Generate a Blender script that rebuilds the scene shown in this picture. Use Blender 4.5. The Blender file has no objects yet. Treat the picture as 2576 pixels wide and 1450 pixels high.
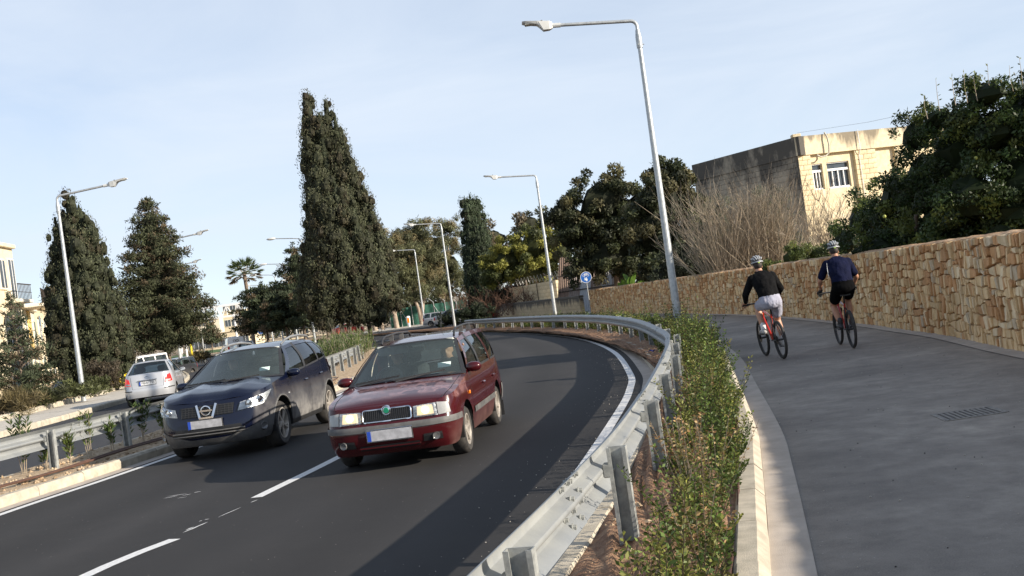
import bpy, math, random
import numpy as np
from mathutils import Vector, Matrix
random.seed(7); rng = np.random.default_rng(7)
R = math.radians
scene = bpy.context.scene
col = scene.collection
# ---------------------------------------------------------------- camera
FPX, ROLL, PITCH, EYE = 2600.0, 0.1379, 0.0096, 1.773     # focal length in pixels of a 2576 x 1450 frame
cd = bpy.data.cameras.new('camera'); cam = bpy.data.objects.new('camera', cd); col.objects.link(cam)
cd.sensor_width = 36.0; cd.lens = 36.0*FPX/2576; cd.clip_start = 0.1; cd.clip_end = 4000
_cr, _sr, _cp, _sp = math.cos(ROLL), math.sin(ROLL), math.cos(PITCH), math.sin(PITCH)
FWD = Vector((0, _cp, _sp)); UP0 = Vector((0, -_sp, _cp)); RT0 = Vector((1, 0, 0))
RT = _cr*RT0 - _sr*UP0; UPV = _sr*RT0 + _cr*UP0
m = Matrix((RT, UPV, -FWD)).transposed().to_4x4(); m.translation = (0, 0, EYE)
cam.matrix_world = m
scene.camera = cam
# ---------------------------------------------------------------- daylight
SUN_EL, SUN_AZ = R(21), R(115.8)
TO_SUN = Vector((math.sin(SUN_AZ)*math.cos(SUN_EL), math.cos(SUN_AZ)*math.cos(SUN_EL), math.sin(SUN_EL)))
world = bpy.data.worlds.new('World'); scene.world = world; world.use_nodes = True
wn, wl = world.node_tree.nodes, world.node_tree.links
wn.clear()
wo = wn.new('ShaderNodeOutputWorld'); wb = wn.new('ShaderNodeBackground'); sk = wn.new('ShaderNodeTexSky')
sk.sky_type = 'NISHITA'; sk.sun_disc = False; sk.sun_elevation = SUN_EL; sk.sun_rotation = SUN_AZ
sk.altitude = 60; sk.air_density = .8; sk.dust_density = 0; sk.ozone_density = 2.0
# thin high cloud over the whole sky
tc = wn.new('ShaderNodeTexCoord'); mp = wn.new('ShaderNodeMapping'); mp.inputs['Scale'].default_value = (1.2, 1.2, 5.0)
nz = wn.new('ShaderNodeTexNoise'); nz.inputs['Scale'].default_value = 1.7; nz.inputs['Detail'].default_value = 7; nz.inputs['Roughness'].default_value = .58
nz.inputs['Distortion'].default_value = .6
rp = wn.new('ShaderNodeValToRGB'); rp.color_ramp.elements[0].position = .35; rp.color_ramp.elements[1].position = .75
rp.color_ramp.elements[0].color = (.62, .62, .62, 1); rp.color_ramp.elements[1].color = (.96, .96, .96, 1)
mx = wn.new('ShaderNodeMix'); mx.data_type = 'RGBA'
mx.inputs[7].default_value = (5.0, 5.55, 6.3, 1)
wl.new(tc.outputs['Generated'], mp.inputs['Vector']); wl.new(mp.outputs['Vector'], nz.inputs['Vector'])
# the veil is thickest towards the horizon and thins out overhead
sz = wn.new('ShaderNodeSeparateXYZ'); wl.new(tc.outputs['Generated'], sz.inputs[0])
vm = wn.new('ShaderNodeMapRange'); vm.interpolation_type = 'SMOOTHSTEP'; vm.inputs['From Min'].default_value = .15; vm.inputs['From Max'].default_value = 1.0; vm.inputs['To Min'].default_value = 1.0; vm.inputs['To Max'].default_value = .3
wl.new(sz.outputs['Z'], vm.inputs['Value'])
vx = wn.new('ShaderNodeMath'); vx.operation = 'MULTIPLY'; wl.new(rp.outputs['Color'], vx.inputs[0]); wl.new(vm.outputs['Result'], vx.inputs[1])
wl.new(nz.outputs['Fac'], rp.inputs['Fac']); wl.new(vx.outputs[0], mx.inputs[0]); wl.new(sk.outputs['Color'], mx.inputs[6])
wl.new(mx.outputs[2], wb.inputs['Color']); wb.inputs['Strength'].default_value = .1
wl.new(wb.outputs['Background'], wo.inputs['Surface'])
sd = bpy.data.lights.new('sun', 'SUN'); sun = bpy.data.objects.new('sun', sd); col.objects.link(sun)
sd.energy = 5.0; sd.angle = R(.53); sd.color = (1, .9, .76)
sun.rotation_euler = (-TO_SUN).to_track_quat('-Z', 'Y').to_euler(); sun.location = (60, -30, 40)
scene.view_settings.view_transform = 'Standard'; scene.view_settings.look = 'None'
scene.view_settings.exposure = 0.7; scene.view_settings.gamma = 1.0
scene.render.engine = 'CYCLES'
scene.cycles.max_bounces = 8; scene.cycles.transparent_max_bounces = 16
scene.cycles.use_denoising = True

# ---------------------------------------------------------------- helpers
def ground(u, w, z=0.0):
    """point of the plane at height z under a spot of the 2576 x 1450 frame"""
    d = FWD + (u-1288)/FPX*RT - (w-725)/FPX*UPV
    t = (z-EYE)/d.z
    return Vector((0, 0, EYE)) + t*d
def at(u, w, y):
    d = FWD + (u-1288)/FPX*RT - (w-725)/FPX*UPV
    return Vector((0, 0, EYE)) + d*(y/d.y)

def tag(o, label=None, cat=None, group=None, kind=None):
    if label: o['label'] = label
    if cat: o['category'] = cat
    if group: o['group'] = group
    if kind: o['kind'] = kind
    return o
def empty(name, loc=(0, 0, 0), rz=0, label=None, cat=None, group=None):
    o = bpy.data.objects.new(name, None); col.objects.link(o); o.empty_display_size = .2
    o.location = loc; o.rotation_euler = (0, 0, rz)
    return tag(o, label, cat, group)
def link(name, me, mat, parent=None, loc=None, rz=0):
    o = bpy.data.objects.new(name, me); col.objects.link(o)
    if mat is not None and not me.materials:
        for mm in (mat if isinstance(mat, (list, tuple)) else [mat]): me.materials.append(mm)
    if parent is not None: o.parent = parent
    if loc is not None: o.location = loc
    if rz: o.rotation_euler = (0, 0, rz)
    return o
def copy_tree(o, parent=None):
    c = o.copy(); col.objects.link(c); c.parent = parent
    for ch in list(o.children): copy_tree(ch, c)
    return c

class MB:
    """collects shapes into one mesh"""
    def __init__(s): s.v = []; s.f = []; s.mi = []; s.cur = 0; s.c = None
    def add(s, vs, fs):
        b = len(s.v); s.v += [tuple(p) for p in vs]; s.f += [tuple(b+i for i in f) for f in fs]; s.mi += [s.cur]*len(fs)
        return s
    def box(s, c, d, rz=0, M=None):
        hx, hy, hz = d[0]/2, d[1]/2, d[2]/2
        vs = [Vector((x, y, z)) for x in (-hx, hx) for y in (-hy, hy) for z in (-hz, hz)]
        Q = M if M is not None else Matrix.Rotation(rz, 3, 'Z')
        vs = [Q @ p + Vector(c) for p in vs]
        return s.add(vs, [(0,1,3,2),(4,6,7,5),(0,4,5,1),(2,3,7,6),(0,2,6,4),(1,5,7,3)])
    def bbox(s, c, d, b, rz=0, M=None):
        """box with all edges chamfered by b"""
        hx, hy, hz = d[0]/2, d[1]/2, d[2]/2; b = min(b, hx*.98, hy*.98, hz*.98)
        vs = []
        for sx in (-1, 1):
            for sy in (-1, 1):
                for sz in (-1, 1):
                    vs += [(sx*hx, sy*(hy-b), sz*(hz-b)), (sx*(hx-b), sy*hy, sz*(hz-b)), (sx*(hx-b), sy*(hy-b), sz*hz)]
        def I(sx, sy, sz, k): return ((sx > 0)*4+(sy > 0)*2+(sz > 0))*3+k
        fs = []
        for k in range(3):
            for sg in (-1, 1):
                a = []
                for (p, q) in ((-1,-1),(1,-1),(1,1),(-1,1)):
                    t = [0,0,0]; t[k] = sg; t[(k+1)%3] = p; t[(k+2)%3] = q; a.append(I(*t, k))
                fs.append(tuple(a if sg > 0 else a[::-1]))
        for k in range(3):                      # edges
            i, j = (k+1)%3, (k+2)%3
            for p in (-1, 1):
                for q in (-1, 1):
                    t0 = [0,0,0]; t0[i] = p; t0[j] = q; t1 = t0[:]; t0[k] = -1; t1[k] = 1
                    a = (I(*t0, i), I(*t1, i), I(*t1, j), I(*t0, j)); fs.append(a if p*q < 0 else a[::-1])
        for sx in (-1, 1):
            for sy in (-1, 1):
                for sz in (-1, 1):
                    a = (I(sx,sy,sz,0), I(sx,sy,sz,1), I(sx,sy,sz,2)); fs.append(a if sx*sy*sz > 0 else a[::-1])
        Q = M if M is not None else Matrix.Rotation(rz, 3, 'Z')
        return s.add([Q @ Vector(p) + Vector(c) for p in vs], fs)
    def bar(s, a, b, w, d, up=(0, 0, 1)):
        a, b = Vector(a), Vector(b); t = (b-a); L = t.length; t = t/L
        n = Vector(up) - t*Vector(up).dot(t)
        if n.length < 1e-4: n = Vector((1, 0, 0)) - t*t.x
        n.normalize(); k = t.cross(n)
        M = Matrix((t, k, n)).transposed()
        return s.box((a+b)/2, (L, w, d), M=M)
    def tube(s, pts, r, n=8, cap=True, closed=False):
        pts = [Vector(p) for p in pts]; N = len(pts)
        rs = r if isinstance(r, (list, tuple, np.ndarray)) else [r]*N
        prev = None; rings = []
        for i, p in enumerate(pts):
            t = (pts[(i+1) % N] - pts[i-1]) if closed else (pts[min(i+1, N-1)] - pts[max(i-1, 0)])
            if t.length < 1e-9: t = Vector((0, 0, 1))
            t.normalize()
            u = prev - t*prev.dot(t) if prev is not None else t.orthogonal()
            if u.length < 1e-6: u = t.orthogonal()
            u.normalize(); w = t.cross(u); prev = u
            rings.append([p + (u*math.cos(2*math.pi*k/n) + w*math.sin(2*math.pi*k/n))*float(rs[i]) for k in range(n)])
        vs = [q for g in rings for q in g]; fs = []
        for i in range(N if closed else N-1):
            j = (i+1) % N
            for k in range(n): fs.append((i*n+k, i*n+(k+1)%n, j*n+(k+1)%n, j*n+k))
        if cap and not closed: fs += [tuple(range(n))[::-1], tuple((N-1)*n+k for k in range(n))]
        return s.add(vs, fs)
    def lathe(s, prof, n=24, M=None, close=False):
        """prof: list of (radius, height) about Z, then M"""
        vs = [Vector((r*math.cos(2*math.pi*k/n), r*math.sin(2*math.pi*k/n), h)) for r, h in prof for k in range(n)]
        fs = []; P = len(prof)
        for i in range(P if close else P-1):
            j = (i+1) % P
            for k in range(n): fs.append((i*n+k, i*n+(k+1)%n, j*n+(k+1)%n, j*n+k))
        if M is not None: vs = [M @ v for v in vs]
        return s.add(vs, fs)
    def disc(s, c, r, n=16, M=None, z=0):
        vs = [Vector((r*math.cos(2*math.pi*k/n), r*math.sin(2*math.pi*k/n), z)) for k in range(n)]
        if M is not None: vs = [M @ v for v in vs]
        return s.add([v+Vector(c) for v in vs], [tuple(range(n))])
    def prism(s, poly, z0, z1):
        n = len(poly); vs = [(x, y, z0) for x, y in poly] + [(x, y, z1) for x, y in poly]
        return s.add(vs, [tuple(range(n))[::-1], tuple(range(n, 2*n))] + [(i, (i+1)%n, n+(i+1)%n, n+i) for i in range(n)])
    def extrude(s, pts, d):
        n = len(pts); d = Vector(d); vs = [Vector(p) for p in pts]; vs += [p+d for p in vs]
        return s.add(vs, [tuple(range(n))[::-1], tuple(range(n, 2*n))] + [(i, (i+1)%n, n+(i+1)%n, n+i) for i in range(n)])
    def grid(s, fn, nu, nv, flip=False):
        vs = [fn(i/nu, j/nv) for i in range(nu+1) for j in range(nv+1)]; k = nv+1
        fs = [(i*k+j, (i+1)*k+j, (i+1)*k+j+1, i*k+j+1) for i in range(nu) for j in range(nv)]
        return s.add(vs, [f[::-1] for f in fs] if flip else fs)
    def ball(s, c, r, nu=12, nv=8, M=None):
        r = (r, r, r) if isinstance(r, (int, float)) else r
        vs = []; fs = []
        for j in range(nv+1):
            a = math.pi*j/nv - math.pi/2
            for i in range(nu):
                b = 2*math.pi*i/nu
                p = Vector((r[0]*math.cos(a)*math.cos(b), r[1]*math.cos(a)*math.sin(b), r[2]*math.sin(a)))
                vs.append((M @ p if M is not None else p) + Vector(c))
        for j in range(nv):
            for i in range(nu): fs.append((j*nu+i, j*nu+(i+1)%nu, (j+1)*nu+(i+1)%nu, (j+1)*nu+i))
        return s.add(vs, fs)
    def mesh(s, name, smooth=None):
        me = bpy.data.meshes.new(name); me.from_pydata(s.v, [], s.f)
        if s.cur or any(s.mi): me.polygons.foreach_set('material_index', s.mi)
        if s.c is not None:
            a = me.color_attributes.new('col', 'FLOAT_COLOR', 'POINT')
            a.data.foreach_set('color', np.asarray(s.c, dtype=np.float32).ravel())
        if smooth is not None:
            me.polygons.foreach_set('use_smooth', [True]*len(me.polygons))
            if smooth < 179: me.set_sharp_from_angle(angle=R(smooth))
        me.update(); return me
    def build(s, name, mat, parent=None, smooth=None, loc=None, rz=0):
        return link(name, s.mesh(name, smooth), mat, parent, loc, rz)

def spline(pts, step=.5):
    """Catmull-Rom through pts, resampled at about step"""
    P = [Vector(p) for p in pts]; P = [2*P[0]-P[1]] + P + [2*P[-1]-P[-2]]; out = []
    for i in range(1, len(P)-2):
        a, b, c, d = P[i-1], P[i], P[i+1], P[i+2]; n = max(2, int((c-b).length/step*3))
        for k in range(n):
            t = k/n
            out.append(.5*((2*b)+(c-a)*t+(2*a-5*b+4*c-d)*t*t+(3*b-a-3*c+d)*t**3))
    out.append(P[-2]); return resample(out, step)
def resample(P, step):
    L = [0]
    for a, b in zip(P, P[1:]): L.append(L[-1]+(b-a).length)
    n = max(1, int(round(L[-1]/step))); out = []; j = 0
    for k in range(n+1):
        t = L[-1]*k/n
        while j < len(P)-2 and L[j+1] < t: j += 1
        f = (t-L[j])/max(1e-9, L[j+1]-L[j]); out.append(P[j].lerp(P[j+1], min(1, f)))
    return out
def offs(P, d):
    """offset of a plan polyline to its right (travelling along it) by d"""
    out = []
    for i, p in enumerate(P):
        t = P[min(i+1, len(P)-1)] - P[max(i-1, 0)]; t.normalize()
        dd = d[i] if isinstance(d, (list, tuple)) else d
        out.append(Vector((p[0]+t[1]*dd, p[1]-t[0]*dd)))
    return out
def cut(P, s0, s1):
    """part of polyline between arc lengths"""
    out = []; L = 0
    for a, b in zip(P, P[1:]):
        l = (b-a).length
        if L+l >= s0 and L <= s1:
            if not out: out.append(a.lerp(b, max(0, (s0-L)/l)))
            out.append(a.lerp(b, min(1, (s1-L)/l)))
        L += l
    return out
def plen(P): return sum((b-a).length for a, b in zip(P, P[1:]))
def strip(mb, A, B, z0, z1=None):
    z1 = z0 if z1 is None else z1
    vs = []
    for a, b in zip(A, B): vs += [(a[0], a[1], z0), (b[0], b[1], z1)]
    n = len(A)
    return mb.add(vs, [(2*i, 2*i+1, 2*i+3, 2*i+2) for i in range(n-1)])

# ---------------------------------------------------------------- materials
def mk(name, c, rough=.7, metal=0, var=.15, scale=6., bump=0., bscale=60., attr=False, spec=.5, c2=None, stretch=None, coat=0, detail=5, transl=0, rvar=0, objrand=0, ramp=(.35, .65)):
    m = bpy.data.materials.new(name); m.use_nodes = True
    n, l = m.node_tree.nodes, m.node_tree.links; b = n['Principled BSDF']
    b.inputs['Roughness'].default_value = rough; b.inputs['Metallic'].default_value = metal
    b.inputs['Specular IOR Level'].default_value = spec
    if coat: b.inputs['Coat Weight'].default_value = coat; b.inputs['Coat Roughness'].default_value = .06
    t = n.new('ShaderNodeTexCoord'); src = t.outputs['Object']
    if stretch:
        mpn = n.new('ShaderNodeMapping'); mpn.inputs['Scale'].default_value = stretch; l.new(src, mpn.inputs['Vector']); src2 = mpn.outputs['Vector']
    else: src2 = src
    z = n.new('ShaderNodeTexNoise'); z.inputs['Scale'].default_value = scale; z.inputs['Detail'].default_value = detail; z.inputs['Roughness'].default_value = .62
    l.new(src2, z.inputs['Vector'])
    r = n.new('ShaderNodeValToRGB'); r.color_ramp.elements[0].position = ramp[0]; r.color_ramp.elements[1].position = ramp[1]
    if c2 is None:
        c0 = [max(0, x*(1-var)) for x in c[:3]]; c1 = [min(1, x*(1+var)) for x in c[:3]]
    else: c0, c1 = c[:3], c2[:3]
    r.color_ramp.elements[0].color = (*c0, 1); r.color_ramp.elements[1].color = (*c1, 1)
    l.new(z.outputs['Fac'], r.inputs['Fac']); out = r.outputs['Color']
    if attr:
        a = n.new('ShaderNodeAttribute'); a.attribute_name = 'col'
        q = n.new('ShaderNodeMix'); q.data_type = 'RGBA'; q.blend_type = 'MULTIPLY'; q.inputs[0].default_value = 1
        l.new(out, q.inputs[6]); l.new(a.outputs['Color'], q.inputs[7]); out = q.outputs[2]
    if objrand:
        oi = n.new('ShaderNodeObjectInfo'); hv = n.new('ShaderNodeHueSaturation'); mr = n.new('ShaderNodeMapRange')
        mr.inputs['To Min'].default_value = 1-objrand; mr.inputs['To Max'].default_value = 1+objrand
        l.new(oi.outputs['Random'], mr.inputs['Value']); l.new(mr.outputs['Result'], hv.inputs['Value']); l.new(out, hv.inputs['Color']); out = hv.outputs['Color']
    l.new(out, b.inputs['Base Color'])
    if rvar:
        mr = n.new('ShaderNodeMapRange'); mr.inputs['To Min'].default_value = max(0, rough-rvar); mr.inputs['To Max'].default_value = min(1, rough+rvar)
        l.new(z.outputs['Fac'], mr.inputs['Value']); l.new(mr.outputs['Result'], b.inputs['Roughness'])
    if bump:
        z2 = n.new('ShaderNodeTexNoise'); z2.inputs['Scale'].default_value = bscale; z2.inputs['Detail'].default_value = 4
        l.new(src, z2.inputs['Vector'])
        bp = n.new('ShaderNodeBump'); bp.inputs['Strength'].default_value = min(1, bump); bp.inputs['Distance'].default_value = .02 if bump <= 1 else .02*bump
        l.new(z2.outputs['Fac'], bp.inputs['Height']); l.new(bp.outputs['Normal'], b.inputs['Normal'])
    if transl:
        tr = n.new('ShaderNodeBsdfTranslucent'); ms = n.new('ShaderNodeMixShader'); ms.inputs[0].default_value = transl
        l.new(out, tr.inputs['Color']); l.new(b.outputs['BSDF'], ms.inputs[1]); l.new(tr.outputs['BSDF'], ms.inputs[2])
        l.new(ms.outputs['Shader'], n['Material Output'].inputs['Surface'])
    m['nodes_ready'] = 1
    return m
def glassmat(name, tint=(.6, .68, .65), refl=(.9, .95, 1), ior=1.5, rough=.02, body=0.0, bodyc=(.05,.06,.06)):
    """thin window glass: tinted see-through with a Fresnel mirror on top"""
    m = bpy.data.materials.new(name); m.use_nodes = True; n, l = m.node_tree.nodes, m.node_tree.links
    n.remove(n['Principled BSDF']); o = n['Material Output']
    t = n.new('ShaderNodeBsdfTransparent'); t.inputs['Color'].default_value = (*tint, 1)
    g = n.new('ShaderNodeBsdfGlossy'); g.inputs['Color'].default_value = (*refl, 1); g.inputs['Roughness'].default_value = rough
    f = n.new('ShaderNodeFresnel'); f.inputs['IOR'].default_value = ior
    tcn = n.new('ShaderNodeTexCoord'); nn = n.new('ShaderNodeTexNoise'); nn.inputs['Scale'].default_value = 3; l.new(tcn.outputs['Object'], nn.inputs['Vector'])
    d = n.new('ShaderNodeBsdfDiffuse'); d.inputs['Color'].default_value = (*bodyc, 1)
    m0 = n.new('ShaderNodeMixShader'); mr = n.new('ShaderNodeMapRange'); mr.inputs['To Min'].default_value = body*.7; mr.inputs['To Max'].default_value = body*1.3
    l.new(nn.outputs['Fac'], mr.inputs['Value']); l.new(mr.outputs['Result'], m0.inputs[0])
    l.new(t.outputs[0], m0.inputs[1]); l.new(d.outputs[0], m0.inputs[2])
    s = n.new('ShaderNodeMixShader'); l.new(f.outputs[0], s.inputs[0]); l.new(m0.outputs[0], s.inputs[1]); l.new(g.outputs[0], s.inputs[2])
    l.new(s.outputs[0], o.inputs['Surface']); return m
def emis(name, c, strength, base=(.8, .8, .8)):
    m = mk(name, base, .2, var=.05); b = m.node_tree.nodes['Principled BSDF']
    b.inputs['Emission Color'].default_value = (*c, 1); b.inputs['Emission Strength'].default_value = strength; return m
def leafmat(name, rough=.55, transl=.25, spec=.35, scale=3.):
    return mk(name, (.85, .85, .85), rough, var=.18, scale=scale, attr=True, spec=spec, transl=transl)

M = {}
def asphalt(name, c, dust, dustc, specks=.3, grain=.25, rough=.85, tracks=0):
    m = bpy.data.materials.new(name); m.use_nodes = True; n, l = m.node_tree.nodes, m.node_tree.links; b = n['Principled BSDF']
    b.inputs['Roughness'].default_value = rough; b.inputs['Specular IOR Level'].default_value = .3
    t = n.new('ShaderNodeTexCoord'); P = t.outputs['Object']
    def noise(s, d=5, r=.6, v=P):
        z = n.new('ShaderNodeTexNoise'); z.inputs['Scale'].default_value = s; z.inputs['Detail'].default_value = d; z.inputs['Roughness'].default_value = r; l.new(v, z.inputs['Vector']); return z.outputs['Fac']
    def ramp(f, a, bb, c0=0, c1=1):
        r = n.new('ShaderNodeMapRange'); r.inputs['From Min'].default_value = a; r.inputs['From Max'].default_value = bb; r.inputs['To Min'].default_value = c0; r.inputs['To Max'].default_value = c1; l.new(f, r.inputs['Value']); return r.outputs['Result']
    def mix(f, a, bb, mode='MIX'):
        q = n.new('ShaderNodeMix'); q.data_type = 'RGBA'; q.blend_type = mode
        if isinstance(f, (int, float)): q.inputs[0].default_value = f
        else: l.new(f, q.inputs[0])
        for k, x in ((6, a), (7, bb)):
            if isinstance(x, tuple): q.inputs[k].default_value = (*x, 1)
            else: l.new(x, q.inputs[k])
        return q.outputs[2]
    g = noise(110, 4, .75); o = mix(ramp(g, .3, .7), tuple(x*(1-grain) for x in c), tuple(x*(1+grain) for x in c))
    d1 = noise(.33, 6, .62); d2 = noise(3.1, 6, .7)
    mm = n.new('ShaderNodeMath'); mm.operation = 'MULTIPLY'; l.new(ramp(d1, .28, .78), mm.inputs[0]); l.new(ramp(d2, .1, .9), mm.inputs[1])
    mm2 = n.new('ShaderNodeMath'); mm2.operation = 'MULTIPLY'; l.new(mm.outputs[0], mm2.inputs[0]); mm2.inputs[1].default_value = dust
    o = mix(mm2.outputs[0], o, dustc)
    if tracks:
        at_ = n.new('ShaderNodeAttribute'); at_.attribute_name = 'col'; o = mix(1.0, o, at_.outputs['Color'], 'MULTIPLY')
    if specks:
        v = n.new('ShaderNodeTexVoronoi'); v.inputs['Scale'].default_value = 26; v.inputs['Randomness'].default_value = 1; l.new(P, v.inputs['Vector'])
        th = n.new('ShaderNodeMath'); th.operation = 'LESS_THAN'; l.new(v.outputs['Distance'], th.inputs[0]); th.inputs[1].default_value = .13
        v2 = n.new('ShaderNodeSeparateColor'); l.new(v.outputs['Color'], v2.inputs[0])
        th2 = n.new('ShaderNodeMath'); th2.operation = 'LESS_THAN'; l.new(v2.outputs[0], th2.inputs[0]); th2.inputs[1].default_value = specks*.2
        mu = n.new('ShaderNodeMath'); mu.operation = 'MULTIPLY'; l.new(th.outputs[0], mu.inputs[0]); l.new(th2.outputs[0], mu.inputs[1])
        mu2 = n.new('ShaderNodeMath'); mu2.operation = 'MULTIPLY'; l.new(mu.outputs[0], mu2.inputs[0]); mu2.inputs[1].default_value = .8
        o = mix(mu2.outputs[0], o, (.45, .41, .36))
    l.new(o, b.inputs['Base Color'])
    bp = n.new('ShaderNodeBump'); bp.inputs['Strength'].default_value = .5; bp.inputs['Distance'].default_value = .004
    l.new(g, bp.inputs['Height']); l.new(bp.outputs['Normal'], b.inputs['Normal'])
    return m
M['road'] = asphalt('dark_asphalt', (.023, .0225, .0235), .5, (.060, .056, .053), .10, tracks=1)
M['road2'] = asphalt('old_asphalt', (.034, .035, .04), .4, (.08, .078, .075), .2)
M['path'] = asphalt('dusty_asphalt', (.150, .131, .115), 1.0, (.66, .575, .475), .5, .5)
M['earth'] = mk('dry_earth', (.20, .14, .08), .95, var=.4, scale=1.2, bump=.6, bscale=30, c2=(.33, .25, .16))
M['soil'] = mk('limestone_soil', (.30, .20, .115), .95, scale=14, bump=1, bscale=55, c2=(.55, .43, .29))
M['redsoil'] = mk('red_soil', (.19, .095, .05), .95, scale=11, bump=1, bscale=50, c2=(.36, .22, .13))
M['kerb'] = mk('kerb_concrete', (.36, .32, .25), .9, scale=6, bump=.3, bscale=140, c2=(.53, .47, .37))
M['gutter'] = mk('gutter_concrete', (.38, .33, .28), .9, scale=3, bump=.25, bscale=160, c2=(.49, .43, .37))
M['pave'] = mk('pavement_concrete', (.44, .40, .34), .9, scale=2.2, bump=.2, bscale=120, c2=(.56, .52, .45))
M['paint'] = mk('road_paint', (.60, .60, .59), .7, scale=30, bump=.2, bscale=200, c2=(.76, .76, .75))
M['galv'] = mk('galvanised_steel', (.27, .285, .295), .5, metal=.3, scale=2.5, c2=(.35, .36, .35), rvar=.12, spec=.5, bump=.08, bscale=25)
M['galv2'] = mk('galvanised_post', (.24, .25, .245), .6, metal=.3, scale=14, c2=(.42, .43, .41), rvar=.12, bump=.1, bscale=40)
M['lamp'] = mk('galvanised_lamp', (.36, .38, .39), .42, metal=.45, scale=10, c2=(.50, .52, .52), rvar=.1)
M['lamphead'] = mk('lamp_head_grey', (.55, .56, .55), .45, var=.08)
M['black'] = mk('black_plastic', (.012, .012, .013), .45, var=.2)
M['dark'] = mk('dark_rubber', (.02, .02, .021), .8, var=.25, scale=30)
M['under0'] = mk('dark_crumb', (.03, .026, .022), .9)
M['grass'] = leafmat('grass_blades', .6, .3)

# ---- plan curves (x right, y ahead of the camera)
RL = spline([Vector(p) for p in [(-4.3,-7),(-2.25,0),(-.58,5.83),(.19,9.05),(1.2,14.2),(1.71,17.2),(2.05,20.2),(2.42,27.4),(2.25,35),(1.53,42.2),(.4,49),(-1.15,56.5),(-3.2,65),(-5.8,74),(-10,88),(-15.5,104),(-25,125),(-40,150),(-62,178)]], .5)
LL = spline([Vector(p) for p in [(-11,-9),(-8.7,0),(-7.35,8),(-6.61,12.7),(-6.17,14.67),(-5.72,17),(-5.2,20),(-4.7,24),(-4.45,28),(-4.5,34),(-4.95,42),(-5.9,50),(-6.9,54.5),(-9.2,62),(-13.6,74),(-20,90),(-30,112),(-42,140),(-60,172)]], .5)
RAIL = offs(RL, .76)
PK = spline([Vector(p) for p in [(-1.9,-7),(-.15,0),(1.24,5.91),(1.95,9.03),(2.36,10.96),(3.13,15.3),(3.98,20.2),(4.55,25),(4.95,31),(4.9,38),(4.2,48),(1.9,62),(-1.2,74),(-4.5,84)]], .5)
WALL = spline([Vector(p) for p in [(2.5,-8),(4.45,0),(6.25,8.5),(7.07,14.8),(7.38,16.8),(7.69,18.9),(7.9,21.5),(8.13,24.5),(8.34,31.7),(8.25,37),(7.31,48.6),(4.91,68.2)]], .25)  # near stretch is out of view, its line shaped for its shadow on the path
def struct(name, mb, mat, smooth=None): return tag(mb.build(name, mat, smooth=smooth), kind='structure')
def pair(A, B, step=.5):
    n = max(len(A), len(B)); f = lambda P: resample(P, plen(P)/(n-1)); a, b = f(A), f(B); k = min(len(a), len(b)); return a[:k], b[:k]

g = MB(); g.grid(lambda u, v: ((u-.5)*2400, -200+v*2200, -.72), 24, 24); struct('ground', g, M['earth'])
a, b = pair(offs(LL, -.0), offs(RL, .0))
A, B = pair(offs(LL, -.32), offs(RL, .22)); g = MB(); g.c = []; NC = 44; vs = []
for i, (p, q) in enumerate(zip(A, B)):
    for k in range(NC+1):
        f = k/NC; w = .0
        for f0 in (.17, .37, .64, .84): w += .30*math.exp(-((f-f0-.006*math.sin(i*.11+f0*9))/.035)**2)
        for f0 in (.27, .74): w -= .16*math.exp(-((f-f0)/.03)**2)
        r_ = p.lerp(q, f); vs.append((r_.x, r_.y, 0)); c_ = 1+w*(.8+.3*math.sin(i*.07+k*.3)); g.c.append((c_, c_*.99, c_*.97, 1))
g.add(vs, [(i*(NC+1)+k, i*(NC+1)+k+1, (i+1)*(NC+1)+k+1, (i+1)*(NC+1)+k) for i in range(len(A)-1) for k in range(NC)])
struct('road', g, M['road'])
g = MB(); A, B = pair(offs(LL, -10.2), offs(LL, -2.55)); strip(g, A, B, -.12); struct('opposite_carriageway', g, M['road2'])
A, B = pair(PK, WALL); g = MB(); strip(g, offs(PK, .24), offs(PK, .9), .01); A, B = pair(offs(PK, .9), offs(WALL, 0)); strip(g, A, B, .01); struct('cycle_path', g, M['path'])
# side road mouth and pavement at the far junction
g = MB(); g.add([(-3.5, 69, -.01), (-1, 84, -.01), (-6, 108, -.01), (-20, 118, -.01), (-22, 112, -.01), (-10, 87, -.01)], [(0, 1, 2, 3, 4, 5)]); struct('side_road', g, M['road2'])

# ---- painted lines
def lineobj(name, P, w, z=.004, mat='paint'):
    g = MB(); strip(g, offs(P, -w/2), offs(P, w/2), z); return tag(g.build(name, M[mat]), kind='structure')
lineobj('edge_line', RL, .125)
lineobj('edge_line', LL, .13)
# centre dashes: between LL and RL
A, B = pair(LL, RL); CL = [(p+q)/2 for p, q in zip(A, B)]
CL = spline([Vector(p) for p in [(-6.2,-7),(-4.9,3),(-3.78,8.47),(-3.39,9.53),(-3.08,11.24),(-2.59,13.67),(-1.95,17.5),(-1.4,22),(-1.05,29),(-1.3,38),(-2.4,47),(-4.2,55),(-6.4,62.5),(-9.6,74),(-14.6,88),(-22,107),(-33,131),(-50,160)]], .25)
def s_at(P, y):
    L = 0
    for p, q in zip(P, P[1:]):
        if q[1] >= y: return L+(q-p).length*max(0, (y-p[1])/max(1e-6, q[1]-p[1]))
        L += (q-p).length
    return L
s0 = s_at(CL, 9.53)
dash = [(s0-2.95, s0), (s0+1.78, s0+4.75)]
s = s0+6.5
while s < plen(CL)-4: dash.append((s, s+2.2)); s += 4.7
s = s0-4.75
for (p, q) in dash: lineobj('centre_dash', resample(cut(CL, p, q), .4), .14)
g = MB()                                   # smears of spilt line paint between two dashes and by the kerb
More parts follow.
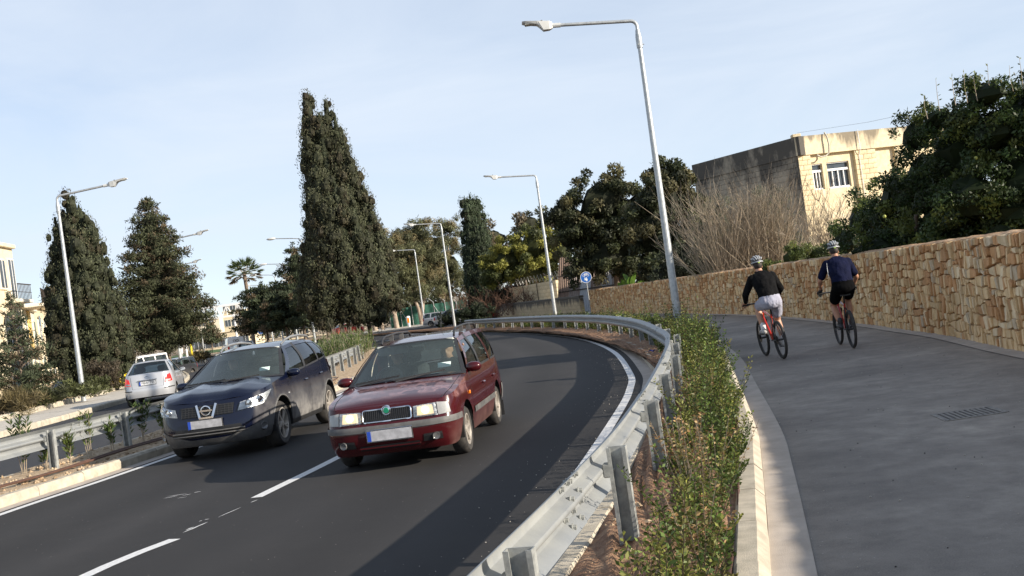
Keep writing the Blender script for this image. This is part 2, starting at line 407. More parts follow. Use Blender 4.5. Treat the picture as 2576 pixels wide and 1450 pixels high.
for (u, w, L_, ww, ang) in [(578,1290,.42,.018,1.27),(492,1328,.40,.03,1.27),(478,1331,.12,.03,1.2),(430,1252,.16,.02,.3),(445,1247,.22,.025,.15),(470,1246,.1,.02,.2),(497,1239,.08,.03,.4),(458,1253,.12,.015,.1),(640,1262,.13,.02,1.2),(520,1308,.05,.02,.2),(505,1312,.04,.02,.9)]:
    p = ground(u, w); d = Vector((math.cos(ang), math.sin(ang), 0)); k = Vector((-d.y, d.x, 0)); n = 5
    L0 = [p+d*L_*(i/n-.5)+k*ww*.5*math.sin(math.pi*(i+.3)/(n+.6))*random.uniform(.6, 1.2) for i in range(n+1)]
    L1 = [p+d*L_*(i/n-.5)-k*ww*.5*math.sin(math.pi*(i+.3)/(n+.6))*random.uniform(.6, 1.2) for i in range(n+1)]
    strip(g, L0, L1, .005)
tag(g.build('paint_smear', M['paint']), kind='structure')

# ---- kerbs, each stone a piece
def sweep(mb, prof, P, closed=True):
    n = len(prof); vs = []
    for i, p in enumerate(P):
        t = P[min(i+1, len(P)-1)] - P[max(i-1, 0)]; t.normalize()
        for o, z in prof: vs.append((p[0]+t[1]*o, p[1]-t[0]*o, z))
    fs = []; N = len(P)
    for i in range(N-1):
        for k in range(n if closed else n-1):
            k2 = (k+1) % n; fs.append((i*n+k, (i+1)*n+k, (i+1)*n+k2, i*n+k2))
    if closed: fs += [tuple(range(n)), tuple((N-1)*n+k for k in range(n))[::-1]]
    return mb.add(vs, fs)
def kerb(name, P, w, h, z0, length, s0, s1, gap=.012, chamf=.035, side=1, far=1e9):
    root = tag(empty(name, (P[0][0], P[0][1], 0)), kind='structure')
    o = Vector((P[0][0], P[0][1], 0)); s = s0
    while s < s1:
        L_ = length*(random.uniform(.94, 1.06)); e = min(s+L_, s1); dz = random.uniform(-.006, .006); do = random.uniform(-.006, .006)
        q = resample(cut(P, s+gap/2, e-gap/2), .35)
        pr = [(0, z0), (w, z0), (w, z0+h-chamf*.4), (w-chamf*.4, z0+h), (chamf, z0+h), (0, z0+h-chamf)]
        if side < 0: pr = [(-a_, b_) for a_, b_ in pr][::-1]
        pr = [(a_+do, b_+dz if b_ > z0+.01 else b_) for a_, b_ in pr]
        g = MB(); sweep(g, pr, [x for x in q]); g.v = [(x-o.x, y-o.y, z) for x, y, z in g.v]
        g.build('kerb_stone', M['kerb'], root); s = e
    return root
kerb('road_kerb', offs(RL, .44), .15, .25, -.12, 1.0, s_at(RL, 5), s_at(RL, 74))
kerb('path_kerb', PK, .20, .265, -.12, 1.0, s_at(PK, 0), s_at(PK, 60), side=-1, chamf=.06)
kerb('median_kerb', offs(LL, -.38), .17, .26, -.12, 1.0, s_at(LL, 8), s_at(LL, 66), side=-1)
kerb('median_kerb', offs(LL, -2.45), .15, .30, -.2, 1.0, s_at(LL, 8), s_at(LL, 40), side=1)
kerb('pavement_kerb', offs(LL, -10.2), .15, .25, -.2, 1.0, s_at(LL, 12), s_at(LL, 80), side=-1)
kerb('pavement_kerb', offs(LL, -13.3), .17, .40, -.2, 1.0, s_at(LL, 14), s_at(LL, 80), side=-1)
g = MB(); strip(g, offs(RL, .2), offs(RL, .445), .006); struct('gutter_strip', g, M['gutter'])
g = MB(); strip(g, offs(PK, .0), offs(PK, .25), .018); struct('gutter_strip', g, M['gutter'])
g = MB(); strip(g, offs(LL, -.385), offs(LL, -.13), .006); struct('gutter_strip', g, M['gutter'])
g = MB(); strip(g, offs(WALL, -.28), offs(WALL, .1), .022); struct('gutter_strip', g, M['gutter'])
g = MB(); A, B = pair(offs(LL, -13.35), offs(LL, -10.3)); strip(g, A, B, .02); struct('pavement', g, M['pave'])
# expansion joints of the pavement are real slots: thin dark bars
# planted strips
def bed(name, A, B, z, mat, rows=6, amp=.03, ns=3):
    g = MB(); A, B = pair(A, B); vs = []; n = len(A)
    for i in range(n):
        for k in range(rows+1):
            p = A[i].lerp(B[i], k/rows); e = 0 if k in (0, rows) else 1
            vs.append((p[0], p[1], z + e*(amp*(math.sin(p[0]*5.1+1.3*k)*math.sin(p[1]*4.3+k)+.8*random.uniform(-1, 1))+amp)))
    fs = [(i*(rows+1)+k, i*(rows+1)+k+1, (i+1)*(rows+1)+k+1, (i+1)*(rows+1)+k) for i in range(n-1) for k in range(rows)]
    g.add(vs, fs); return struct(name, g, mat, 180)
PKi = offs(PK, -.19)
bed('planting_bed', offs(RL, .565), PKi, .105, M['redsoil'], 10, .03)
bed('median_soil', offs(LL, -2.46), offs(LL, -.545), .08, M['soil'], 8, .03)
bed('verge', offs(LL, -19.5), offs(LL, -13.46), .1, M['earth'], 8, .05)
A, B = pair(offs(LL, -21.0), offs(LL, -19.4)); g = MB(); strip(g, A, B, -.5, .1); struct('verge_slope', g, M['earth'])
A, B = pair(offs(LL, -36), offs(LL, -20.9)); g = MB(); strip(g, A, B, -.505); struct('service_road', g, M['road2'])
# clods and pebbles on the soil
def pebbles(name, P, o0, o1, s0, s1, n, z, sz, mat):
    g = MB(); S = resample(cut(P, s0, s1), .25)
    for _ in range(n):
        p = random.choice(S); i = S.index(p); t = (S[min(i+1, len(S)-1)]-S[max(0, i-1)]).normalized(); o = random.uniform(o0, o1)
        r = sz*random.uniform(.3, 1)**1.6; c = (p[0]+t[1]*o+random.uniform(-.2, .2)*t[0], p[1]-t[0]*o+random.uniform(-.2, .2)*t[1], z+r*.3)
        q = [Vector((random.gauss(0, 1), random.gauss(0, 1), random.gauss(0, 1))).normalized() for _ in range(2)]
        b0 = len(g.v); vs = []
        for a_ in ((1,0,0),(-1,0,0),(0,1,0),(0,-1,0),(0,0,1),(0,0,-1)):
            vs.append((c[0]+a_[0]*r*random.uniform(.6,1.2), c[1]+a_[1]*r*random.uniform(.6,1.2), c[2]+a_[2]*r*random.uniform(.5,.9)))
        g.add(vs, [(0,2,4),(2,1,4),(1,3,4),(3,0,4),(2,0,5),(1,2,5),(3,1,5),(0,3,5)])
    return tag(g.build(name, mat), kind='stuff')
tag(pebbles('soil_clods', LL, -2.3, -.6, s_at(LL, 11), s_at(LL, 30), 1500, .1, .055, M['soil']), 'crumbly limestone clods scattered over the median soil', 'clods')
tag(pebbles('bed_pebbles', RL, .62, 1.4, s_at(RL, 4), s_at(RL, 40), 700, .13, .035, M['soil']), 'pale pebbles on the red soil under the roadside guard rail', 'pebbles')
tag(pebbles('verge_stones', LL, -14.6, -13.5, s_at(LL, 30), s_at(LL, 70), 400, .14, .12, M['soil']), 'pale stones along the far verge behind the pavement', 'stones')
tag(pebbles('road_grit', RL, -.75, .42, s_at(RL, 3), s_at(RL, 30), 380, .004, .009, M['pave']), 'pale grit swept against the guard rail side of the road', 'grit')
tag(pebbles('path_grit', PK, .3, 4.2, s_at(PK, 4), s_at(PK, 24), 220, .012, .009, M['under0']), 'dark crumbs scattered over the cycle path', 'grit')
tag(pebbles('path_chips', PK, .02, 4.4, s_at(PK, 4), s_at(PK, 26), 420, .012, .011, M['pave']), 'pale chips scattered over the cycle path', 'chips')
g = MB()
for o, ph in ((-1.0, 0), (-1.12, 1.3)):      # drip irrigation hoses
    S = offs(LL, o); S = cut(S, s_at(LL, 9), s_at(LL, 30))
    g.tube([(p[0]+.05*math.sin(i*.5+ph), p[1], .165+.01*math.sin(i*.9)) for i, p in enumerate(S)], .016, 6)
hz = mk('brown_hose', (.09, .045, .03), .6, var=.2)
tag(g.build('drip_hose', hz, smooth=60), 'brown irrigation hoses lying along the median soil', 'hose')
g = MB(); S = offs(PK, -.2); S = cut(S, s_at(PK, 2), s_at(PK, 22)); g.tube([(p[0]+.02*math.sin(i*.7), p[1], .125+.01*math.sin(i*1.1)) for i, p in enumerate(S)], .014, 6)
tag(g.build('drip_hose', hz, smooth=60), 'dark irrigation hose along the kerb of the shrub bed', 'hose')

# ---- guard rails
def wprof(side=1):
    f = [(0,.445),(-.012,.455),(-.075,.498),(-.08,.512),(-.08,.538),(-.075,.552),(-.006,.583),(0,.595),(0,.605),(-.006,.617),(-.075,.648),(-.08,.662),(-.08,.688),(-.075,.702),(-.012,.745),(0,.755)]
    back = [(o+.005, z) for o, z in f][::-1]; pr = f+back
    return pr if side > 0 else [(-o, z) for o, z in pr][::-1]
_b = MB(); _b.tube([(-.012,0,0),(.028,0,0)], .014, 6); _b.tube([(.004,0,0),(.009,0,0)], .022, 8); BOLT = _b.mesh('bolt')
def guard_rail(name, P, s0, s1, first, spacing, side, label, zb=.07, reflect=(), bolts_to=1e9):
    o = Vector((P[0][0], P[0][1], 0)); root = empty(name, o, label=label, cat='guard rail')
    def sh(g): g.v = [(x-o.x, y-o.y, z) for x, y, z in g.v]; return g
    s = s0; k = 0
    while s < s1-.2:
        e = min(s+4.0, s1); q = resample(cut(P, s, min(e+.25, s1+.0)), .25); g = MB(); sweep(g, [(a_+(.006*side if k % 2 else 0), b_) for a_, b_ in wprof(side)], q)
        beam = sh(g).build('rail_beam', M['galv'], root, smooth=35)
        if e < bolts_to and e+.3 < plen(P):
            c = cut(P, e+.02, e+.24)
            for f in (0, 1):
                p = c[0] if f == 0 else c[-1]; t = (c[-1]-c[0]).normalized(); nrm = Vector((t[1], -t[0], 0))*side
                for z in (.475, .515, .57, .63, .685, .725):
                    d0 = .07 if z in (.515, .685) else (.03 if z in (.475, .725) else .02)
                    link('bolt', BOLT, M['galv2'], beam, loc=Vector((p[0], p[1], z))-nrm*d0-o, rz=math.atan2(nrm.y, nrm.x))
        s = e; k += 1
    s = first
    while s < s1-.15:
        if s > s0:
            c = cut(P, s, s+.1); t = (c[-1]-c[0]).normalized(); nrm = Vector((t[1], -t[0], 0))*side; T = Vector((t[0], t[1], 0)); p = Vector((c[0][0], c[0][1], 0))
            b_ = p + nrm*.075; wd, dp, th, lip = .125, .065, .006, .025
            prof = [(-wd/2, dp), (-wd/2+lip, dp), (-wd/2+lip, dp-th), (-wd/2+th, dp-th), (-wd/2+th, th), (wd/2-th, th), (wd/2-th, dp-th), (wd/2-lip, dp-th), (wd/2-lip, dp), (wd/2, dp), (wd/2, 0), (-wd/2, 0)]
            tilt = random.uniform(-.01, .01); h = .735+random.uniform(-.015, .015)
            g = MB(); n = len(prof)
            vs = [p + nrm*(.05+wd/2+a0+tilt*z*4) - T*(d0-.03) + Vector((0, 0, z)) for z in (zb-.1, h) for a0, d0 in prof]
            g.add(vs, [tuple(range(n))[::-1], tuple(range(n, 2*n))] + [(i, (i+1)%n, n+(i+1)%n, n+i) for i in range(n)])
            post = sh(g).build('post', M['galv2'], root)
            g = MB(); g.bbox(p+nrm*.027+Vector((0, 0, .6)), (.07, .05, .09), .008, rz=math.atan2(t[1], t[0]))
            g.tube([p+nrm*.03+Vector((0,0,.6)), p+nrm*.075+Vector((0,0,.6))], .012, 6)
            sh(g).build('spacer', M['galv2'], post)
        s += spacing
    for rs in reflect:
        c = cut(P, rs, rs+.1); t = (c[-1]-c[0]).normalized(); nrm = Vector((t[1], -t[0], 0))*side; p = Vector((c[0][0], c[0][1], .60))-nrm*.03
        g = MB(); g.bbox(p, (.09, .03, .09), .01, rz=math.atan2(t[1], t[0])); sh(g).build('reflector', M['orange'], root)
    return root
M['orange'] = mk('orange_plastic', (.75, .16, .02), .4, var=.1)
s1 = s_at(RAIL, 4.31)
guard_rail('guard_rail', RAIL, s_at(RAIL, -2), s_at(RAIL, 68.5), s1-2.4*2, 2.4, 1, 'long curved galvanised guard rail between the road and the shrub bed', bolts_to=s_at(RAIL, 22))
MR = offs(LL, -1.62)
guard_rail('guard_rail', MR, s_at(MR, 9), s_at(MR, 46), s_at(MR, 16.1), 2.1, 1, 'galvanised guard rail on the median behind the oleander seedlings', bolts_to=s_at(MR, 24))
FR = spline([Vector(p) for p in [(-7.6, 46), (-7.7, 50), (-8.2, 54), (-9.4, 58), (-11.5, 61.5), (-14.5, 63.5)]], .5)
guard_rail('guard_rail', FR, 0, plen(FR), 1, 2.4, -1, 'curved end of the guard rail with orange reflectors below the big cypress', reflect=(3, 7, 10, 13))

# ---- lamp posts
def lamp_proto():
    r = empty('street_lamp')
    g = MB(); n = 14
    g.tube([(0,0,-.2),(0,0,.0),(0,0,1.2),(0,0,4.5),(0,0,7.7)], [.105,.105,.100,.08,.058], n)
    pole = g.build('pole', M['lamp'], r, smooth=60)
    g = MB(); g.lathe([(.06,7.66),(.076,7.66),(.08,7.72),(.08,7.95),(.055,8.12),(.045,8.14)], 14)
    for k in range(3):
        a = 2*math.pi*k/3; g.tube([(.06*math.cos(a), .06*math.sin(a), 7.74), (.12*math.cos(a), .12*math.sin(a), 7.74)], .012, 6)
    g.build('sleeve', M['lamp'], pole, smooth=50)
    g = MB(); pts = [(0,0,8.05),(0,0,8.22)] + [(-.16+.16*math.cos(a), 0, 8.22+.16*math.sin(a)) for a in np.linspace(.15, 1.5, 6)] + [(-.3,0,8.392),(-2.0,0,8.53)]
    g.tube(pts, .045, 10); g.build('arm', M['lamp'], r, smooth=60)
    h = MB(); h.tube([(-1.95,0,8.526),(-2.2,0,8.545)], .062, 10)
    # body: a wedge with a belly, then the flat LED panel
    def sec(x, zt, zb, w): return [Vector((x, -w, zt)), Vector((x, w, zt)), Vector((x, w*.8, zb)), Vector((x, -w*.8, zb))]
    S = [sec(-2.16,8.62,8.47,.06), sec(-2.24,8.65,8.44,.12), sec(-2.40,8.665,8.44,.14), sec(-2.52,8.675,8.58,.155), sec(-2.56,8.68,8.61,.16), sec(-2.85,8.715,8.665,.16), sec(-2.93,8.72,8.69,.13)]
    vs = [p for q in S for p in q]; fs = [(0,1,2,3), tuple((len(S)-1)*4+k for k in (3,2,1,0))]
    for i in range(len(S)-1):
        for k in range(4): fs.append((i*4+k, (i+1)*4+k, (i+1)*4+(k+1)%4, i*4+(k+1)%4))
    h.add(vs, fs); hd = h.build('lamp_head', M['lamphead'], r)
    g = MB(); g.lathe([(.0,.055),(.025,.05),(.03,.0)], 10, M=Matrix.Translation((-2.42, 0, 8.667))); g.build('light_sensor', M['black'], hd, smooth=50)
    g = MB(); g.box((-2.71, 0, 8.641), (.3, .24, .012)); g.build('led_panel', mk('led_lens', (.5,.5,.45), .3), hd)
    g = MB(); g.bbox((.1, 0, .55), (.02, .1, .3), .01); g.build('service_door', M['galv2'], pole)
    return r
lp = lamp_proto()
LAMPS = [((4.12, 26.6), 0.0, 1, 'near tall galvanised street lamp rising from the shrub bed beside the cycle path'),
         ((2.2, 58.0), .06, 1, 'street lamp behind the guard rail bend, in front of the stained block wall'),
         ((-4.9, 82), .1, 1, 'street lamp by the end of the guard rail near the parked cars'),
         ((-9.9, 112), .12, 1, 'street lamp standing on the pavement beside the white and orange bollard'),
         ((-17.85, 42.0), math.pi, 1, 'street lamp at the far left in front of the first cypress'),
         ((-21.6, 66), math.pi-.05, 1, 'street lamp with its arm showing right of the second conifer'),
         ((-29.0, 89), math.pi-.1, 1, 'distant street lamp whose head shows low beside the second conifer')]
for i, ((x, y), rz, sc, lb) in enumerate(LAMPS):
    o = lp if i == 0 else copy_tree(lp); o.location = (x, y, .05); o.rotation_euler = (0, 0, rz)
    tag(o, lb, 'street lamp', 'modern street lamps along the road')

# ---- dry stone wall
def wall_h(s): return 1.72 - .0026*max(0, s-20)
M['stone'] = mk('wall_stone', (.70, .60, .44), .92, scale=7.5, attr=True, c2=(1.0, .95, .86), stretch=(1, 1, .16), bump=.8, bscale=28, ramp=(.3, .62))
M['mortar'] = mk('wall_core', (.15, .095, .055), .95, var=.3, scale=9)
M['coping'] = mk('wall_top_mortar', (.33, .18, .085), .95, scale=6, bump=.8, bscale=30, c2=(.52, .36, .22))
WS0, WS1 = 0, plen(WALL)
core = MB(); vs = []
Pw = resample(WALL, .5)
Lw = 0; Ls = []
for i, p in enumerate(Pw):
    if i: Lw += (Pw[i]-Pw[i-1]).length
    Ls.append(Lw)
sweepv = []
for i, p in enumerate(Pw):
    t = (Pw[min(i+1, len(Pw)-1)]-Pw[max(0, i-1)]).normalized(); h = wall_h(Ls[i])
    for o, z in ((.10, -.2), (.10, h-.03), (.45, h-.03), (.45, -.2)): sweepv.append((p[0]+t[1]*o, p[1]-t[0]*o, z))
nP = len(Pw); core.add(sweepv, [(i*4+k, (i+1)*4+k, (i+1)*4+(k+1)%4, i*4+(k+1)%4) for i in range(nP-1) for k in range(4)] + [(0,1,2,3), tuple((nP-1)*4+k for k in (3,2,1,0))])
WROOT = empty('dry_stone_wall', (WALL[0][0], WALL[0][1], 0), label='long curved dry stone wall of cream and rust stones behind the cycle path', cat='wall')
def under(g, root): o = root.location; g.v = [(x-o.x, y-o.y, z-o.z) for x, y, z in g.v]; return g
under(core, WROOT).build('wall_core', M['mortar'], WROOT)
cp = MB(); vs = []; nn = 5
for i, p in enumerate(resample(WALL, .2)):
    pass
Pc = resample(WALL, .2); Lc = 0
for i, p in enumerate(Pc):
    if i: Lc += (Pc[i]-Pc[i-1]).length
    t = (Pc[min(i+1, len(Pc)-1)]-Pc[max(0, i-1)]).normalized(); h = wall_h(Lc)
    for k, (o, z) in enumerate(((.035, -.06), (.045, .0), (.2, .035), (.35, .03), (.46, -.05))):
        o += random.uniform(-.012, .012); z += random.uniform(-.012, .012); vs.append((p[0]+t[1]*o, p[1]-t[0]*o, h+z))
cp.add(vs, [(i*nn+k, (i+1)*nn+k, (i+1)*nn+k+1, i*nn+k+1) for i in range(len(Pc)-1) for k in range(nn-1)])
under(cp, WROOT).build('coping', M['coping'], WROOT)
def wpt(s):
    i = min(int(s/.25), len(WALL)-2); f = s/.25-i
    stp = plen(WALL)/(len(WALL)-1); i = min(int(s/stp), len(WALL)-2); f = s/stp-i
    p = WALL[i].lerp(WALL[i+1], f); t = (WALL[i+1]-WALL[i]).normalized(); return p, t
def wn2(u, r): return .032*math.sin(u*2.3+r*2.1)+.026*math.sin(u*5.7+r*4.4)+.020*math.sin(u*13.3+r*1.7)
stones = []
NR = 11
blocked = {r: [] for r in range(NR+2)}
for r in range(NR):
    s = WS0+.5+random.uniform(0, .1)
    while s < WS1-.05:
        hit = [b for b in blocked[r] if b[0]-.02 <= s < b[1]-.001]
        if hit: s = hit[0][1]; continue
        w = random.choice((.045,.055,.07,.08,.09,.1,.11,.12,.14,.17,.22,.28))*random.uniform(.9, 1.15); e = s+w
        nxt = [b[0] for b in blocked[r] if s < b[0] < e+.035]
        if nxt: e = min(nxt)
        h = wall_h(s)/NR
        def zz(u, rr): return 0.0 if rr == 0 else (NR*h if rr == NR else rr*h + wn2(u, rr))
        up = 2 if (r < NR-1 and .05 < e-s < .2 and random.random() < .15) else 1
        if up == 2: blocked[r+1].append((s, e))
        stones.append((r, s, e, zz(s, r), zz(e, r), zz(s, r+up), zz(e, r+up))); s = e
    blocked[r+1].sort()
def stone_mesh(st, big):
    r, s, e, z0, z1, z2, z3 = st; gp = .0055
    if random.random() < .08 and big: gp = .008
    cu, cz = (s+e)/2, (z0+z1+z2+z3)/4
    corners = [(s+gp, z0+gp), (e-gp, z1+gp), (e-gp, z3-gp), (s+gp, z2-gp)]
    corners = [(a+random.uniform(-.006, .006), b+random.uniform(-.007, .007)) for a, b in corners]
    ring = []
    for k in range(4):
        a, b = corners[k], corners[(k+1)%4]
        f = random.uniform(.05, .16); ring.append((a[0]+(b[0]-a[0])*f, a[1]+(b[1]-a[1])*f)); f = random.uniform(.84, .95); ring.append((a[0]+(b[0]-a[0])*f, a[1]+(b[1]-a[1])*f))
    d = random.uniform(.004, .055); tl = random.uniform(-.012, .012); tz = random.uniform(-.012, .012)
    p, t = wpt(cu); out = []
    def P3(u, z, o): q, tt = wpt(min(max(u, 0), WS1-.01)); return (q[0]+tt[1]*o, q[1]-tt[0]*o, z)
    n = 8
    for (a, b) in ring: out.append(P3(a, b, .11))
    for (a, b) in ring: out.append(P3(a, b, .045-d*.35))
    for (a, b) in ring: out.append(P3(cu+(a-cu)*.86, cz+(b-cz)*.88, .03-d+tl*(a-cu)/.1+tz*(b-cz)/.1))
    fs = [(k, (k+1)%n, n+(k+1)%n, n+k) for k in range(n)]+[(n+k, n+(k+1)%n, 2*n+(k+1)%n, 2*n+k) for k in range(n)]+[tuple(2*n+k for k in range(n))]
    hz_ = cz/1.7; q = random.random()
    pr = .18+.45*max(0, hz_-.2)
    cream = np.array((.88, .66, .40)); rust = np.array((.60, .32, .15)); grey = np.array((.66, .57, .45)); pale = np.array((.93, .78, .56))
    c = rust if q < pr else (pale if q > .86 else (grey if q > .8 else cream)); c = c*(1-.25*random.random())
    c = c*.85+cream*.15
    return out, fs, c
near = [st for st in stones if 14.2 <= wpt(st[1])[0][1] and st[1] >= 0]
near.sort(key=lambda st: st[1]); nearset = set(id(x) for x in near[:300])
rest = MB(); rest.c = []
for st in stones:
    y = wpt(st[1])[0][1]
    if y < 5: continue
    if y > 75: continue
    vs, fs, c = stone_mesh(st, True)
    if id(st) in nearset:
        o = Vector(vs[0]); g = MB(); g.add([Vector(v)-o for v in vs], fs); g.c = [(*c, 1)]*len(vs)
        g.build('stone', M['stone'], WROOT, smooth=50, loc=o-WROOT.location)
    else:
        rest.add(vs, fs); rest.c += [(*c, 1)]*len(vs)
ob = under(rest, WROOT).build('stones', M['stone'], WROOT, smooth=50); ob['kind'] = 'stuff'
# drain grating in the path
gr = empty('drain_grating', ground(2440, 1045)+Vector((0, 0, .012)), label='dusty iron drain grating set into the cycle path', cat='grating')
A0, B0, C0, D0 = [Vector((p.x, p.y, 0))-Vector((gr.location.x, gr.location.y, 0)) for p in (ground(2345,1047), ground(2490,1027), ground(2535,1040), ground(2380,1063))]
gm = mk('dusty_iron', (.17, .155, .14), .8, scale=30, c2=(.34, .31, .27))
g = MB()
for a_, b_ in ((A0,B0),(B0,C0),(C0,D0),(D0,A0)): g.bar(a_, b_, .03, .012)
g.build('frame', gm, gr)
g = MB(); g.add([A0-Vector((0,0,.001)), B0-Vector((0,0,.001)), C0-Vector((0,0,.001)), D0-Vector((0,0,.001))], [(0,1,2,3)]); g.build('pit', mk('silted_pit', (.07, .062, .055), .9, var=.4, scale=25), gr)
for k in range(11):
    f = (k+.5)/11; g = MB(); g.bar(A0.lerp(B0, f), D0.lerp(C0, f), .028, .010); g.build('bar', gm, gr)
# ================================================================= vehicles
def paint(name, c, c2=None, dirt=.25, dirtc=(.30, .27, .23), rough=.28, metal=.0, zlo=.25, zhi=.75, flake=None, side_y=0):
    """car paint with road dust that gathers on the lower flanks"""
    m = mk(name, c, rough, metal=metal, var=.06, scale=2, coat=.75, spec=.12, c2=c2); n, l = m.node_tree.nodes, m.node_tree.links; b = n['Principled BSDF']
    src = b.inputs['Base Color'].links[0].from_socket
    t = n.new('ShaderNodeTexCoord'); sx = n.new('ShaderNodeSeparateXYZ'); l.new(t.outputs['Object'], sx.inputs[0])
    mr = n.new('ShaderNodeMapRange'); mr.inputs['From Min'].default_value = zhi; mr.inputs['From Max'].default_value = zlo; l.new(sx.outputs['Z'], mr.inputs['Value'])
    z = n.new('ShaderNodeTexNoise'); z.inputs['Scale'].default_value = 4; z.inputs['Detail'].default_value = 8; z.inputs['Roughness'].default_value = .7; l.new(t.outputs['Object'], z.inputs['Vector'])
    zr = n.new('ShaderNodeMapRange'); zr.inputs['From Min'].default_value = .3; zr.inputs['From Max'].default_value = .7; zr.inputs['To Min'].default_value = .25; l.new(z.outputs['Fac'], zr.inputs['Value'])
    mu = n.new('ShaderNodeMath'); mu.operation = 'MULTIPLY'; l.new(mr.outputs[0], mu.inputs[0]); l.new(zr.outputs[0], mu.inputs[1])
    mu2 = n.new('ShaderNodeMath'); mu2.operation = 'MULTIPLY_ADD'; sn = n.new('ShaderNodeSeparateXYZ'); l.new(t.outputs['Normal'], sn.inputs[0]); ab = n.new('ShaderNodeMath'); ab.operation = 'ABSOLUTE'; l.new(sn.outputs['Y'], ab.inputs[0])
    sm = n.new('ShaderNodeMapRange'); sm.inputs['From Min'].default_value = .55; sm.inputs['From Max'].default_value = .95; sm.inputs['To Min'].default_value = .0; l.new(ab.outputs[0], sm.inputs['Value'])
    mu3 = n.new('ShaderNodeMath'); mu3.operation = 'MULTIPLY'; l.new(mu.outputs[0], mu3.inputs[0]); l.new(sm.outputs[0], mu3.inputs[1])
    l.new(mu3.outputs[0], mu2.inputs[0]); mu2.inputs[1].default_value = dirt; mu2.inputs[2].default_value = dirt*.004
    q = n.new('ShaderNodeMix'); q.data_type = 'RGBA'; l.new(mu2.outputs[0], q.inputs[0]); l.new(src, q.inputs[6]); q.inputs[7].default_value = (*dirtc, 1)
    l.new(q.outputs[2], b.inputs['Base Color'])
    cw = n.new('ShaderNodeMath'); cw.operation = 'MULTIPLY_ADD'; l.new(mu2.outputs[0], cw.inputs[0]); cw.inputs[1].default_value = -1.1; cw.inputs[2].default_value = .75; cw.use_clamp = True
    l.new(cw.outputs[0], b.inputs['Coat Weight'])
    rw = n.new('ShaderNodeMath'); rw.operation = 'MULTIPLY_ADD'; l.new(mu2.outputs[0], rw.inputs[0]); rw.inputs[1].default_value = .5; rw.inputs[2].default_value = rough; rw.use_clamp = True
    l.new(rw.outputs[0], b.inputs['Roughness'])
    return m
M['tyre'] = mk('tyre_rubber', (.022, .021, .02), .85, var=.3, scale=12, c2=(.055, .05, .045))
M['rim'] = mk('alloy_rim', (.42, .41, .39), .35, metal=.7, var=.15)
M['rimdirty'] = mk('dusty_alloy_rim', (.34, .30, .26), .5, metal=.4, scale=10, c2=(.5, .46, .4))
M['chrome'] = mk('chrome', (.75, .76, .78), .12, metal=1, var=.03)
M['trim'] = mk('black_trim', (.025, .025, .026), .5, var=.2)
M['greytrim'] = mk('grey_plastic', (.075, .075, .075), .6, scale=8, c2=(.13, .125, .12))
M['lining'] = mk('cabin_lining', (.50, .52, .48), .9, var=.15)
M['seat'] = mk('seat_fabric', (.045, .047, .052), .9, var=.3, scale=40)
M['under'] = mk('underbody', (.012, .012, .012), .9)
M['glass'] = glassmat('windscreen_glass', (.84, .92, .89), body=.075, bodyc=(.42, .52, .48), ior=1.45)
M['sideglass'] = glassmat('side_glass', (.42, .5, .48), body=.03, bodyc=(.2, .25, .23), ior=1.5)
M['privacy'] = glassmat('privacy_glass', (.10, .11, .12), body=.02, ior=1.5)
M['lens'] = glassmat('clear_lens', (.92, .93, .93), ior=1.45)
M['reflector'] = mk('lamp_reflector', (.30, .31, .32), .3, metal=.6, scale=25, c2=(.70, .71, .72), bump=.6, bscale=45)
M['foglens'] = mk('fog_lens', (.10, .10, .10), .2, var=.3, scale=30, coat=.6)
M['bulb_on'] = emis('headlamp_lit', (1, .78, .42), 3.0, (.9, .85, .7))
M['beam'] = emis('headlamp_glow', (1, .72, .36), .55, (.75, .7, .6))
M['redlamp'] = mk('red_lens', (.55, .01, .012), .2, var=.1, coat=.6)
M['redlit'] = emis('red_lens_lit', (1, .03, .01), .25, (.6, .02, .02))
M['whitelamp'] = mk('white_lens', (.36, .36, .35), .25, var=.15, coat=.5)
M['amber'] = mk('amber_lens', (.9, .24, .01), .25, var=.05, coat=.6)
M['plate'] = mk('number_plate', (.40, .40, .42), .5, var=.2, scale=14, stretch=(1, 1, 1))
M['platewhite'] = mk('number_plate_white', (.72, .73, .74), .5, var=.04)
M['plateblue'] = mk('plate_band', (.02, .07, .42), .5, var=.1)
M['sticker'] = mk('licence_sticker', (.55, .75, .68), .6, scale=30, c2=(.85, .9, .86))
M['skin'] = mk('skin', (.48, .26, .17), .5, var=.1, scale=9)
M['skintan'] = mk('skin_tanned', (.40, .20, .12), .5, var=.12, scale=9)

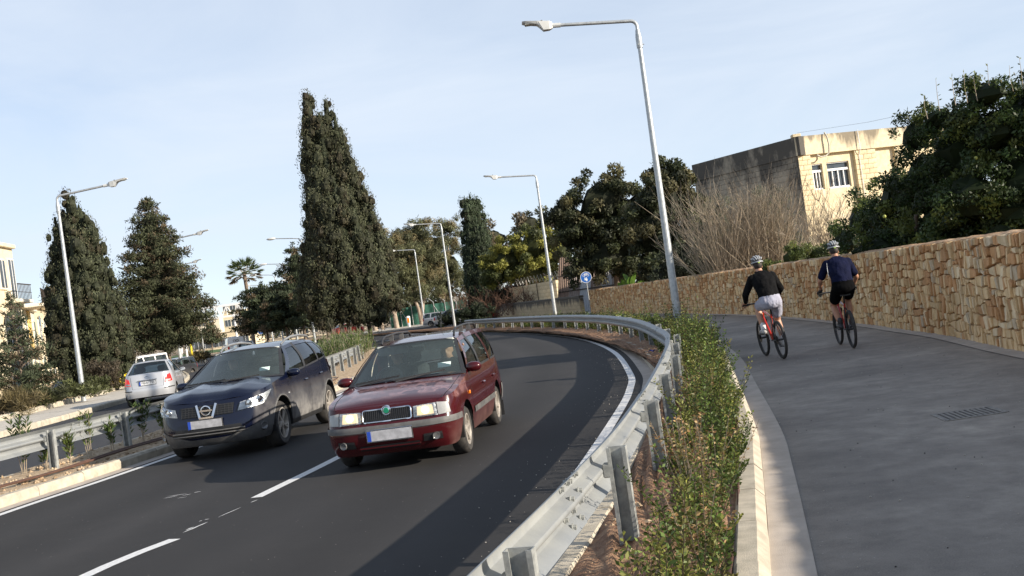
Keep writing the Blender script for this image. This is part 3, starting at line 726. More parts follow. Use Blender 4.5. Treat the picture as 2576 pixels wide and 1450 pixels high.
class Body:
    def __init__(s, sp):
        s.sp = sp; P = [Vector(p) for p in sp['plan']]
        P = [Vector((P[1].x, -P[1].y))] + P + [Vector((P[-2].x, -P[-2].y))]; out = []
        for i in range(1, len(P)-2):
            a, b, c, d = P[i-1], P[i], P[i+1], P[i+2]
            for k in range(24):
                t = k/24; out.append(.5*((2*b)+(c-a)*t+(2*a-5*b+4*c-d)*t*t+(3*b-a-3*c+d)*t**3))
        out.append(P[-2]); out = resample(out, .035)
        s.P = np.array([(p.x, p.y) for p in out]); d = np.gradient(s.P, axis=0); d /= np.linalg.norm(d, axis=1)[:, None]
        s.N = np.stack([-d[:, 1], d[:, 0]], 1)
        if s.N[len(s.N)//2, 1] < 0: s.N = -s.N
        s.S = np.concatenate([[0], np.cumsum(np.linalg.norm(np.diff(s.P, axis=0), axis=1))]); s.len = s.S[-1]
        s.imax = int(np.argmax(s.P[:, 1]))
    def tab(s, k, x): t = s.sp[k]; xs = np.array([a for a, _ in t]); ys = np.array([b for _, b in t]); o = np.argsort(xs); return np.interp(x, xs[o], ys[o])
    def ztop(s, x): return s.tab('ztop', x)
    def pl(s, q): return np.array([np.interp(q, s.S, s.P[:, 0]), np.interp(q, s.S, s.P[:, 1])]), np.array([np.interp(q, s.S, s.N[:, 0]), np.interp(q, s.S, s.N[:, 1])])
    def surf(s, q, z, off=0, side=1):
        p, n = s.pl(q); wf, wr, ws = max(0, n[0])**1.3, max(0, -n[0])**1.3, abs(n[1])**1.3; T = wf+wr+ws
        i = (wf*s.tab('inf', z)+wr*s.tab('inr', z)+ws*s.tab('ins', z))/T
        e = p - n*(i-off); return Vector((e[0], side*e[1], z))
    def q_of_x(s, x, rear=False):
        """arc position on the flank at this x"""
        idx = np.arange(len(s.S)); return float(np.interp(-x, -s.P[:, 0], s.S))
    def belt(s, x, off=0):
        z = float(s.ztop(x)); return s.surf(s.q_of_x(x), z, off)
    def zbot(s, q):
        p, n = s.pl(q); z = float(s.tab('zbot', p[0]))
        if abs(n[1]) > .5:
            for xw in s.sp['axles']:
                Ra = s.sp['arch']; d = abs(p[0]-xw)
                if d < Ra: z = max(z, s.sp['wr']+.01+math.sqrt(Ra*Ra-d*d))
        return z
    def patch(s, mb, quad, off, nu=6, nv=4, side=1, flip=None):
        """quad: four (s, z) corners: inner-bottom, outer-bottom, outer-top, inner-top"""
        (a, b, c, d) = quad
        def f(u, v):
            q = (a[0]*(1-u)+b[0]*u)*(1-v)+(d[0]*(1-u)+c[0]*u)*v; z = (a[1]*(1-u)+b[1]*u)*(1-v)+(d[1]*(1-u)+c[1]*u)*v
            sd = side
            if q < 0: q, sd = -q, -side
            if q > s.len: q, sd = 2*s.len-q, -side
            return s.surf(q, z, off, sd)
        mb.grid(f, nu, nv, flip=(side < 0))
    def yq(s, y, z):
        """arc position on the nose where |y| is reached"""
        k = s.imax; return float(np.interp(y, s.P[:k, 1], s.S[:k]))

def wheel_meshes(r, w, rr, spokes, mat_rim, style=0):
    t = MB(); Mx = Matrix.Rotation(math.pi/2, 4, 'X')       # axis along Y
    t.lathe([(rr, -w/2+.01), (rr+.012, -w/2), (r-.035, -w/2-.004), (r-.012, -w/2+.018), (r, -w/2+.04), (r, w/2-.04), (r-.012, w/2-.018), (r-.035, w/2+.004), (rr+.012, w/2), (rr, w/2-.01)], 36, M=Mx)
    tm = t.mesh('tyre', 40)
    g = MB(); g.lathe([(rr+.004, w/2-.004), (rr-.012, w/2-.001), (rr-.022, w/2-.02), (rr-.03, -w/2+.02)], 36, M=Mx)
    yo = -(w/2-.03)
    for k in range(spokes):
        a = 2*math.pi*k/spokes
        for da in ((-.12, .12) if style else (0,)):
            c, s_ = math.cos(a), math.sin(a); c2, s2 = math.cos(a+da), math.sin(a+da)
            g.bar((.04*c, yo, .04*s_), ((rr-.015)*c2, yo-.012, (rr-.015)*s2), .022 if style else .05, .02, up=(0, -1, 0))
    g.lathe([(0, .03), (.05, .025), (.06, .0), (.065, -.03)], 16, M=Matrix.Translation((0, yo+.01, 0)) @ Mx)
    rm = g.mesh('rim', 35)
    d = MB(); d.disc((0, -(w/2-.075), 0), rr-.02, 28, M=Matrix.Rotation(math.pi/2, 3, 'X')); dm = d.mesh('brake_disc')
    return tm, rm, dm

def make_car(name, sp, loc, yaw, label, z=0, group=None):
    B = Body(sp); root = empty(name, (loc[0], loc[1], z), yaw-math.pi/2, label, 'car' if 'cat' not in sp else sp['cat'], group)
    pm = sp['paint']; K = 11
    body = MB()
    for side in (1, -1):
        idx = list(range(0, len(B.S))); rows = []
        for i in idx:
            q = B.S[i]; zt = float(B.ztop(B.P[i, 0])); zb = min(B.zbot(q), zt-.02)
            rows.append([B.surf(q, zb+(zt-zb)*k/K, 0, side) for k in range(K+1)])
        vs = [p for r_ in rows for p in r_]; n = K+1
        fs = [(i*n+k, (i+1)*n+k, (i+1)*n+k+1, i*n+k+1) for i in range(len(idx)-1) for k in range(K)]
        body.add(vs, [f[::-1] for f in fs] if side < 0 else fs)
    J = 14
    def cap(ii, crown, x0, sgn):
        rows = []
        for i in ii:
            p = B.surf(B.S[i], float(B.ztop(B.P[i, 0]))); xx = p.x
            k0 = min(1, max(0, abs(xx-x0))/.35); k0 = k0*k0*(3-2*k0); row = []
            for j in range(J+1):
                v = 1-2*j/J; zz = p.z + crown*k0*(1-v*v)
                if sgn > 0 and 'hood' in sp: zz += sp['hood'](v*p.y, xx)*k0
                row.append(Vector((xx, p.y*v, zz)))
            rows.append(row)
        vs = [q for r_ in rows for q in r_]; n = J+1
        fs = [(i*n+k, i*n+k+1, (i+1)*n+k+1, (i+1)*n+k) for i in range(len(rows)-1) for k in range(J)]
        body.add(vs, [f[::-1] for f in fs])
    xw = sp['ws'][0]
    front = [i for i in range(len(B.S)) if B.P[i, 0] >= xw-.25]; cap(front, sp.get('crown', .05), B.P[0, 0], 1)
    xr = sp['rw'][0]
    rear = [i for i in range(len(B.S)) if B.P[i, 0] <= xr+.12]; cap(rear, sp.get('rcrown', .03), B.P[-1, 0], -1)
    # roof and pillars
    def roofpt(x, v):
        yr, zr = float(B.tab('yr', x)), float(B.tab('zr', x)); y = yr*(2*v-1); e = abs(2*v-1)
        return Vector((x, y, zr + sp.get('rcr', .035)*(1-e**2.5)))
    xat, xdt = sp['ws'][1], sp['rw'][1]
    bowt, bowr = sp.get('bowt', .07), sp.get('bowr', .05)
    def roof(u, v):
        e = 1-(2*v-1)**2; xf, xb = xat+bowt*e, xdt-bowr*e; x = xf+(xb-xf)*u; return roofpt(x, v)
    body.grid(roof, 16, 12, flip=True)
    def sidept(xb, xt, v, side, off=0):
        b = B.belt(xb); t = Vector((xt, float(B.tab('yr', xt)), float(B.tab('zr', xt))))
        p = b.lerp(t, v); p.y += .035*math.sin(math.pi*v)*sp.get('bulge', 1)+off; return Vector((p.x, side*p.y, p.z))
    cells = sp['cells']; xb0, xt0 = sp['ws'][0], xat
    wins = []; blk = MB()
    for (xb1, xt1, kind) in cells:
        for side in (1, -1):
            def cell(u, v, a=xb0, b_=xb1, c=xt0, d=xt1, off=0, v0=0, v1=1): return sidept(a+(b_-a)*u, c+(d-c)*u, v0+(v1-v0)*v, side, off)
            if kind == 'p': body.grid(cell, 3, 8, flip=side < 0)
            elif kind == 'b': blk.grid(cell, 3, 8, flip=side < 0)
            else:
                tgt = body if sp.get('cant', 1) else blk
                tgt.grid(lambda u, v: cell(u, v, v0=.88, v1=1), 8, 2, flip=side < 0)
                blk.grid(lambda u, v: cell(u, v, v0=-.02, v1=.05, off=.004), 8, 1, flip=side < 0)
                wins.append((kind, side, xb0, xb1, xt0, xt1))
        xb0, xt0 = xb1, xt1
    bo = body.build('body', pm, root, smooth=sp.get('sharp', 38))
    if blk.v: blk.build('window_trim', M['trim'], bo, smooth=40)
    for kind, side, a, b_, c, d in wins:
        g = MB(); g.grid(lambda u, v: sidept(a+(b_-a)*u, c+(d-c)*u, .03+.86*v, side, -.012), 8, 8, flip=side < 0)
        g.build('side_window', M[{'g': 'sideglass', 'd': 'privacy'}[kind]], root, smooth=180)
    # windscreen and rear window
    bowb = sp.get('bowb', .18)
    def screen(front):
        xb, xt = (sp['ws'] if front else sp['rw']); b = B.belt(xb); yt, zt = float(B.tab('yr', xt)), float(B.tab('zr', xt)); sg = 1 if front else -1
        bb, bt = (bowb, bowt) if front else (sp.get('bowrb', .08), bowr)
        def f(u, v, off=0):
            w = 2*u-1; e = 1-w*w; zc = b.z + (sp.get('crown', .05)*.75 if front else sp.get('rcrown', .03)*.8)*e*(1-v)
            p = Vector((xb+sg*bb*e, b.y*w, zc)).lerp(Vector((xt+sg*bt*e, yt*w, zt+sp.get('rcr', .035)*(1-abs(w)**2.5))), v)
            p.x += sg*off; p.z += off*.5; return p
        return f
    f = screen(True); g = MB(); g.grid(lambda u, v: f(.03+.94*u, .02+.95*v, .004), 14, 10); ws = g.build('windscreen', M['glass'], root, smooth=180)
    g = MB()
    for u0, u1, v0, v1 in ((0, .035, 0, 1), (.965, 1, 0, 1), (.03, .97, .96, 1.0), (.03, .97, 0, .045)):
        g.grid(lambda u, v: f(u0+(u1-u0)*u, v0+(v1-v0)*v, .007), 10, 6)
    g.build('windscreen_seal', M['trim'], ws, smooth=180)
    if sp.get('rearglass', 1):
        h = screen(False); g = MB(); g.grid(lambda u, v: h(.05+.9*u, .04+.9*v, .004), 14, 8, flip=True); rwo = g.build('rear_window', M[sp.get('rgm', 'sideglass')], root, smooth=180)
        g = MB()
        for u0, u1, v0, v1 in ((0, .055, 0, 1), (.945, 1, 0, 1), (.05, .95, .93, 1.0), (.05, .95, 0, .045)):
            g.grid(lambda u, v: h(u0+(u1-u0)*u, v0+(v1-v0)*v, .002), 10, 6, flip=True)
        g.build('rear_window_frame', pm, bo, smooth=180)
    else:
        h = screen(False); g = MB(); g.grid(lambda u, v: h(u, v, 0), 14, 8, flip=True); g.build('tailgate_upper', pm, bo, smooth=180)
    # lining, floor, seats, dashboard, steering wheel
    g = MB(); g.grid(lambda u, v: roof(u, v)+Vector((0, 0, -.035)), 8, 8); g.build('roof_lining', M['lining'], root, smooth=180)
    g = MB(); ring = [B.surf(B.S[i], .30, -.05, 1) for i in range(0, len(B.S), 4)]; ring2 = [Vector((p.x, -p.y, p.z)) for p in ring[::-1]]
    g.add([Vector((p.x, p.y, sp.get('floor', .30))) for p in ring+ring2], [tuple(range(len(ring)*2))])
    g.build('underbody', M['under'], root)
    if sp.get('cabin', 1):
        zb = float(B.ztop(xw-.6)); yw = B.belt(xw-.5).y
        for side in (1, -1):
            for k, xs in enumerate((xw-1.05, xw-1.95)):
                if xs < xr+.2: continue
                g = MB(); c = Matrix.Rotation(R(-12), 3, 'Y')
                g.bbox((xs, side*yw*.48, zb-.18), (.16, .46, .56), .06, M=c); g.bbox((xs+.3, side*yw*.48, zb-.42), (.5, .48, .14), .05)
                g.bbox((xs-.08, side*yw*.48, zb+.2), (.10, .26, .19), .045, M=c); g.tube([(xs-.04, side*yw*.48, zb), (xs-.07, side*yw*.48, zb+.15)], .03, 6)
                g.build('seat', M['seat'], root, smooth=50)
        g = MB(); g.grid(lambda u, v: Vector((xw-.42+.42*v+bowb*.6*(1-(2*u-1)**2)*v, (2*u-1)*yw*.93, zb-.045-.03*v+.02*math.sin(6*u))), 10, 4); g.box((xw-.42, 0, zb-.17), (.04, yw*1.84, .25)); g.build('dashboard', M['greytrim'], root, smooth=40)
        g = MB(); c = Vector((xw-.55, -yw*.48, zb-.02)); T = Matrix.Rotation(R(65), 3, 'Y')
        g.tube([c + T @ Vector((.18*math.cos(a), .18*math.sin(a), 0)) for a in np.linspace(0, 2*math.pi, 20)[:-1]], .014, 6, closed=True)
        g.bar(c + T @ Vector((0, -.17, 0)), c + T @ Vector((0, .17, 0)), .04, .02); g.tube([c, c+T @ Vector((0, 0, -.2))], .03, 6); g.build('steering_wheel', M['trim'], root, smooth=50)
        g = MB(); g.bbox((xat-.05+bowt, 0, float(B.tab('zr', xat))-.08), (.03, .22, .07), .015); g.build('rear_view_mirror', M['trim'], root)
        for side in (1, -1):
            g = MB(); g.bbox((xat-.0, side*yw*.42, float(B.tab('zr', xat))-.045), (.05, .42, .15), .02, M=Matrix.Rotation(R(35), 3, 'Y')); g.build('sun_visor', M['lining'], root)
    # wheels and wheel wells
    w = sp.get('tw', .19); tm, rm, dm = wheel_meshes(sp['wr'], w, sp['rimr'], sp.get('spokes', 5), None, sp.get('rstyle', 0))
    for xw_ in sp['axles']:
        for side in (1, -1):
            p, nn = B.pl(B.q_of_x(xw_)); y = p[1]-w/2-.025
            t = link('wheel', tm, M['tyre'], root, loc=(xw_, side*y, sp['wr'])); t.rotation_euler = (0, random.uniform(0, 1), math.pi if side > 0 else 0)
            link('rim', rm, sp.get('rimm', M['rim']), t); link('brake_disc', dm, M['under'], t)
            g = MB(); Ra = sp['arch']-.006
            A = np.linspace(-.2, math.pi+.2, 18)
            g.grid(lambda u, v: Vector((xw_+Ra*math.cos(-.2+(math.pi+.4)*u), side*(p[1]-.012-.5*v), sp['wr']+.01+Ra*math.sin(-.2+(math.pi+.4)*u))), 18, 2)
            vs = [Vector((xw_+Ra*math.cos(a), side*(p[1]-.5), sp['wr']+.01+Ra*math.sin(a))) for a in A]; g.add(vs, [tuple(range(len(vs)))])
            g.build('wheel_well', M['under'], root)
            if sp.get('lip'):
                g = MB(); pts = []
                for a in np.linspace(.05, math.pi-.05, 20):
                    x = xw_+(sp['arch']+.012)*math.cos(a); z_ = sp['wr']+.01+(sp['arch']+.012)*math.sin(a); q = B.q_of_x(x); pts.append(B.surf(q, z_, .002, side))
                g.tube(pts, sp['lip'], 6); g.build('wheel_arch', sp.get('lipm', pm), root, smooth=60)
    # shut lines, handles, sills
    g = MB()
    for (x0, x1, zlow) in sp.get('seams', ()):
        for side in (1, -1):
            a, b_ = B.q_of_x(x0), B.q_of_x(x1); zt = float(B.ztop(x0))-.02
            B.patch(g, [(a-.004, zlow), (a+.004, zlow), (b_+.004, zt), (b_-.004, zt)], .0015, 1, 12, side)
    if g.v: g.build('door_gap', M['black'], bo)
    for (x, z_) in sp.get('handles', ()):
        for side in (1, -1):
            g = MB(); p = B.surf(B.q_of_x(x), z_, .012, side); g.bbox(p, (.17, .03, .032), .012); g.build('door_handle', sp.get('hm', pm), root)
    for side in (1, -1):
        if 'mirror' in sp:
            mxx, mz, my = sp['mirror']; b_ = B.belt(mxx); c = Vector((mxx+.03, side*(b_.y+my), mz))
            g = MB(); g.ball(c, (.075, .105, .068), 14, 10); g.v = [(min(max(x, c.x-.06), c.x+.07), y, max(min(z_, c.z+.062), c.z-.06)) for x, y, z_ in g.v]
            mo = g.build('mirror', sp.get('mm', pm), root, smooth=50)
            g = MB(); g.bar((mxx, side*(b_.y-.02), mz-.05), (mxx+.02, side*(b_.y+my-.04), mz-.04), .05, .03); g.build('mirror_arm', M['trim'], mo)
            g = MB(); g.bbox(c+Vector((-.062, 0, 0)), (.004, .16, .1), .002); g.build('mirror_glass', M['chrome'], mo)
    return root, B, bo

def text_mesh(cu):
    tmp = bpy.data.objects.new('tmp', cu); col.objects.link(tmp); bpy.context.view_layer.update()
    me = bpy.data.meshes.new_from_object(tmp.evaluated_get(bpy.context.evaluated_depsgraph_get())); bpy.data.objects.remove(tmp); return me
def both(fn):
    for side in (1, -1): fn(side)
def plate_obj(root, B, z, s_or_rear, wdt=.52, hgt=.115, mat=None, text=None, frame=None, tilt=0, y0=0):
    """plate on the nose (+) or tail (-) at centre height z"""
    sg = 1 if s_or_rear > 0 else -1
    q = 0 if sg > 0 else B.len
    x = B.surf(q, z, .02).x; y = y0
    g = MB(); g.bbox((x, y, z), (.012, wdt+.03, hgt+.03), .004); po = g.build('number_plate_frame', frame or M['trim'], root)
    g = MB(); g.box((x+sg*.0075, y, z), (.004, wdt, hgt)); pl_ = g.build('number_plate', mat or M['plate'], root)
    g = MB(); g.box((x+sg*.0105, y-sg*(wdt/2-.022), z), (.003, .044, hgt)); g.build('country_band', M['plateblue'], pl_)
    if text:
        cu = bpy.data.curves.new('plate_text', 'FONT'); cu.body = text; cu.size = hgt*1.0; cu.extrude = .0008; cu.align_x = 'CENTER'; cu.align_y = 'CENTER'; cu.space_character = .95
        t = bpy.data.objects.new('lettering', text_mesh(cu)); col.objects.link(t); t.data.materials.append(M['black']); t.parent = pl_
        t.location = (x+sg*.0125, y+sg*.02, z); t.rotation_euler = (math.pi/2, 0, math.pi/2 if sg > 0 else -math.pi/2)
    return pl_

# ------------------------------------------------- old maroon estate
mar = paint('maroon_paint', (.046, .0042, .0062), (.056, .0054, .0078), dirt=.55, dirtc=(.30, .20, .17), rough=.26, zlo=.15, zhi=.55)
def blotchy(m):
    """sun-bleached lacquer blotches on the bonnet"""
    n, l = m.node_tree.nodes, m.node_tree.links; b = n['Principled BSDF']; src = b.inputs['Base Color'].links[0].from_socket
    t = n.new('ShaderNodeTexCoord'); sx = n.new('ShaderNodeSeparateXYZ'); l.new(t.outputs['Object'], sx.inputs[0])
    z = n.new('ShaderNodeTexNoise'); z.inputs['Scale'].default_value = 2.6; z.inputs['Detail'].default_value = 5; z.inputs['Roughness'].default_value = .6; l.new(t.outputs['Object'], z.inputs['Vector'])
    r = n.new('ShaderNodeValToRGB'); e = r.color_ramp; e.elements[0].position = .44; e.elements[0].color = (0, 0, 0, 1); e.elements[1].position = .485; e.elements[1].color = (1, 1, 1, 1); k = e.elements.new(.55); k.color = (.25, .25, .25, 1)
    l.new(z.outputs['Fac'], r.inputs['Fac'])
    def band(sock, a, b_, c, d):
        m1 = n.new('ShaderNodeMapRange'); m1.inputs['From Min'].default_value = a; m1.inputs['From Max'].default_value = b_; l.new(sock, m1.inputs['Value'])
        m2 = n.new('ShaderNodeMapRange'); m2.inputs['From Min'].default_value = d; m2.inputs['From Max'].default_value = c; l.new(sock, m2.inputs['Value'])
        mm = n.new('ShaderNodeMath'); mm.operation = 'MULTIPLY'; l.new(m1.outputs[0], mm.inputs[0]); l.new(m2.outputs[0], mm.inputs[1]); return mm.outputs[0]
    w1 = band(sx.outputs['X'], -.28, -.18, .38, .55); w2 = band(sx.outputs['Z'], .71, .74, 1.0, 1.1)
    mm = n.new('ShaderNodeMath'); mm.operation = 'MULTIPLY'; l.new(w1, mm.inputs[0]); l.new(w2, mm.inputs[1])
    m3 = n.new('ShaderNodeMath'); m3.operation = 'MULTIPLY'; l.new(mm.outputs[0], m3.inputs[0]); l.new(r.outputs['Color'], m3.inputs[1])
    m4 = n.new('ShaderNodeMath'); m4.operation = 'MULTIPLY'; l.new(m3.outputs[0], m4.inputs[0]); m4.inputs[1].default_value = .55
    q = n.new('ShaderNodeMix'); q.data_type = 'RGBA'; l.new(m4.outputs[0], q.inputs[0]); l.new(src, q.inputs[6]); q.inputs[7].default_value = (.42, .22, .21, 1); l.new(q.outputs[2], b.inputs['Base Color'])
blotchy(mar)
estate_spec = dict(paint=mar, axles=(0, -2.45), wr=.285, arch=.345, rimr=.185, tw=.175, spokes=5, rimm=M['rimdirty'], rstyle=1,
    plan=[(.78,0),(.775,.3),(.745,.55),(.66,.71),(.48,.785),(0,.808),(-1,.817),(-2.4,.812),(-3.0,.79),(-3.3,.735),(-3.41,.6),(-3.435,.3),(-3.435,0)],
    ztop=[(.8,.735),(.62,.765),(.2,.84),(-.3,.905),(-.55,.935),(-1.5,.945),(-3.0,.955),(-3.44,.955)],
    inf=[(.15,.14),(.2,.10),(.27,.03),(.36,.0),(.53,.0),(.535,.0),(.55,.035),(.57,.055),(.70,.085),(.735,.11),(.78,.15)],
    ins=[(.15,.10),(.2,.07),(.3,.025),(.45,.0),(.62,.0),(.75,.015),(.86,.03),(.96,.055)],
    inr=[(.2,.08),(.3,.0),(.52,.0),(.55,.04),(.96,.07)],
    zbot=[(.8,.2),(.5,.2),(.35,.215),(-2.1,.20),(-2.8,.24),(-3.44,.26)],
    ws=(-.45,-1.2), rw=(-3.37,-3.12), yr=[(-1.1,.555),(-2,.585),(-3.2,.565)], zr=[(-1.1,1.335),(-1.2,1.35),(-1.7,1.395),(-2.4,1.405),(-3.0,1.395),(-3.2,1.375)],
    bowb=.15, bowt=.09, crown=.035, rcr=.03, hood=lambda y, x: .012*max(0, 1-abs(abs(y)-.36)/.12)*0,
    cells=[(-.56,-1.29,'p'),(-1.42,-1.53,'g'),(-1.53,-1.63,'b'),(-2.33,-2.30,'g'),(-2.46,-2.45,'p'),(-3.16,-3.0,'g'),(-3.37,-3.12,'p')],
    seams=[(-.40,-.45,.24),(-1.48,-1.48,.24),(-2.22,-2.42,.52)], handles=[(-1.36,.72),(-2.28,.73)], hm=mar, mirror=(-.62,.985,.075), floor=.24)
SK, SB, sbo = make_car('estate_car', estate_spec, (-1.53, 12.6), -.13, 'maroon old estate car with lit headlights and faded bonnet coming towards the camera')
def sk_details():
    B, root = SB, SK
    # grille
    g = MB(); B.patch(g, [(-.29,.575),(.29,.575),(.29,.708),(-.29,.708)], .012, 12, 4); gr = g.build('grille', M['black'], root)
    for k in range(23):
        y = -.265+.53*k/22; g = MB(); a, b = B.surf(abs(y), .585, .018, 1 if y >= 0 else -1), B.surf(abs(y), .70, .018, 1 if y >= 0 else -1); g.bar(a, b, .006, .012, up=(1, 0, 0)); g.build('grille_bar', M['trim'], gr)
    g = MB(); pts = [(y, .575) for y in np.linspace(-.265, .265, 12)] + [(.28,.58),(.287,.59)] + [(.287,.69),(.28,.702)] + [(y, .71) for y in np.linspace(.265, -.265, 12)] + [(-.28,.702),(-.287,.69)] + [(-.287,.59),(-.28,.58)]
    g.tube([B.surf(abs(y), z, .02, 1 if y >= 0 else -1) for y, z in pts], .0125, 6, closed=True); g.build('grille_surround', M['chrome'], root, smooth=60)
    p = B.surf(0, .695, .03); g = MB(); Mx = Matrix.Translation(p) @ Matrix.Rotation(math.pi/2, 4, 'Y'); g.lathe([(0,.016),(.034,.014),(.044,.006),(.05,.012),(.056,.008),(.058,-.02)], 22, M=Mx)
    e = g.build('badge', M['chrome'], root, smooth=40)
    gm = mk('green_enamel', (.01, .22, .12), .35); g = MB(); g.lathe([(0,.02),(.03,.019),(.034,.014)], 16, M=Mx); g.build('badge_centre', gm, e, smooth=40)
    for side in (1, -1):
        g = MB(); B.patch(g, [(.315,.568),(.60,.568),(.60,.712),(.315,.70)], .008, 8, 4, side); h = g.build('headlight', M['reflector'], root, smooth=60)
        p = B.surf(.455, .64, .016, side); g = MB(); Mx = Matrix.Translation(p) @ Matrix.Rotation(math.pi/2, 4, 'Y'); g.lathe([(0,.012),(.03,.01),(.045,0)], 16, M=Mx); g.build('lit_bulb', M['bulb_on'], h, smooth=60)
        g = MB(); B.patch(g, [(.355,.59),(.56,.59),(.55,.695),(.36,.69)], .012, 6, 4, side); g.build('lit_reflector', M['beam'], h, smooth=60)
        g = MB(); B.patch(g, [(.315,.566),(.60,.566),(.60,.714),(.315,.702)], .032, 8, 4, side); g.build('headlight_lens', M['lens'], h, smooth=60)
        g = MB(); B.patch(g, [(.61,.572),(.775,.58),(.765,.70),(.61,.715)], .012, 6, 4, side); g.build('indicator_lamp', M['whitelamp'], root, smooth=60)
        # bumper rubber strip
        g = MB(); q1 = B.q_of_x(.36); B.patch(g, [(0,.47),(q1,.475),(q1,.545),(0,.54)], .012, 26, 3, side); g.build('bumper_strip', M['greytrim'], root, smooth=60)
        # fog lamp recess
        g = MB(); B.patch(g, [(.40,.295),(.63,.30),(.62,.385),(.41,.38)], .006, 6, 3, side); fo = g.build('fog_recess', M['black'], root)
        p = B.surf(.55, .342, .012, side); n = B.pl(.55)[1]; g = MB(); Mx = Matrix.Translation(p) @ Matrix.Rotation(side*math.atan2(n[1], n[0]), 4, 'Z') @ Matrix.Rotation(math.pi/2, 4, 'Y')
        g.lathe([(0,.012),(.034,.01),(.04,.014),(.044,0)], 18, M=Mx); g.build('fog_lamp', M['foglens'], fo, smooth=50)
        # side rubbing strip, side repeater, rear bumper
        g = MB(); B.patch(g, [(B.q_of_x(-.42),.43),(B.q_of_x(-2.08),.43),(B.q_of_x(-2.08),.505),(B.q_of_x(-.42),.505)], .014, 16, 3, side); g.build('side_strip', M['greytrim'], root, smooth=60)
        g = MB(); p = B.surf(B.q_of_x(-.28), .70, .006, side); g.bbox(p, (.055, .016, .045), .006); g.build('side_repeater', M['amber'], root)
        g = MB(); B.patch(g, [(B.q_of_x(-2.86),.33),(B.len,.33),(B.len,.55),(B.q_of_x(-2.86),.55)], .012, 18, 4, side); g.build('rear_bumper', M['greytrim'], root, smooth=60)
        # roof rails
        g = MB(); y = .50*side; pts = [(-1.34,y,1.385),(-1.42,y,1.455),(-1.55,y,1.482),(-2.2,y,1.50),(-2.9,y,1.485),(-3.02,y,1.46),(-3.08,y,1.40)]
        g.tube(pts, .016, 8); rr_ = g.build('roof_rail', M['trim'], root, smooth=60)
        for x in (-1.9, -2.5): g = MB(); g.bar((x,y,1.41), (x,y,1.49), .06, .02); g.build('rail_foot', M['greytrim'], rr_)
        g = MB(); a = B.q_of_x(-2.75); p = B.surf(a, .2, -.03, side); g.box((-2.78, side*.74, .2), (.012, .16, .22)); g.build('mud_flap', M['trim'], root)
    g = MB(); g.patch = None
    g = MB(); B.patch(g, [(-.36,.26),(.36,.26),(.35,.315),(-.35,.315)], .006, 10, 3); lo = g.build('lower_intake', M['black'], root)
    g = MB(); g.bar(B.surf(.36,.287,.014,-1), B.surf(.36,.287,.014,1), .012, .014); g.build('intake_bar', mar, lo)
    plate_obj(root, B, .425, 1, .52, .115, M['plate'], frame=M['chrome'], y0=.02)
    # bonnet gaps
    g = MB()
    for side in (1, -1):
        pts = [Vector((x, side*(.70-.0*(x))-side*.06*max(0, (x-.3))/.4, 0)) for x in np.linspace(-.4, .66, 14)]
        for a, b in zip(pts, pts[1:]):
            def zt(p): zz = float(B.ztop(p.x)); w = B.belt(p.x).y if p.x < .5 else .74; k0 = min(1, (.78-p.x)/.35); k0 = k0*k0*(3-2*k0); return zz+.035*k0*(1-min(1, abs(p.y)/w)**2)+.0015
            g.bar((a.x, a.y, zt(a)), (b.x, b.y, zt(b)), .006, .003)
    g.build('bonnet_gap', M['black'], sbo)
    # wipers, sticker, aerial
    for y0, y1 in ((-.62, -.05), (-.08, .52)):
        g = MB(); g.bar((-.33+.12*(1-(y0/.7)**2), y0, .965), (-.42+.14*(1-(y1/.7)**2), y1, 1.005), .014, .02); g.tube([(-.26+.1, y0*.9, .945), (-.36+.13*(1-(y1/.7)**2), y1*.7+y0*.3, .99)], .009, 6); g.build('wiper', M['trim'], root)
    g = MB(); g.box((-.60, .47, 1.055), (.003, .17, .075), M=Matrix.Rotation(R(-38), 3, 'Y')); g.build('licence_sticker', M['sticker'], root)
    g = MB(); g.tube([(-2.95, 0, 1.42), (-3.2, 0, 1.75)], .005, 6); g.build('aerial', M['trim'], root)
sk_details()

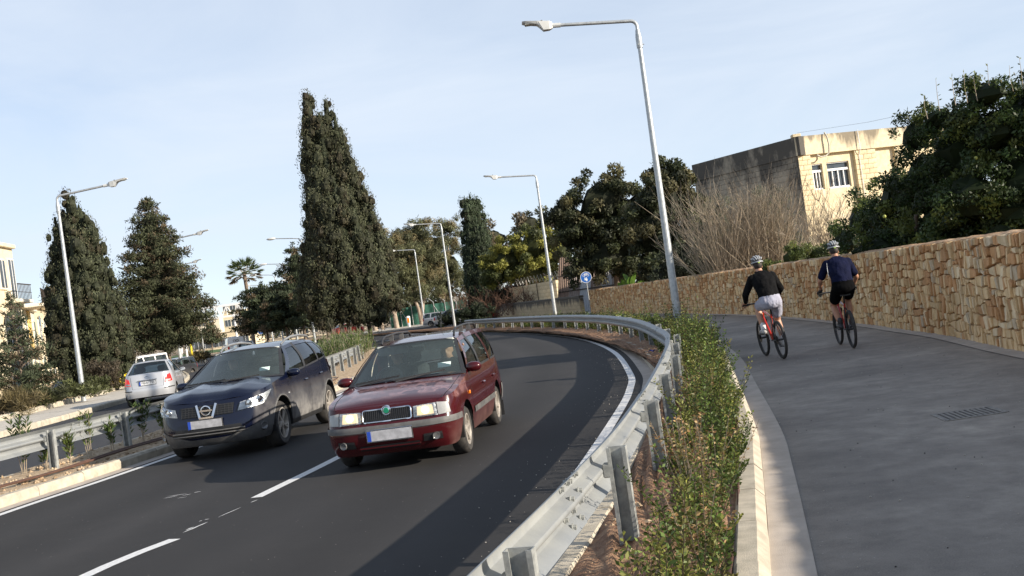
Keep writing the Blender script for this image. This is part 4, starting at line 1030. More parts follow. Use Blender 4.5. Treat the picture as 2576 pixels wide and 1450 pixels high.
# ------------------------------------------------- dark blue crossover
blu = paint('navy_paint', (.0022, .0042, .0165), (.003, .0055, .020), dirt=1.0, dirtc=(.26, .25, .235), rough=.25, zlo=.40, zhi=.95)
crossover_spec = dict(paint=blu, axles=(0, -2.63), wr=.345, arch=.415, rimr=.235, tw=.215, spokes=5, rimm=M['rimdirty'], rstyle=1, lip=.016, lipm=M['greytrim'],
    plan=[(.90,0),(.885,.3),(.82,.58),(.69,.75),(.47,.85),(0,.885),(-1,.89),(-2.6,.885),(-3.0,.85),(-3.28,.76),(-3.40,.6),(-3.43,.3),(-3.43,0)],
    ztop=[(.92,.855),(.8,.885),(.62,.93),(.3,.985),(-.1,1.03),(-.5,1.065),(-1.5,1.10),(-2.6,1.17),(-3.1,1.215),(-3.44,1.22)],
    inf=[(.2,.16),(.25,.09),(.33,.03),(.45,.0),(.56,.02),(.66,.05),(.78,.085),(.86,.12),(.93,.18),(1.0,.24)],
    ins=[(.2,.12),(.28,.07),(.38,.03),(.55,.005),(.7,.0),(.85,.018),(.95,.03),(1.05,.05),(1.22,.09)],
    inr=[(.25,.1),(.4,.0),(.6,.0),(.75,.05),(1.22,.12)],
    zbot=[(.92,.22),(.5,.24),(.35,.26),(-2.2,.26),(-3.43,.34)],
    ws=(-.38,-1.18), rw=(-3.33,-3.02), yr=[(-1.1,.575),(-2,.605),(-3.1,.56)], zr=[(-1.1,1.485),(-1.18,1.497),(-1.7,1.55),(-2.3,1.555),(-2.8,1.525),(-3.05,1.49)],
    bowb=.26, bowt=.13, crown=.055, rcr=.04, bulge=1.3,
    hood=lambda y, x: .030*math.exp(-((abs(y)-.36-.10*(x-.9)*-1*.5)/.12)**2),
    cells=[(-.62,-1.29,'p'),(-1.48,-1.58,'g'),(-1.58,-1.68,'b'),(-2.36,-2.36,'d'),(-2.44,-2.43,'b'),(-2.95,-2.83,'d'),(-3.33,-3.02,'p')],
    seams=[(-.50,-.52,.32),(-1.52,-1.52,.32),(-2.3,-2.42,.74)], handles=[(-1.36,.90),(-2.26,.93)], hm=blu, mirror=(-.60,1.075,.10), mm=blu, floor=.30)
NI, NB, nbo = make_car('crossover_car', crossover_spec, (-4.65, 16.15), -.10, 'dusty dark blue crossover with silver roof rails in the lane by the median')
def ni_details():
    B, root = NB, NI
    g = MB(); B.patch(g, [(-.40,.66),(.40,.66),(.44,.815),(-.44,.815)], .008, 14, 5); gr = g.build('grille', M['black'], root, smooth=60)
    for z in np.linspace(.675, .80, 5):
        g = MB(); pts = [B.surf(abs(y), z, .014, 1 if y >= 0 else -1) for y in np.linspace(-.41, .41, 13)]; g.tube(pts, .006, 5); g.build('grille_bar', M['trim'], gr, smooth=60)
    for y in np.linspace(-.4, .4, 15):
        g = MB(); sd = 1 if y >= 0 else -1; g.bar(B.surf(abs(y), .665, .014, sd), B.surf(abs(y), .81, .014, sd), .008, .008, up=(1,0,0)); g.build('grille_bar', M['trim'], gr)
    # chrome V with the ring and bar badge
    def fp(y, z, o): return B.surf(abs(y), z, o, 1 if y >= 0 else -1)
    g = MB()
    for s_ in (1, -1): g.bar(fp(s_*.155, .835, .028), fp(s_*.095, .635, .022), .034, .016, up=(1, 0, 0))
    g.bar(fp(-.11, .638, .022), fp(.11, .638, .022), .016, .034, up=(0, 0, 1)); v = g.build('grille_emblem', M['chrome'], root)
    c = fp(0, .745, .035); g = MB(); g.tube([c+Vector((0, .072*math.cos(a), .066*math.sin(a))) for a in np.linspace(0, 2*math.pi, 26)[:-1]], .011, 6, closed=True); g.box(c+Vector((.006, 0, 0)), (.014, .20, .026)); g.build('ring_badge', M['chrome'], v, smooth=50)
    for side in (1, -1):
        quad = [(.50,.735),(.985,.79),(1.20,.965),(.62,.845)]
        quad = [(.48,.685),(.90,.725),(1.20,.915),(.53,.80)]
        g = MB(); B.patch(g, quad, .006, 10, 5, side); h = g.build('headlight', M['reflector'], root, smooth=60)
        for q, z in ((.66,.765),(.86,.80)):
            p = B.surf(q, z, .012, side); n = B.pl(q)[1]; Mx = Matrix.Translation(p) @ Matrix.Rotation(side*math.atan2(n[1], n[0])*.6, 4, 'Z') @ Matrix.Rotation(math.pi/2, 4, 'Y')
            g = MB(); g.lathe([(0,.02),(.03,.018),(.04,.006),(.052,.016),(.058,-.01)], 18, M=Mx); g.build('lamp_bowl', M['chrome'], h, smooth=40)
        g = MB(); B.patch(g, quad, .03, 10, 5, side); g.build('headlight_lens', M['lens'], h, smooth=60)
        # grey lower bumper and sills
        qe = B.q_of_x(.40)
        def lowz(u): return .46-.09*math.cos(min(1, u/.9)*math.pi)*1
        g = MB()
        def f(u, v):
            q = qe*u; zt = .33+.19*min(1, max(0, (u-.25)/.6))**1.1; zb = .225; return B.surf(q, zb+(zt-zb)*v, .010, side)
        g.grid(f, 26, 5, flip=side < 0); lb = g.build('lower_bumper', M['greytrim'], root, smooth=50)
        p = B.surf(.86, .405, .018, side); n = B.pl(.86)[1]; Mx = Matrix.Translation(p) @ Matrix.Rotation(side*math.atan2(n[1], n[0])*.7, 4, 'Z') @ Matrix.Rotation(math.pi/2, 4, 'Y')
        g = MB(); g.lathe([(0,.004),(.04,.004),(.05,.014),(.06,.012),(.068,-.02)], 20, M=Mx); g.build('fog_lamp', M['foglens'], lb, smooth=50)
        g = MB(); B.patch(g, [(B.q_of_x(-.42),.255),(B.q_of_x(-2.2),.255),(B.q_of_x(-2.2),.335),(B.q_of_x(-.42),.335)], .010, 12, 2, side); g.build('sill', M['trim'], root)
        p = B.surf(B.q_of_x(-.36), .775, .006, side); g = MB(); g.bbox(p, (.06, .014, .022), .005); g.build('side_repeater', M['whitelamp'], root)
        g = MB(); y = .545*side; pts = [(-1.33,y*.97,1.535),(-1.5,y,1.60),(-1.8,y,1.635),(-2.3,y,1.645),(-2.75,y*.98,1.61),(-2.98,y*.95,1.55)]; g.tube(pts, [.014,.02,.021,.021,.02,.012], 8); g.build('roof_rail', M['rim'], root, smooth=60)
        g = MB(); B.patch(g, [(B.q_of_x(-3.12),.85),(B.len-.45,.85),(B.len-.5,1.12),(B.q_of_x(-3.05),1.14)], .012, 8, 4, side); g.build('tail_light', M['redlamp'], root, smooth=60)
    g = MB(); B.patch(g, [(-.60,.36),(.60,.36),(.50,.50),(-.50,.50)], .008, 14, 4); lo = g.build('lower_grille', M['black'], root, smooth=60)
    for z in (.395, .44): g = MB(); pts = [fp(y, z, .02) for y in np.linspace(-.56, .56, 13)]; g.tube(pts, .010, 6); g.build('lower_grille_bar', M['greytrim'], lo, smooth=60)
    plate_obj(root, B, .555, 1, .52, .115, M['plate'], y0=-.02)
    for y0, y1 in ((-.70, -.02), (-.05, .5)):
        g = MB(); g.bar((-.30+.24*(1-(y0/.85)**2), y0, 1.10), (-.36+.25*(1-(y1/.85)**2), y1, 1.125), .014, .02); g.build('wiper', M['trim'], root)
    g = MB(); g.box((-.47, .50, 1.195), (.003, .17, .075), M=Matrix.Rotation(R(-42), 3, 'Y')); g.build('licence_sticker', M['sticker'], root)
ni_details()

# ------------------------------------------------- silver saloon seen from behind
sil = paint('silver_paint', (.46, .47, .49), (.50, .51, .53), dirt=.2, rough=.3, metal=.35, zlo=.2, zhi=.5)
saloon_spec = dict(paint=sil, axles=(0, -2.55), wr=.30, arch=.355, rimr=.19, tw=.18, spokes=6, cat='car',
    plan=[(.85,0),(.83,.3),(.76,.55),(.62,.72),(.4,.80),(0,.835),(-1,.845),(-2.5,.835),(-3.0,.80),(-3.3,.70),(-3.42,.55),(-3.46,.3),(-3.465,0)],
    ztop=[(.86,.70),(.6,.78),(.1,.88),(-.4,.955),(-1.2,.985),(-2.3,1.02),(-2.85,1.045),(-3.3,1.06),(-3.47,1.05)],
    inf=[(.2,.1),(.3,.02),(.5,.0),(.6,.05),(.8,.15)], ins=[(.2,.09),(.3,.03),(.5,.0),(.7,.0),(.9,.03),(1.06,.07)],
    inr=[(.2,.12),(.28,.04),(.4,.0),(.58,.0),(.62,.035),(.9,.06),(1.06,.11)],
    zbot=[(.86,.2),(.3,.2),(-2.2,.2),(-2.9,.26),(-3.47,.30)],
    ws=(-.35,-1.15), rw=(-2.82,-2.18), yr=[(-1.1,.55),(-1.7,.58),(-2.3,.545)], zr=[(-1.1,1.40),(-1.7,1.445),(-2.1,1.43),(-2.3,1.39)],
    bowb=.2, bowt=.1, bowrb=.18, bowr=.07, crown=.05, rcrown=.02, rcr=.03, bulge=1.2, rgm='sideglass',
    cells=[(-.5,-1.23,'p'),(-1.4,-1.52,'g'),(-1.49,-1.6,'b'),(-2.3,-2.1,'g'),(-2.82,-2.18,'p')],
    seams=[(-.45,-.5,.26),(-1.45,-1.45,.26),(-2.28,-2.36,.55)], handles=[(-1.32,.80),(-2.15,.82)], mirror=(-.62,1.0,.09), floor=.26)
YA, YB, ybo = make_car('saloon_car', saloon_spec, (-13.25, 37.9), math.pi+.22, 'silver saloon car driving away on the far carriageway', z=-.12)
def ya_details():
    B, root = YB, YA
    for side in (1, -1):
        L_ = B.len
        quad = [(L_-.56,.71),(L_-.93,.73),(L_-.90,.985),(L_-.62,.93)]
        g = MB(); B.patch(g, quad, .012, 8, 5, side, ); t = g.build('tail_light', M['redlit'], root, smooth=60)
        g = MB(); B.patch(g, [(L_-.57,.73),(L_-.80,.745),(L_-.82,.80),(L_-.585,.79)], .018, 5, 3, side); g.build('reversing_lamp', M['whitelamp'], t)
        g = MB(); B.patch(g, [(L_-.52,.52),(B.q_of_x(-2.97),.52),(B.q_of_x(-2.97),.55),(L_-.52,.55)], .012, 10, 2, side); g.build('bumper_strip', M['black'], root)
    x = B.surf(B.len, .84, .03).x
    g = MB(); g.bbox((x-.0, 0, .855), (.03, .62, .03), .008); g.build('chrome_bar', M['chrome'], root)
    c = Vector((B.surf(B.len, .95, .02).x, 0, .945)); g = MB()
    for ry, rz in ((.06,.04),(.02,.038)): g.tube([c+Vector((0, ry*math.cos(a), rz*math.sin(a))) for a in np.linspace(0, 2*math.pi, 20)[:-1]], .007, 5, closed=True)
    g.tube([c+Vector((0, .045*math.cos(a), .012+.016*math.sin(a))) for a in np.linspace(0, 2*math.pi, 20)[:-1]], .006, 5, closed=True); g.build('badge', M['chrome'], root)
    g = MB()
    for s_ in (1, -1): B.patch(g, [(B.len-.5*0-.50,.60),(B.len-.51,.60),(B.len-.57,1.0),(B.len-.56,1.0)], .002, 1, 8, s_)
    B.patch(g, [(B.len-.5,.598),(B.len,.598),(B.len,.606),(B.len-.5,.606)], .003, 8, 1, 1); B.patch(g, [(B.len-.5,.598),(B.len,.598),(B.len,.606),(B.len-.5,.606)], .003, 8, 1, -1)
    g.build('boot_gap', M['black'], ybo)
    plate_obj(root, B, .755, -1, .52, .115, M['platewhite'], text='FBW·793')
ya_details()
# ================================================================= vegetation
def gx(u, y, z=0.0):
    h = EYE-z; return ((u-1288)/FPX*(_cp*y-_sp*h) - _sr*_sp*y - _sr*_cp*h)/_cr
def unit(a): return a/np.maximum(1e-9, np.linalg.norm(a, axis=1))[:, None]
def leaf_mesh(name, pos, axis, L, W, colr, nh=None, fold=0.0):
    """one four-cornered leaf blade per position"""
    N = len(pos); axis = unit(axis); rnd = rng.normal(size=(N, 3)) if nh is None else nh; side = unit(np.cross(axis, rnd)); nrm = np.cross(axis, side)
    L = np.broadcast_to(L, N)[:, None]; W = np.broadcast_to(W, N)[:, None]
    v = np.empty((N, 4, 3)); mid = pos+axis*L*.48
    v[:, 0] = pos; v[:, 1] = mid+side*W*.5+nrm*W*fold; v[:, 2] = pos+axis*L; v[:, 3] = mid-side*W*.5+nrm*W*fold
    me = bpy.data.meshes.new(name); me.vertices.add(N*4); me.vertices.foreach_set('co', v.ravel().astype(np.float32))
    me.loops.add(N*4); me.loops.foreach_set('vertex_index', np.arange(N*4, dtype=np.int32))
    me.polygons.add(N); me.polygons.foreach_set('loop_start', np.arange(0, N*4, 4, dtype=np.int32)); me.polygons.foreach_set('loop_total', np.full(N, 4, dtype=np.int32))
    c = np.ones((N, 4, 4), dtype=np.float32); c[:, :, :3] = np.asarray(colr, dtype=np.float32)[:, None, :]
    a = me.color_attributes.new('col', 'FLOAT_COLOR', 'POINT'); a.data.foreach_set('color', c.ravel())
    me.update(); me.validate(); return me
M['leaf'] = leafmat('leaf_matt', .6, .22); M['gloss'] = leafmat('leaf_glossy', .5, .25, spec=.3); M['needle'] = leafmat('conifer_needles', .7, .12, spec=.2)
M['bark'] = mk('bark', (.10, .075, .055), .95, scale=6, c2=(.22, .17, .13), stretch=(1, 1, .25), bump=.8, bscale=20)
M['palebark'] = mk('pale_bark', (.20, .15, .11), .9, scale=4, c2=(.42, .34, .27), stretch=(1, 1, .3), bump=.5, bscale=15)
M['twig'] = mk('dry_twig', (.36, .295, .215), .9, var=.25, scale=3)
M['stem'] = mk('dark_stem', (.09, .06, .035), .9, var=.3, scale=5)
M['twigred'] = mk('red_twig', (.13, .07, .045), .9, var=.3, scale=3)
def clump_leaves(C, Rr, cols, n, L, W, up=.5, out=.6, rnd=.55, shell=.3, cvar=.22, wts=None, facing=.32):
    C = np.asarray(C, float); Rr = np.asarray(Rr, float); cols = np.asarray(cols, float)
    p = (Rr[:, 0]*Rr[:, 2]) if wts is None else np.asarray(wts, float); p = p/p.sum(); k = rng.choice(len(C), n, p=p)
    d = unit(rng.normal(size=(n, 3))); r = rng.random(n)**shell
    pos = C[k]+d*Rr[k]*r[:, None]
    ax = d*out+np.array([0, 0, up])+rng.normal(size=(n, 3))*rnd
    c = cols[k]*(1+cvar*(rng.random(n)[:, None]*2-1))
    nh = d+rng.normal(size=(n, 3))*facing
    ax = ax-d*(ax*d).sum(1)[:, None]*.7
    return pos, ax, L*(.6+.8*rng.random(n)), W*(.6+.8*rng.random(n)), c, nh
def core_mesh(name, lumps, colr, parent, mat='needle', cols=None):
    """the closed inner mass of a crown: lumpy balls of foliage with shade painted into their colour"""
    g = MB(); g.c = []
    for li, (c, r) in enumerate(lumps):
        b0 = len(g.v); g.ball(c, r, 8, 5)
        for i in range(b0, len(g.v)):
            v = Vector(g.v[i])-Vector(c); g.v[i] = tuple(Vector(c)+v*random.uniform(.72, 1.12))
        k = cols[li]*.8 if cols is not None else colr  # darkened leaf colour stands in for shade inside the crown
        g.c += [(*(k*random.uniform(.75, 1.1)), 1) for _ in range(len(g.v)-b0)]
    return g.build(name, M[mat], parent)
def tree_root(name, x, y, z, label, cat='tree', group=None): return empty(name, (x, y, z), label=label, cat=cat, group=group)
DG = np.array((.080, .096, .052)); BR = np.array((.14, .108, .066)); OL = np.array((.085, .095, .042))

def cypress(x, y, cols, n, label, L=.32, W=.10, z0=1.2, trunks=((0, 0),), green=DG, brown=.22, group=None, gapy=0, rs=1.0):
    """cols: upright spires (dx, dy, top, radius, bottom)"""
    root = tree_root('cypress_tree', x, y, 0, label, group=group); C = []; Rr = []; cc = []
    for dx, dy, top, rad, bot in cols:
        z = bot
        while z < top:
            f = (z-bot)/(top-bot); r = rad*min(1, .45+f*3)*(1-f)**.42+.10
            m_ = max(2, int(2*math.pi*r/ (.62*rs)))
            for k in range(m_):
                a = 2*math.pi*(k+random.random())/m_; q = r*random.uniform(.55, .9); s = random.uniform(.26, .52)*rs*(.75+.35*(1-f))
                C.append((dx+q*math.cos(a), dy+q*math.sin(a), z+random.uniform(-.25, .25))); Rr.append((s, s, s*random.uniform(1.0, 1.7)))
                g = green*random.uniform(.65, 1.35); cc.append((g*(1-brown)+BR*brown)*random.uniform(.8, 1.2) if random.random() > brown else (BR*.6+g*.4)*random.uniform(.6, 1.1))
            z += .55*rs*random.uniform(.8, 1.2)
        C.append((dx, dy, top-.15)); Rr.append((.13*rs, .13*rs, .45*rs)); cc.append(green)
    a = clump_leaves(C, Rr, cc, n, L, W, up=.75, out=.5, rnd=.4, shell=.10, facing=.4)
    link('crown', leaf_mesh('crown', *a), M['needle'], root)
    core_mesh('foliage_tufts', [(c, tuple(x*.6 for x in r)) for c, r in zip(C, Rr)], None, root, cols=[q*.5 for q in cc])  # tufts darkened to paint in the shade behind the needles
    lumps = []
    for dx, dy, top, rad, bot in cols:
        z = bot+.3
        while z < top-.5: f = (z-bot)/(top-bot); r = (rad*min(1, .45+f*3)*(1-f)**.42+.1)*.5; lumps.append(((dx, dy, z), (r, r, .75))); z += .6
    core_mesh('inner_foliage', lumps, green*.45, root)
    g = MB()
    for tx, ty in trunks:
        tp = max(c[2] for c in cols)*.8
        g.tube([(tx, ty, -.3), (tx*.95, ty, 1.2), (tx*.8, ty, tp*.4), (tx*.5, ty*.5, tp)], [.19, .16, .11, .03], 8)
        for k in range(14):
            a0 = random.uniform(0, 6.28); z = random.uniform(1.2, tp*.8); l_ = random.uniform(.6, 1.6); g.tube([(tx*.8, ty, z), (tx+l_*.5*math.cos(a0), ty+l_*.5*math.sin(a0), z+l_*.6)], [.035, .012], 5)
    g.build('trunk', M['bark'], root, smooth=60); return root
def conifer(x, y, H, prof, n, label, L=.26, W=.08, z0=1.5, name='conifer_tree', flat=.45, green=DG, brown=.2, step=.55, per=7, droop=.12, lean=0, cs=1.0, trunk_r=.16, rnd=.55, core=.48):
    root = tree_root(name, x, y, 0, label); C = []; Rr = []; cc = []; g = MB()
    g.tube([(0, 0, -.3), (.05, 0, H*.4), (lean*.7, 0, H*.8), (lean, 0, H)], [trunk_r, trunk_r*.7, trunk_r*.35, .02], 8)
    z = z0
    while z < H-.1:
        f = (z-z0)/(H-z0); rad = float(np.interp(f, [a for a, _ in prof], [b for _, b in prof])); a0 = random.uniform(0, 6.28)
        for k in range(per):
            a = a0+2*math.pi*(k+random.uniform(-.3, .3))/per; r = rad*random.uniform(.7, 1.15); lx = lean*f
            tipz = z+r*random.uniform(-.1, .25)-droop*r
            g.tube([(lx, 0, z-.1), (lx+r*.8*math.cos(a), r*.8*math.sin(a), tipz)], [.04, .01], 4)
            m_ = max(1, int(r/(.42*cs)))
            for j in range(m_):
                q = r*(.35+.65*(j+1)/m_) if m_ > 1 else r*.8; s = random.uniform(.3, .5)*cs*(.75+.4*(1-f))
                C.append((lx+q*math.cos(a)+random.uniform(-.15, .15), q*math.sin(a)+random.uniform(-.15, .15), z+(tipz-z)*q/max(r, .1)+random.uniform(-.12, .12))); Rr.append((s, s, s*flat))
                gg = green*random.uniform(.6, 1.4); cc.append(BR*random.uniform(.6, 1.1) if random.random() < brown else gg)
        z += step*random.uniform(.8, 1.2)
    C.append((lean, 0, H-.15)); Rr.append((.15, .15, .35)); cc.append(green)
    link('crown', leaf_mesh('crown', *clump_leaves(C, Rr, cc, n, L, W, up=.35, out=.7, rnd=rnd, shell=.4)), M['needle'], root)
    if core:
        lumps = []; z = z0+.3
        while z < H-.8:
            f = (z-z0)/(H-z0); rad = float(np.interp(f, [a for a, _ in prof], [b for _, b in prof]))*core; lumps.append(((lean*f, 0, z), (rad, rad, .6)))
            for k in range(4): a = random.uniform(0, 6.28); lumps.append(((lean*f+rad*.7*math.cos(a), rad*.7*math.sin(a), z), (rad*.5, rad*.5, .4)))
            z += .7
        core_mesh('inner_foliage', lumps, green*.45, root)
    g.build('trunk', M['bark'], root, smooth=60); return root
def broadleaf(name, x, y, lobes, n, label, L, W, green, mat='leaf', yellow=None, yf=0, trunk=None, up=.25, cl=.55, ncl=60, cat='tree', shell=.35, bark='bark', tops=None, z=0, out=.6, rnd=.7, fold=0.0, core=.55):
    """lobes: (dx, dy, z, rx, ry, rz); the crown is built from many clumps on and in those volumes"""
    root = tree_root(name, x, y, z, label, cat); C = []; Rr = []; cc = []
    vol = np.array([l[3]*l[5] for l in lobes]); vol = vol/vol.sum()
    for l, v in zip(lobes, vol):
        for k in range(max(3, int(ncl*v))):
            d = unit(rng.normal(size=(1, 3)))[0]; r = random.random()**.4
            s = cl*random.uniform(.5, 1.15); p = np.array(l[:3])+d*np.array(l[3:6])*r
            C.append(p); Rr.append((s, s, s*.8)); g = green*random.uniform(.6, 1.4)
            if yellow is not None and random.random() < yf*(1.4 if d[2] > 0 else .5): g = yellow*random.uniform(.7, 1.2)
            cc.append(g)
    a = clump_leaves(C, Rr, cc, n, L, W, up=up, out=out, rnd=rnd, shell=shell)
    link('crown', leaf_mesh('crown', *a, fold=fold), M[mat], root)
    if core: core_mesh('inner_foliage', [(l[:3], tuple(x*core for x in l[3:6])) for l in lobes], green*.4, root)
    if trunk:
        g = MB()
        for pts, r0 in trunk:
            g.tube(pts, list(np.linspace(r0, r0*.35, len(pts))), 8)
        g.build('trunk', M[bark], root, smooth=60)
    return root

# ---- big cypress on the median
Y = 75.0; X = gx(884, Y)
cypress(X, Y, [(-0.71, 0, 18.4, 1.4, 3.2), (-1.09, 0.3, 16.6, 1.16, 3.2), (0.0, -0.3, 16.8, 1.21, 3.2), (0.48, 0.3, 17.8, 1.26, 3.5), (1.04, 0, 16.3, 1.02, 3.5), (1.4, -0.3, 14.2, 1.12, 3), (1.88, 0.3, 13.0, 1.21, 3), (2.4, 0, 11.2, 1.21, 2.6), (2.88, 0.2, 9.2, 1.07, 2.4), (-1.66, 0.3, 10.6, 1.21, 2.2), (-0.57, -1.0, 12.8, 1.4, 2.5), (0.56, -1.2, 11.5, 1.58, 2.2), (1.6, -1.1, 9.5, 1.49, 2), (0.48, 1.2, 14, 1.3, 3), (-2.28, 0.2, 7.6, 1.02, 2.6), (-1.33, -1.2, 7.0, 1.3, 1.9), (2.4, -0.9, 7.4, 1.21, 2.0), (3.36, 0.1, 6.8, 0.84, 2.4)],
        125000, 'tallest dark cypress with several ragged spires, standing on the median', L=.16, W=.065, trunks=((0, 0), (.7, .2), (-.5, -.2), (1.5, .3)), brown=.2, rs=1.5)
# ---- left: cypress and broad conifer on the verge
Y = 51.0; X = gx(243, Y)
cypress(X, Y, [(-.1, 0, at(175, 488, Y).z, .9, 1.6), (.3, .1, 9.2, .85, 1.6), (-.55, 0, 9.0, .85, 1.5), (-.95, .1, at(139, 540, Y).z-.2, .8, 1.4), (.75, 0, at(238, 550, Y).z, .85, 1.3), (1.2, -.1, 6.6, .85, 1.2), (-1.2, -.3, 6.2, .85, 1.2), (.2, -.7, 8.0, 1.1, 1.3), (-.4, .6, 7.5, 1.1, 1.4), (.9, -.7, 5.6, 1.0, 1.0), (-.6, -.8, 6.0, 1.0, 1.1), (1.5, 0, 4.6, .7, 1.0)],
        62000, 'slim dark cypress at the left behind the street lamp', L=.11, W=.045, rs=1.0, brown=.14)
Y = 60.0; X = gx(430, Y)
conifer(X, Y, at(385, 500, Y).z, [(0, 2.1), (.15, 2.65), (.35, 2.5), (.5, 2.1), (.68, 1.5), (.85, .85), (1, .2)], 54000, 'broad shaggy conifer with bare lower trunk behind the silver saloon', z0=1.75, flat=.62, step=.4, per=10, brown=.2, L=.19, W=.065, droop=.05, green=np.array((.068, .076, .040)), cs=.95)
Y = 46.0; X = gx(62, Y)
conifer(X, Y, at(40, 745, Y).z, [(0, 1.7), (.2, 1.5), (.5, .9), (.8, .45), (1, .12)], 7000, 'young spiky conifer at the far left edge before the cream houses', core=0, z0=.5, flat=.35, step=.42, per=6, brown=.1, L=.22, W=.05, droop=-.25, green=np.array((.065, .080, .045)), cs=.7, trunk_r=.07)
# ---- median conifers further along
for (u, top, y, prof, n, lb, cs) in [
    (748, 612, 104, [(0, 2.8), (.25, 3.1), (.5, 2.2), (.75, 1.3), (.9, .7), (1, .3)], 18000, 'layered dark conifer with a thin leaning top left of the tall cypress', 1.4),
    (655, 715, 112, [(0, 3.0), (.3, 3.2), (.6, 2.6), (.85, 1.5), (1, .4)], 16000, 'low spreading dark conifer under the palm', 1.5),
    (705, 740, 96, [(0, 2.4), (.3, 2.6), (.6, 2.0), (.85, 1.2), (1, .4)], 16000, 'dark conifer filling the gap between the palm and the tall cypress', 1.3),
    (806, 690, 92, [(0, 2.3), (.3, 2.4), (.7, 1.8), (1, .5)], 14000, 'low dark conifer tight against the tall cypress', 1.2)]:
    conifer(gx(u+22, y), y, at(u, top, y).z, prof, n, lb, z0=2.2, flat=.38, step=.8, per=8, L=.34, W=.11, cs=cs, droop=-.02, green=np.array((.050, .064, .034)), brown=.15)
conifer(gx(535, 165), 165, at(533, 815, 165).z, [(0, 1.7), (.5, 1.5), (1, .3)], 3000, 'small dark tree beside the distant truss gantry', z0=1.5, L=.4, W=.15, cs=1.4)
# ---- palm
def palm(x, y, H, label):
    root = tree_root('palm_tree', x, y, 0, label); g = MB(); g.tube([(0,0,-.2),(0.1,0,H*.5),(0,0,H)], [.26,.2,.22], 10); g.build('trunk', M['bark'], root, smooth=60)
    for k in range(34):
        a = 2.4*k; el = R(70-100*(k/34.0)); L_ = random.uniform(1.6, 2.1); d = Vector((math.cos(a)*math.cos(el), math.sin(a)*math.cos(el), math.sin(el)))
        b = Vector((0, 0, H)); e = b+d*L_*.75; sd = d.cross(Vector((0,0,1))); sd = sd.normalized() if sd.length > .01 else Vector((1,0,0)); nn = sd.cross(d); P_ = []; A_ = []
        for j in range(16):
            f = (j/15-.5)*2.6; P_.append(e); A_.append(d*math.cos(f)+sd*math.sin(f)+nn*random.uniform(-.2,.2)-Vector((0,0,.25*abs(f))))
        cl = (np.array((.07, .10, .035)) if k < 24 else np.array((.16, .115, .055)))*random.uniform(.75, 1.2)
        me = leaf_mesh('frond', np.array(P_), np.array(A_), np.full(16, 1.05), np.full(16, .14), np.tile(cl, (16, 1))); fo = link('frond', me, M['leaf'], root)
        s = MB(); s.tube([b, e], .02, 4); s.build('stalk', M['twig'], fo)
    return root
palm(gx(640, 128), 128, at(618, 690, 128).z, 'fan palm rising above the dark median conifers')
# ---- column cypress and growth behind the walls
Y = 104.0; X = gx(1225, Y)
cypress(X, Y, [(-.0, 0, at(1197, 490, Y).z, 1.3, 1.0), (.6, .2, at(1215, 500, Y).z, 1.1, 1.0), (-.6, -.2, at(1180, 500, Y).z, 1.1, 1.0), (1.0, -.2, at(1228, 590, Y).z, .9, 1), (-.9, .1, at(1165, 600, Y).z, .8, 1), (.3, -.7, 10, 1.1, 1)], 36000, 'narrow columnar cypress standing alone behind the yard wall', L=.18, W=.07, rs=1.3, brown=.10, green=np.array((.062, .092, .050)))
def eucalypt(x, y, H, lobes, n, label, limbs):
    lobes = [(a, b, c, d*1.15, e, f*1.15) for a, b, c, d, e, f in lobes]; n = int(n*1.15)
    return broadleaf('eucalyptus_tree', x, y, lobes, n, label, .42, .075, np.array((.125, .130, .062)), yellow=np.array((.21, .175, .085)), yf=.3, trunk=limbs, up=-.5, cl=.7, ncl=170, bark='palebark', out=.4, rnd=.6, core=.35)
Y = 119.0
eucalypt(gx(1000, Y), Y, 12, [(-1.2, 0, 9.0, 3.0, 2.5, 2.6), (1.6, 0, 7.6, 2.6, 2.5, 2.6), (-2.2, .5, 5.5, 1.8, 1.8, 1.8), (2.2, .3, 4.8, 1.7, 1.7, 1.6), (-2.0, 0, 12.0, 1.1, 1, 1.2)], 26000, 'leaning eucalyptus with forked pale trunk on the pavement edge', [([(0,0,-.2),(-.1,0,1.8),(-.9,0,3.6),(-2.2,0,5.6),(-2.6,0,8)], .30), ([(-.1,0,1.5),(.3,.3,3.5),(.2,.3,6),(.9,0,8)], .2), ([(-.9,0,3.4),(-1.2,.4,5.5),(-.8,0,8.5)], .14)])
eucalypt(gx(1062, Y+4), Y+4, 12, [(-.6, 0, 8.6, 2.6, 2.2, 2.8), (1.6, 0, 8.8, 2.3, 2.2, 2.6), (.2, 0, 5.4, 1.9, 1.8, 1.7), (2.6, .2, 5.2, 1.8, 1.8, 2.0), (1.0, 0, 11.6, 1.4, 1.2, 1.1)], 26000, 'tall eucalyptus behind the street lamps by the car park', [([(0,0,-.2),(-.15,0,2),(-.6,0,4),(-.9,0,7)], .24), ([(0,0,.5),(.5,.2,3),(.9,.2,6),(1.4,0,9)], .26), ([(.4,.2,2.6),(1.8,0,4.6),(2.6,0,6.5)], .14)])
eucalypt(gx(1120, Y+12), Y+12, 13, [(0, 0, 9.6, 2.8, 2.2, 2.8), (1.6, 0, 7.0, 2.6, 2.0, 3.0), (-1.7, 0, 7.0, 2.4, 2, 2.8), (2.2, 0, 11.6, 1.6, 1, 1.4), (-2.4, 0, 11.0, 1.8, 1, 1.4), (.5, 0, 4.2, 3.0, 1.5, 1.6)], 26000, 'feathery eucalyptus left of the columnar cypress', [([(0,0,-.2),(.2,0,3),(.1,0,7),(.6,0,10)], .3), ([(.2,0,3),(1.4,0,5.5),(1.8,0,11)], .14)])
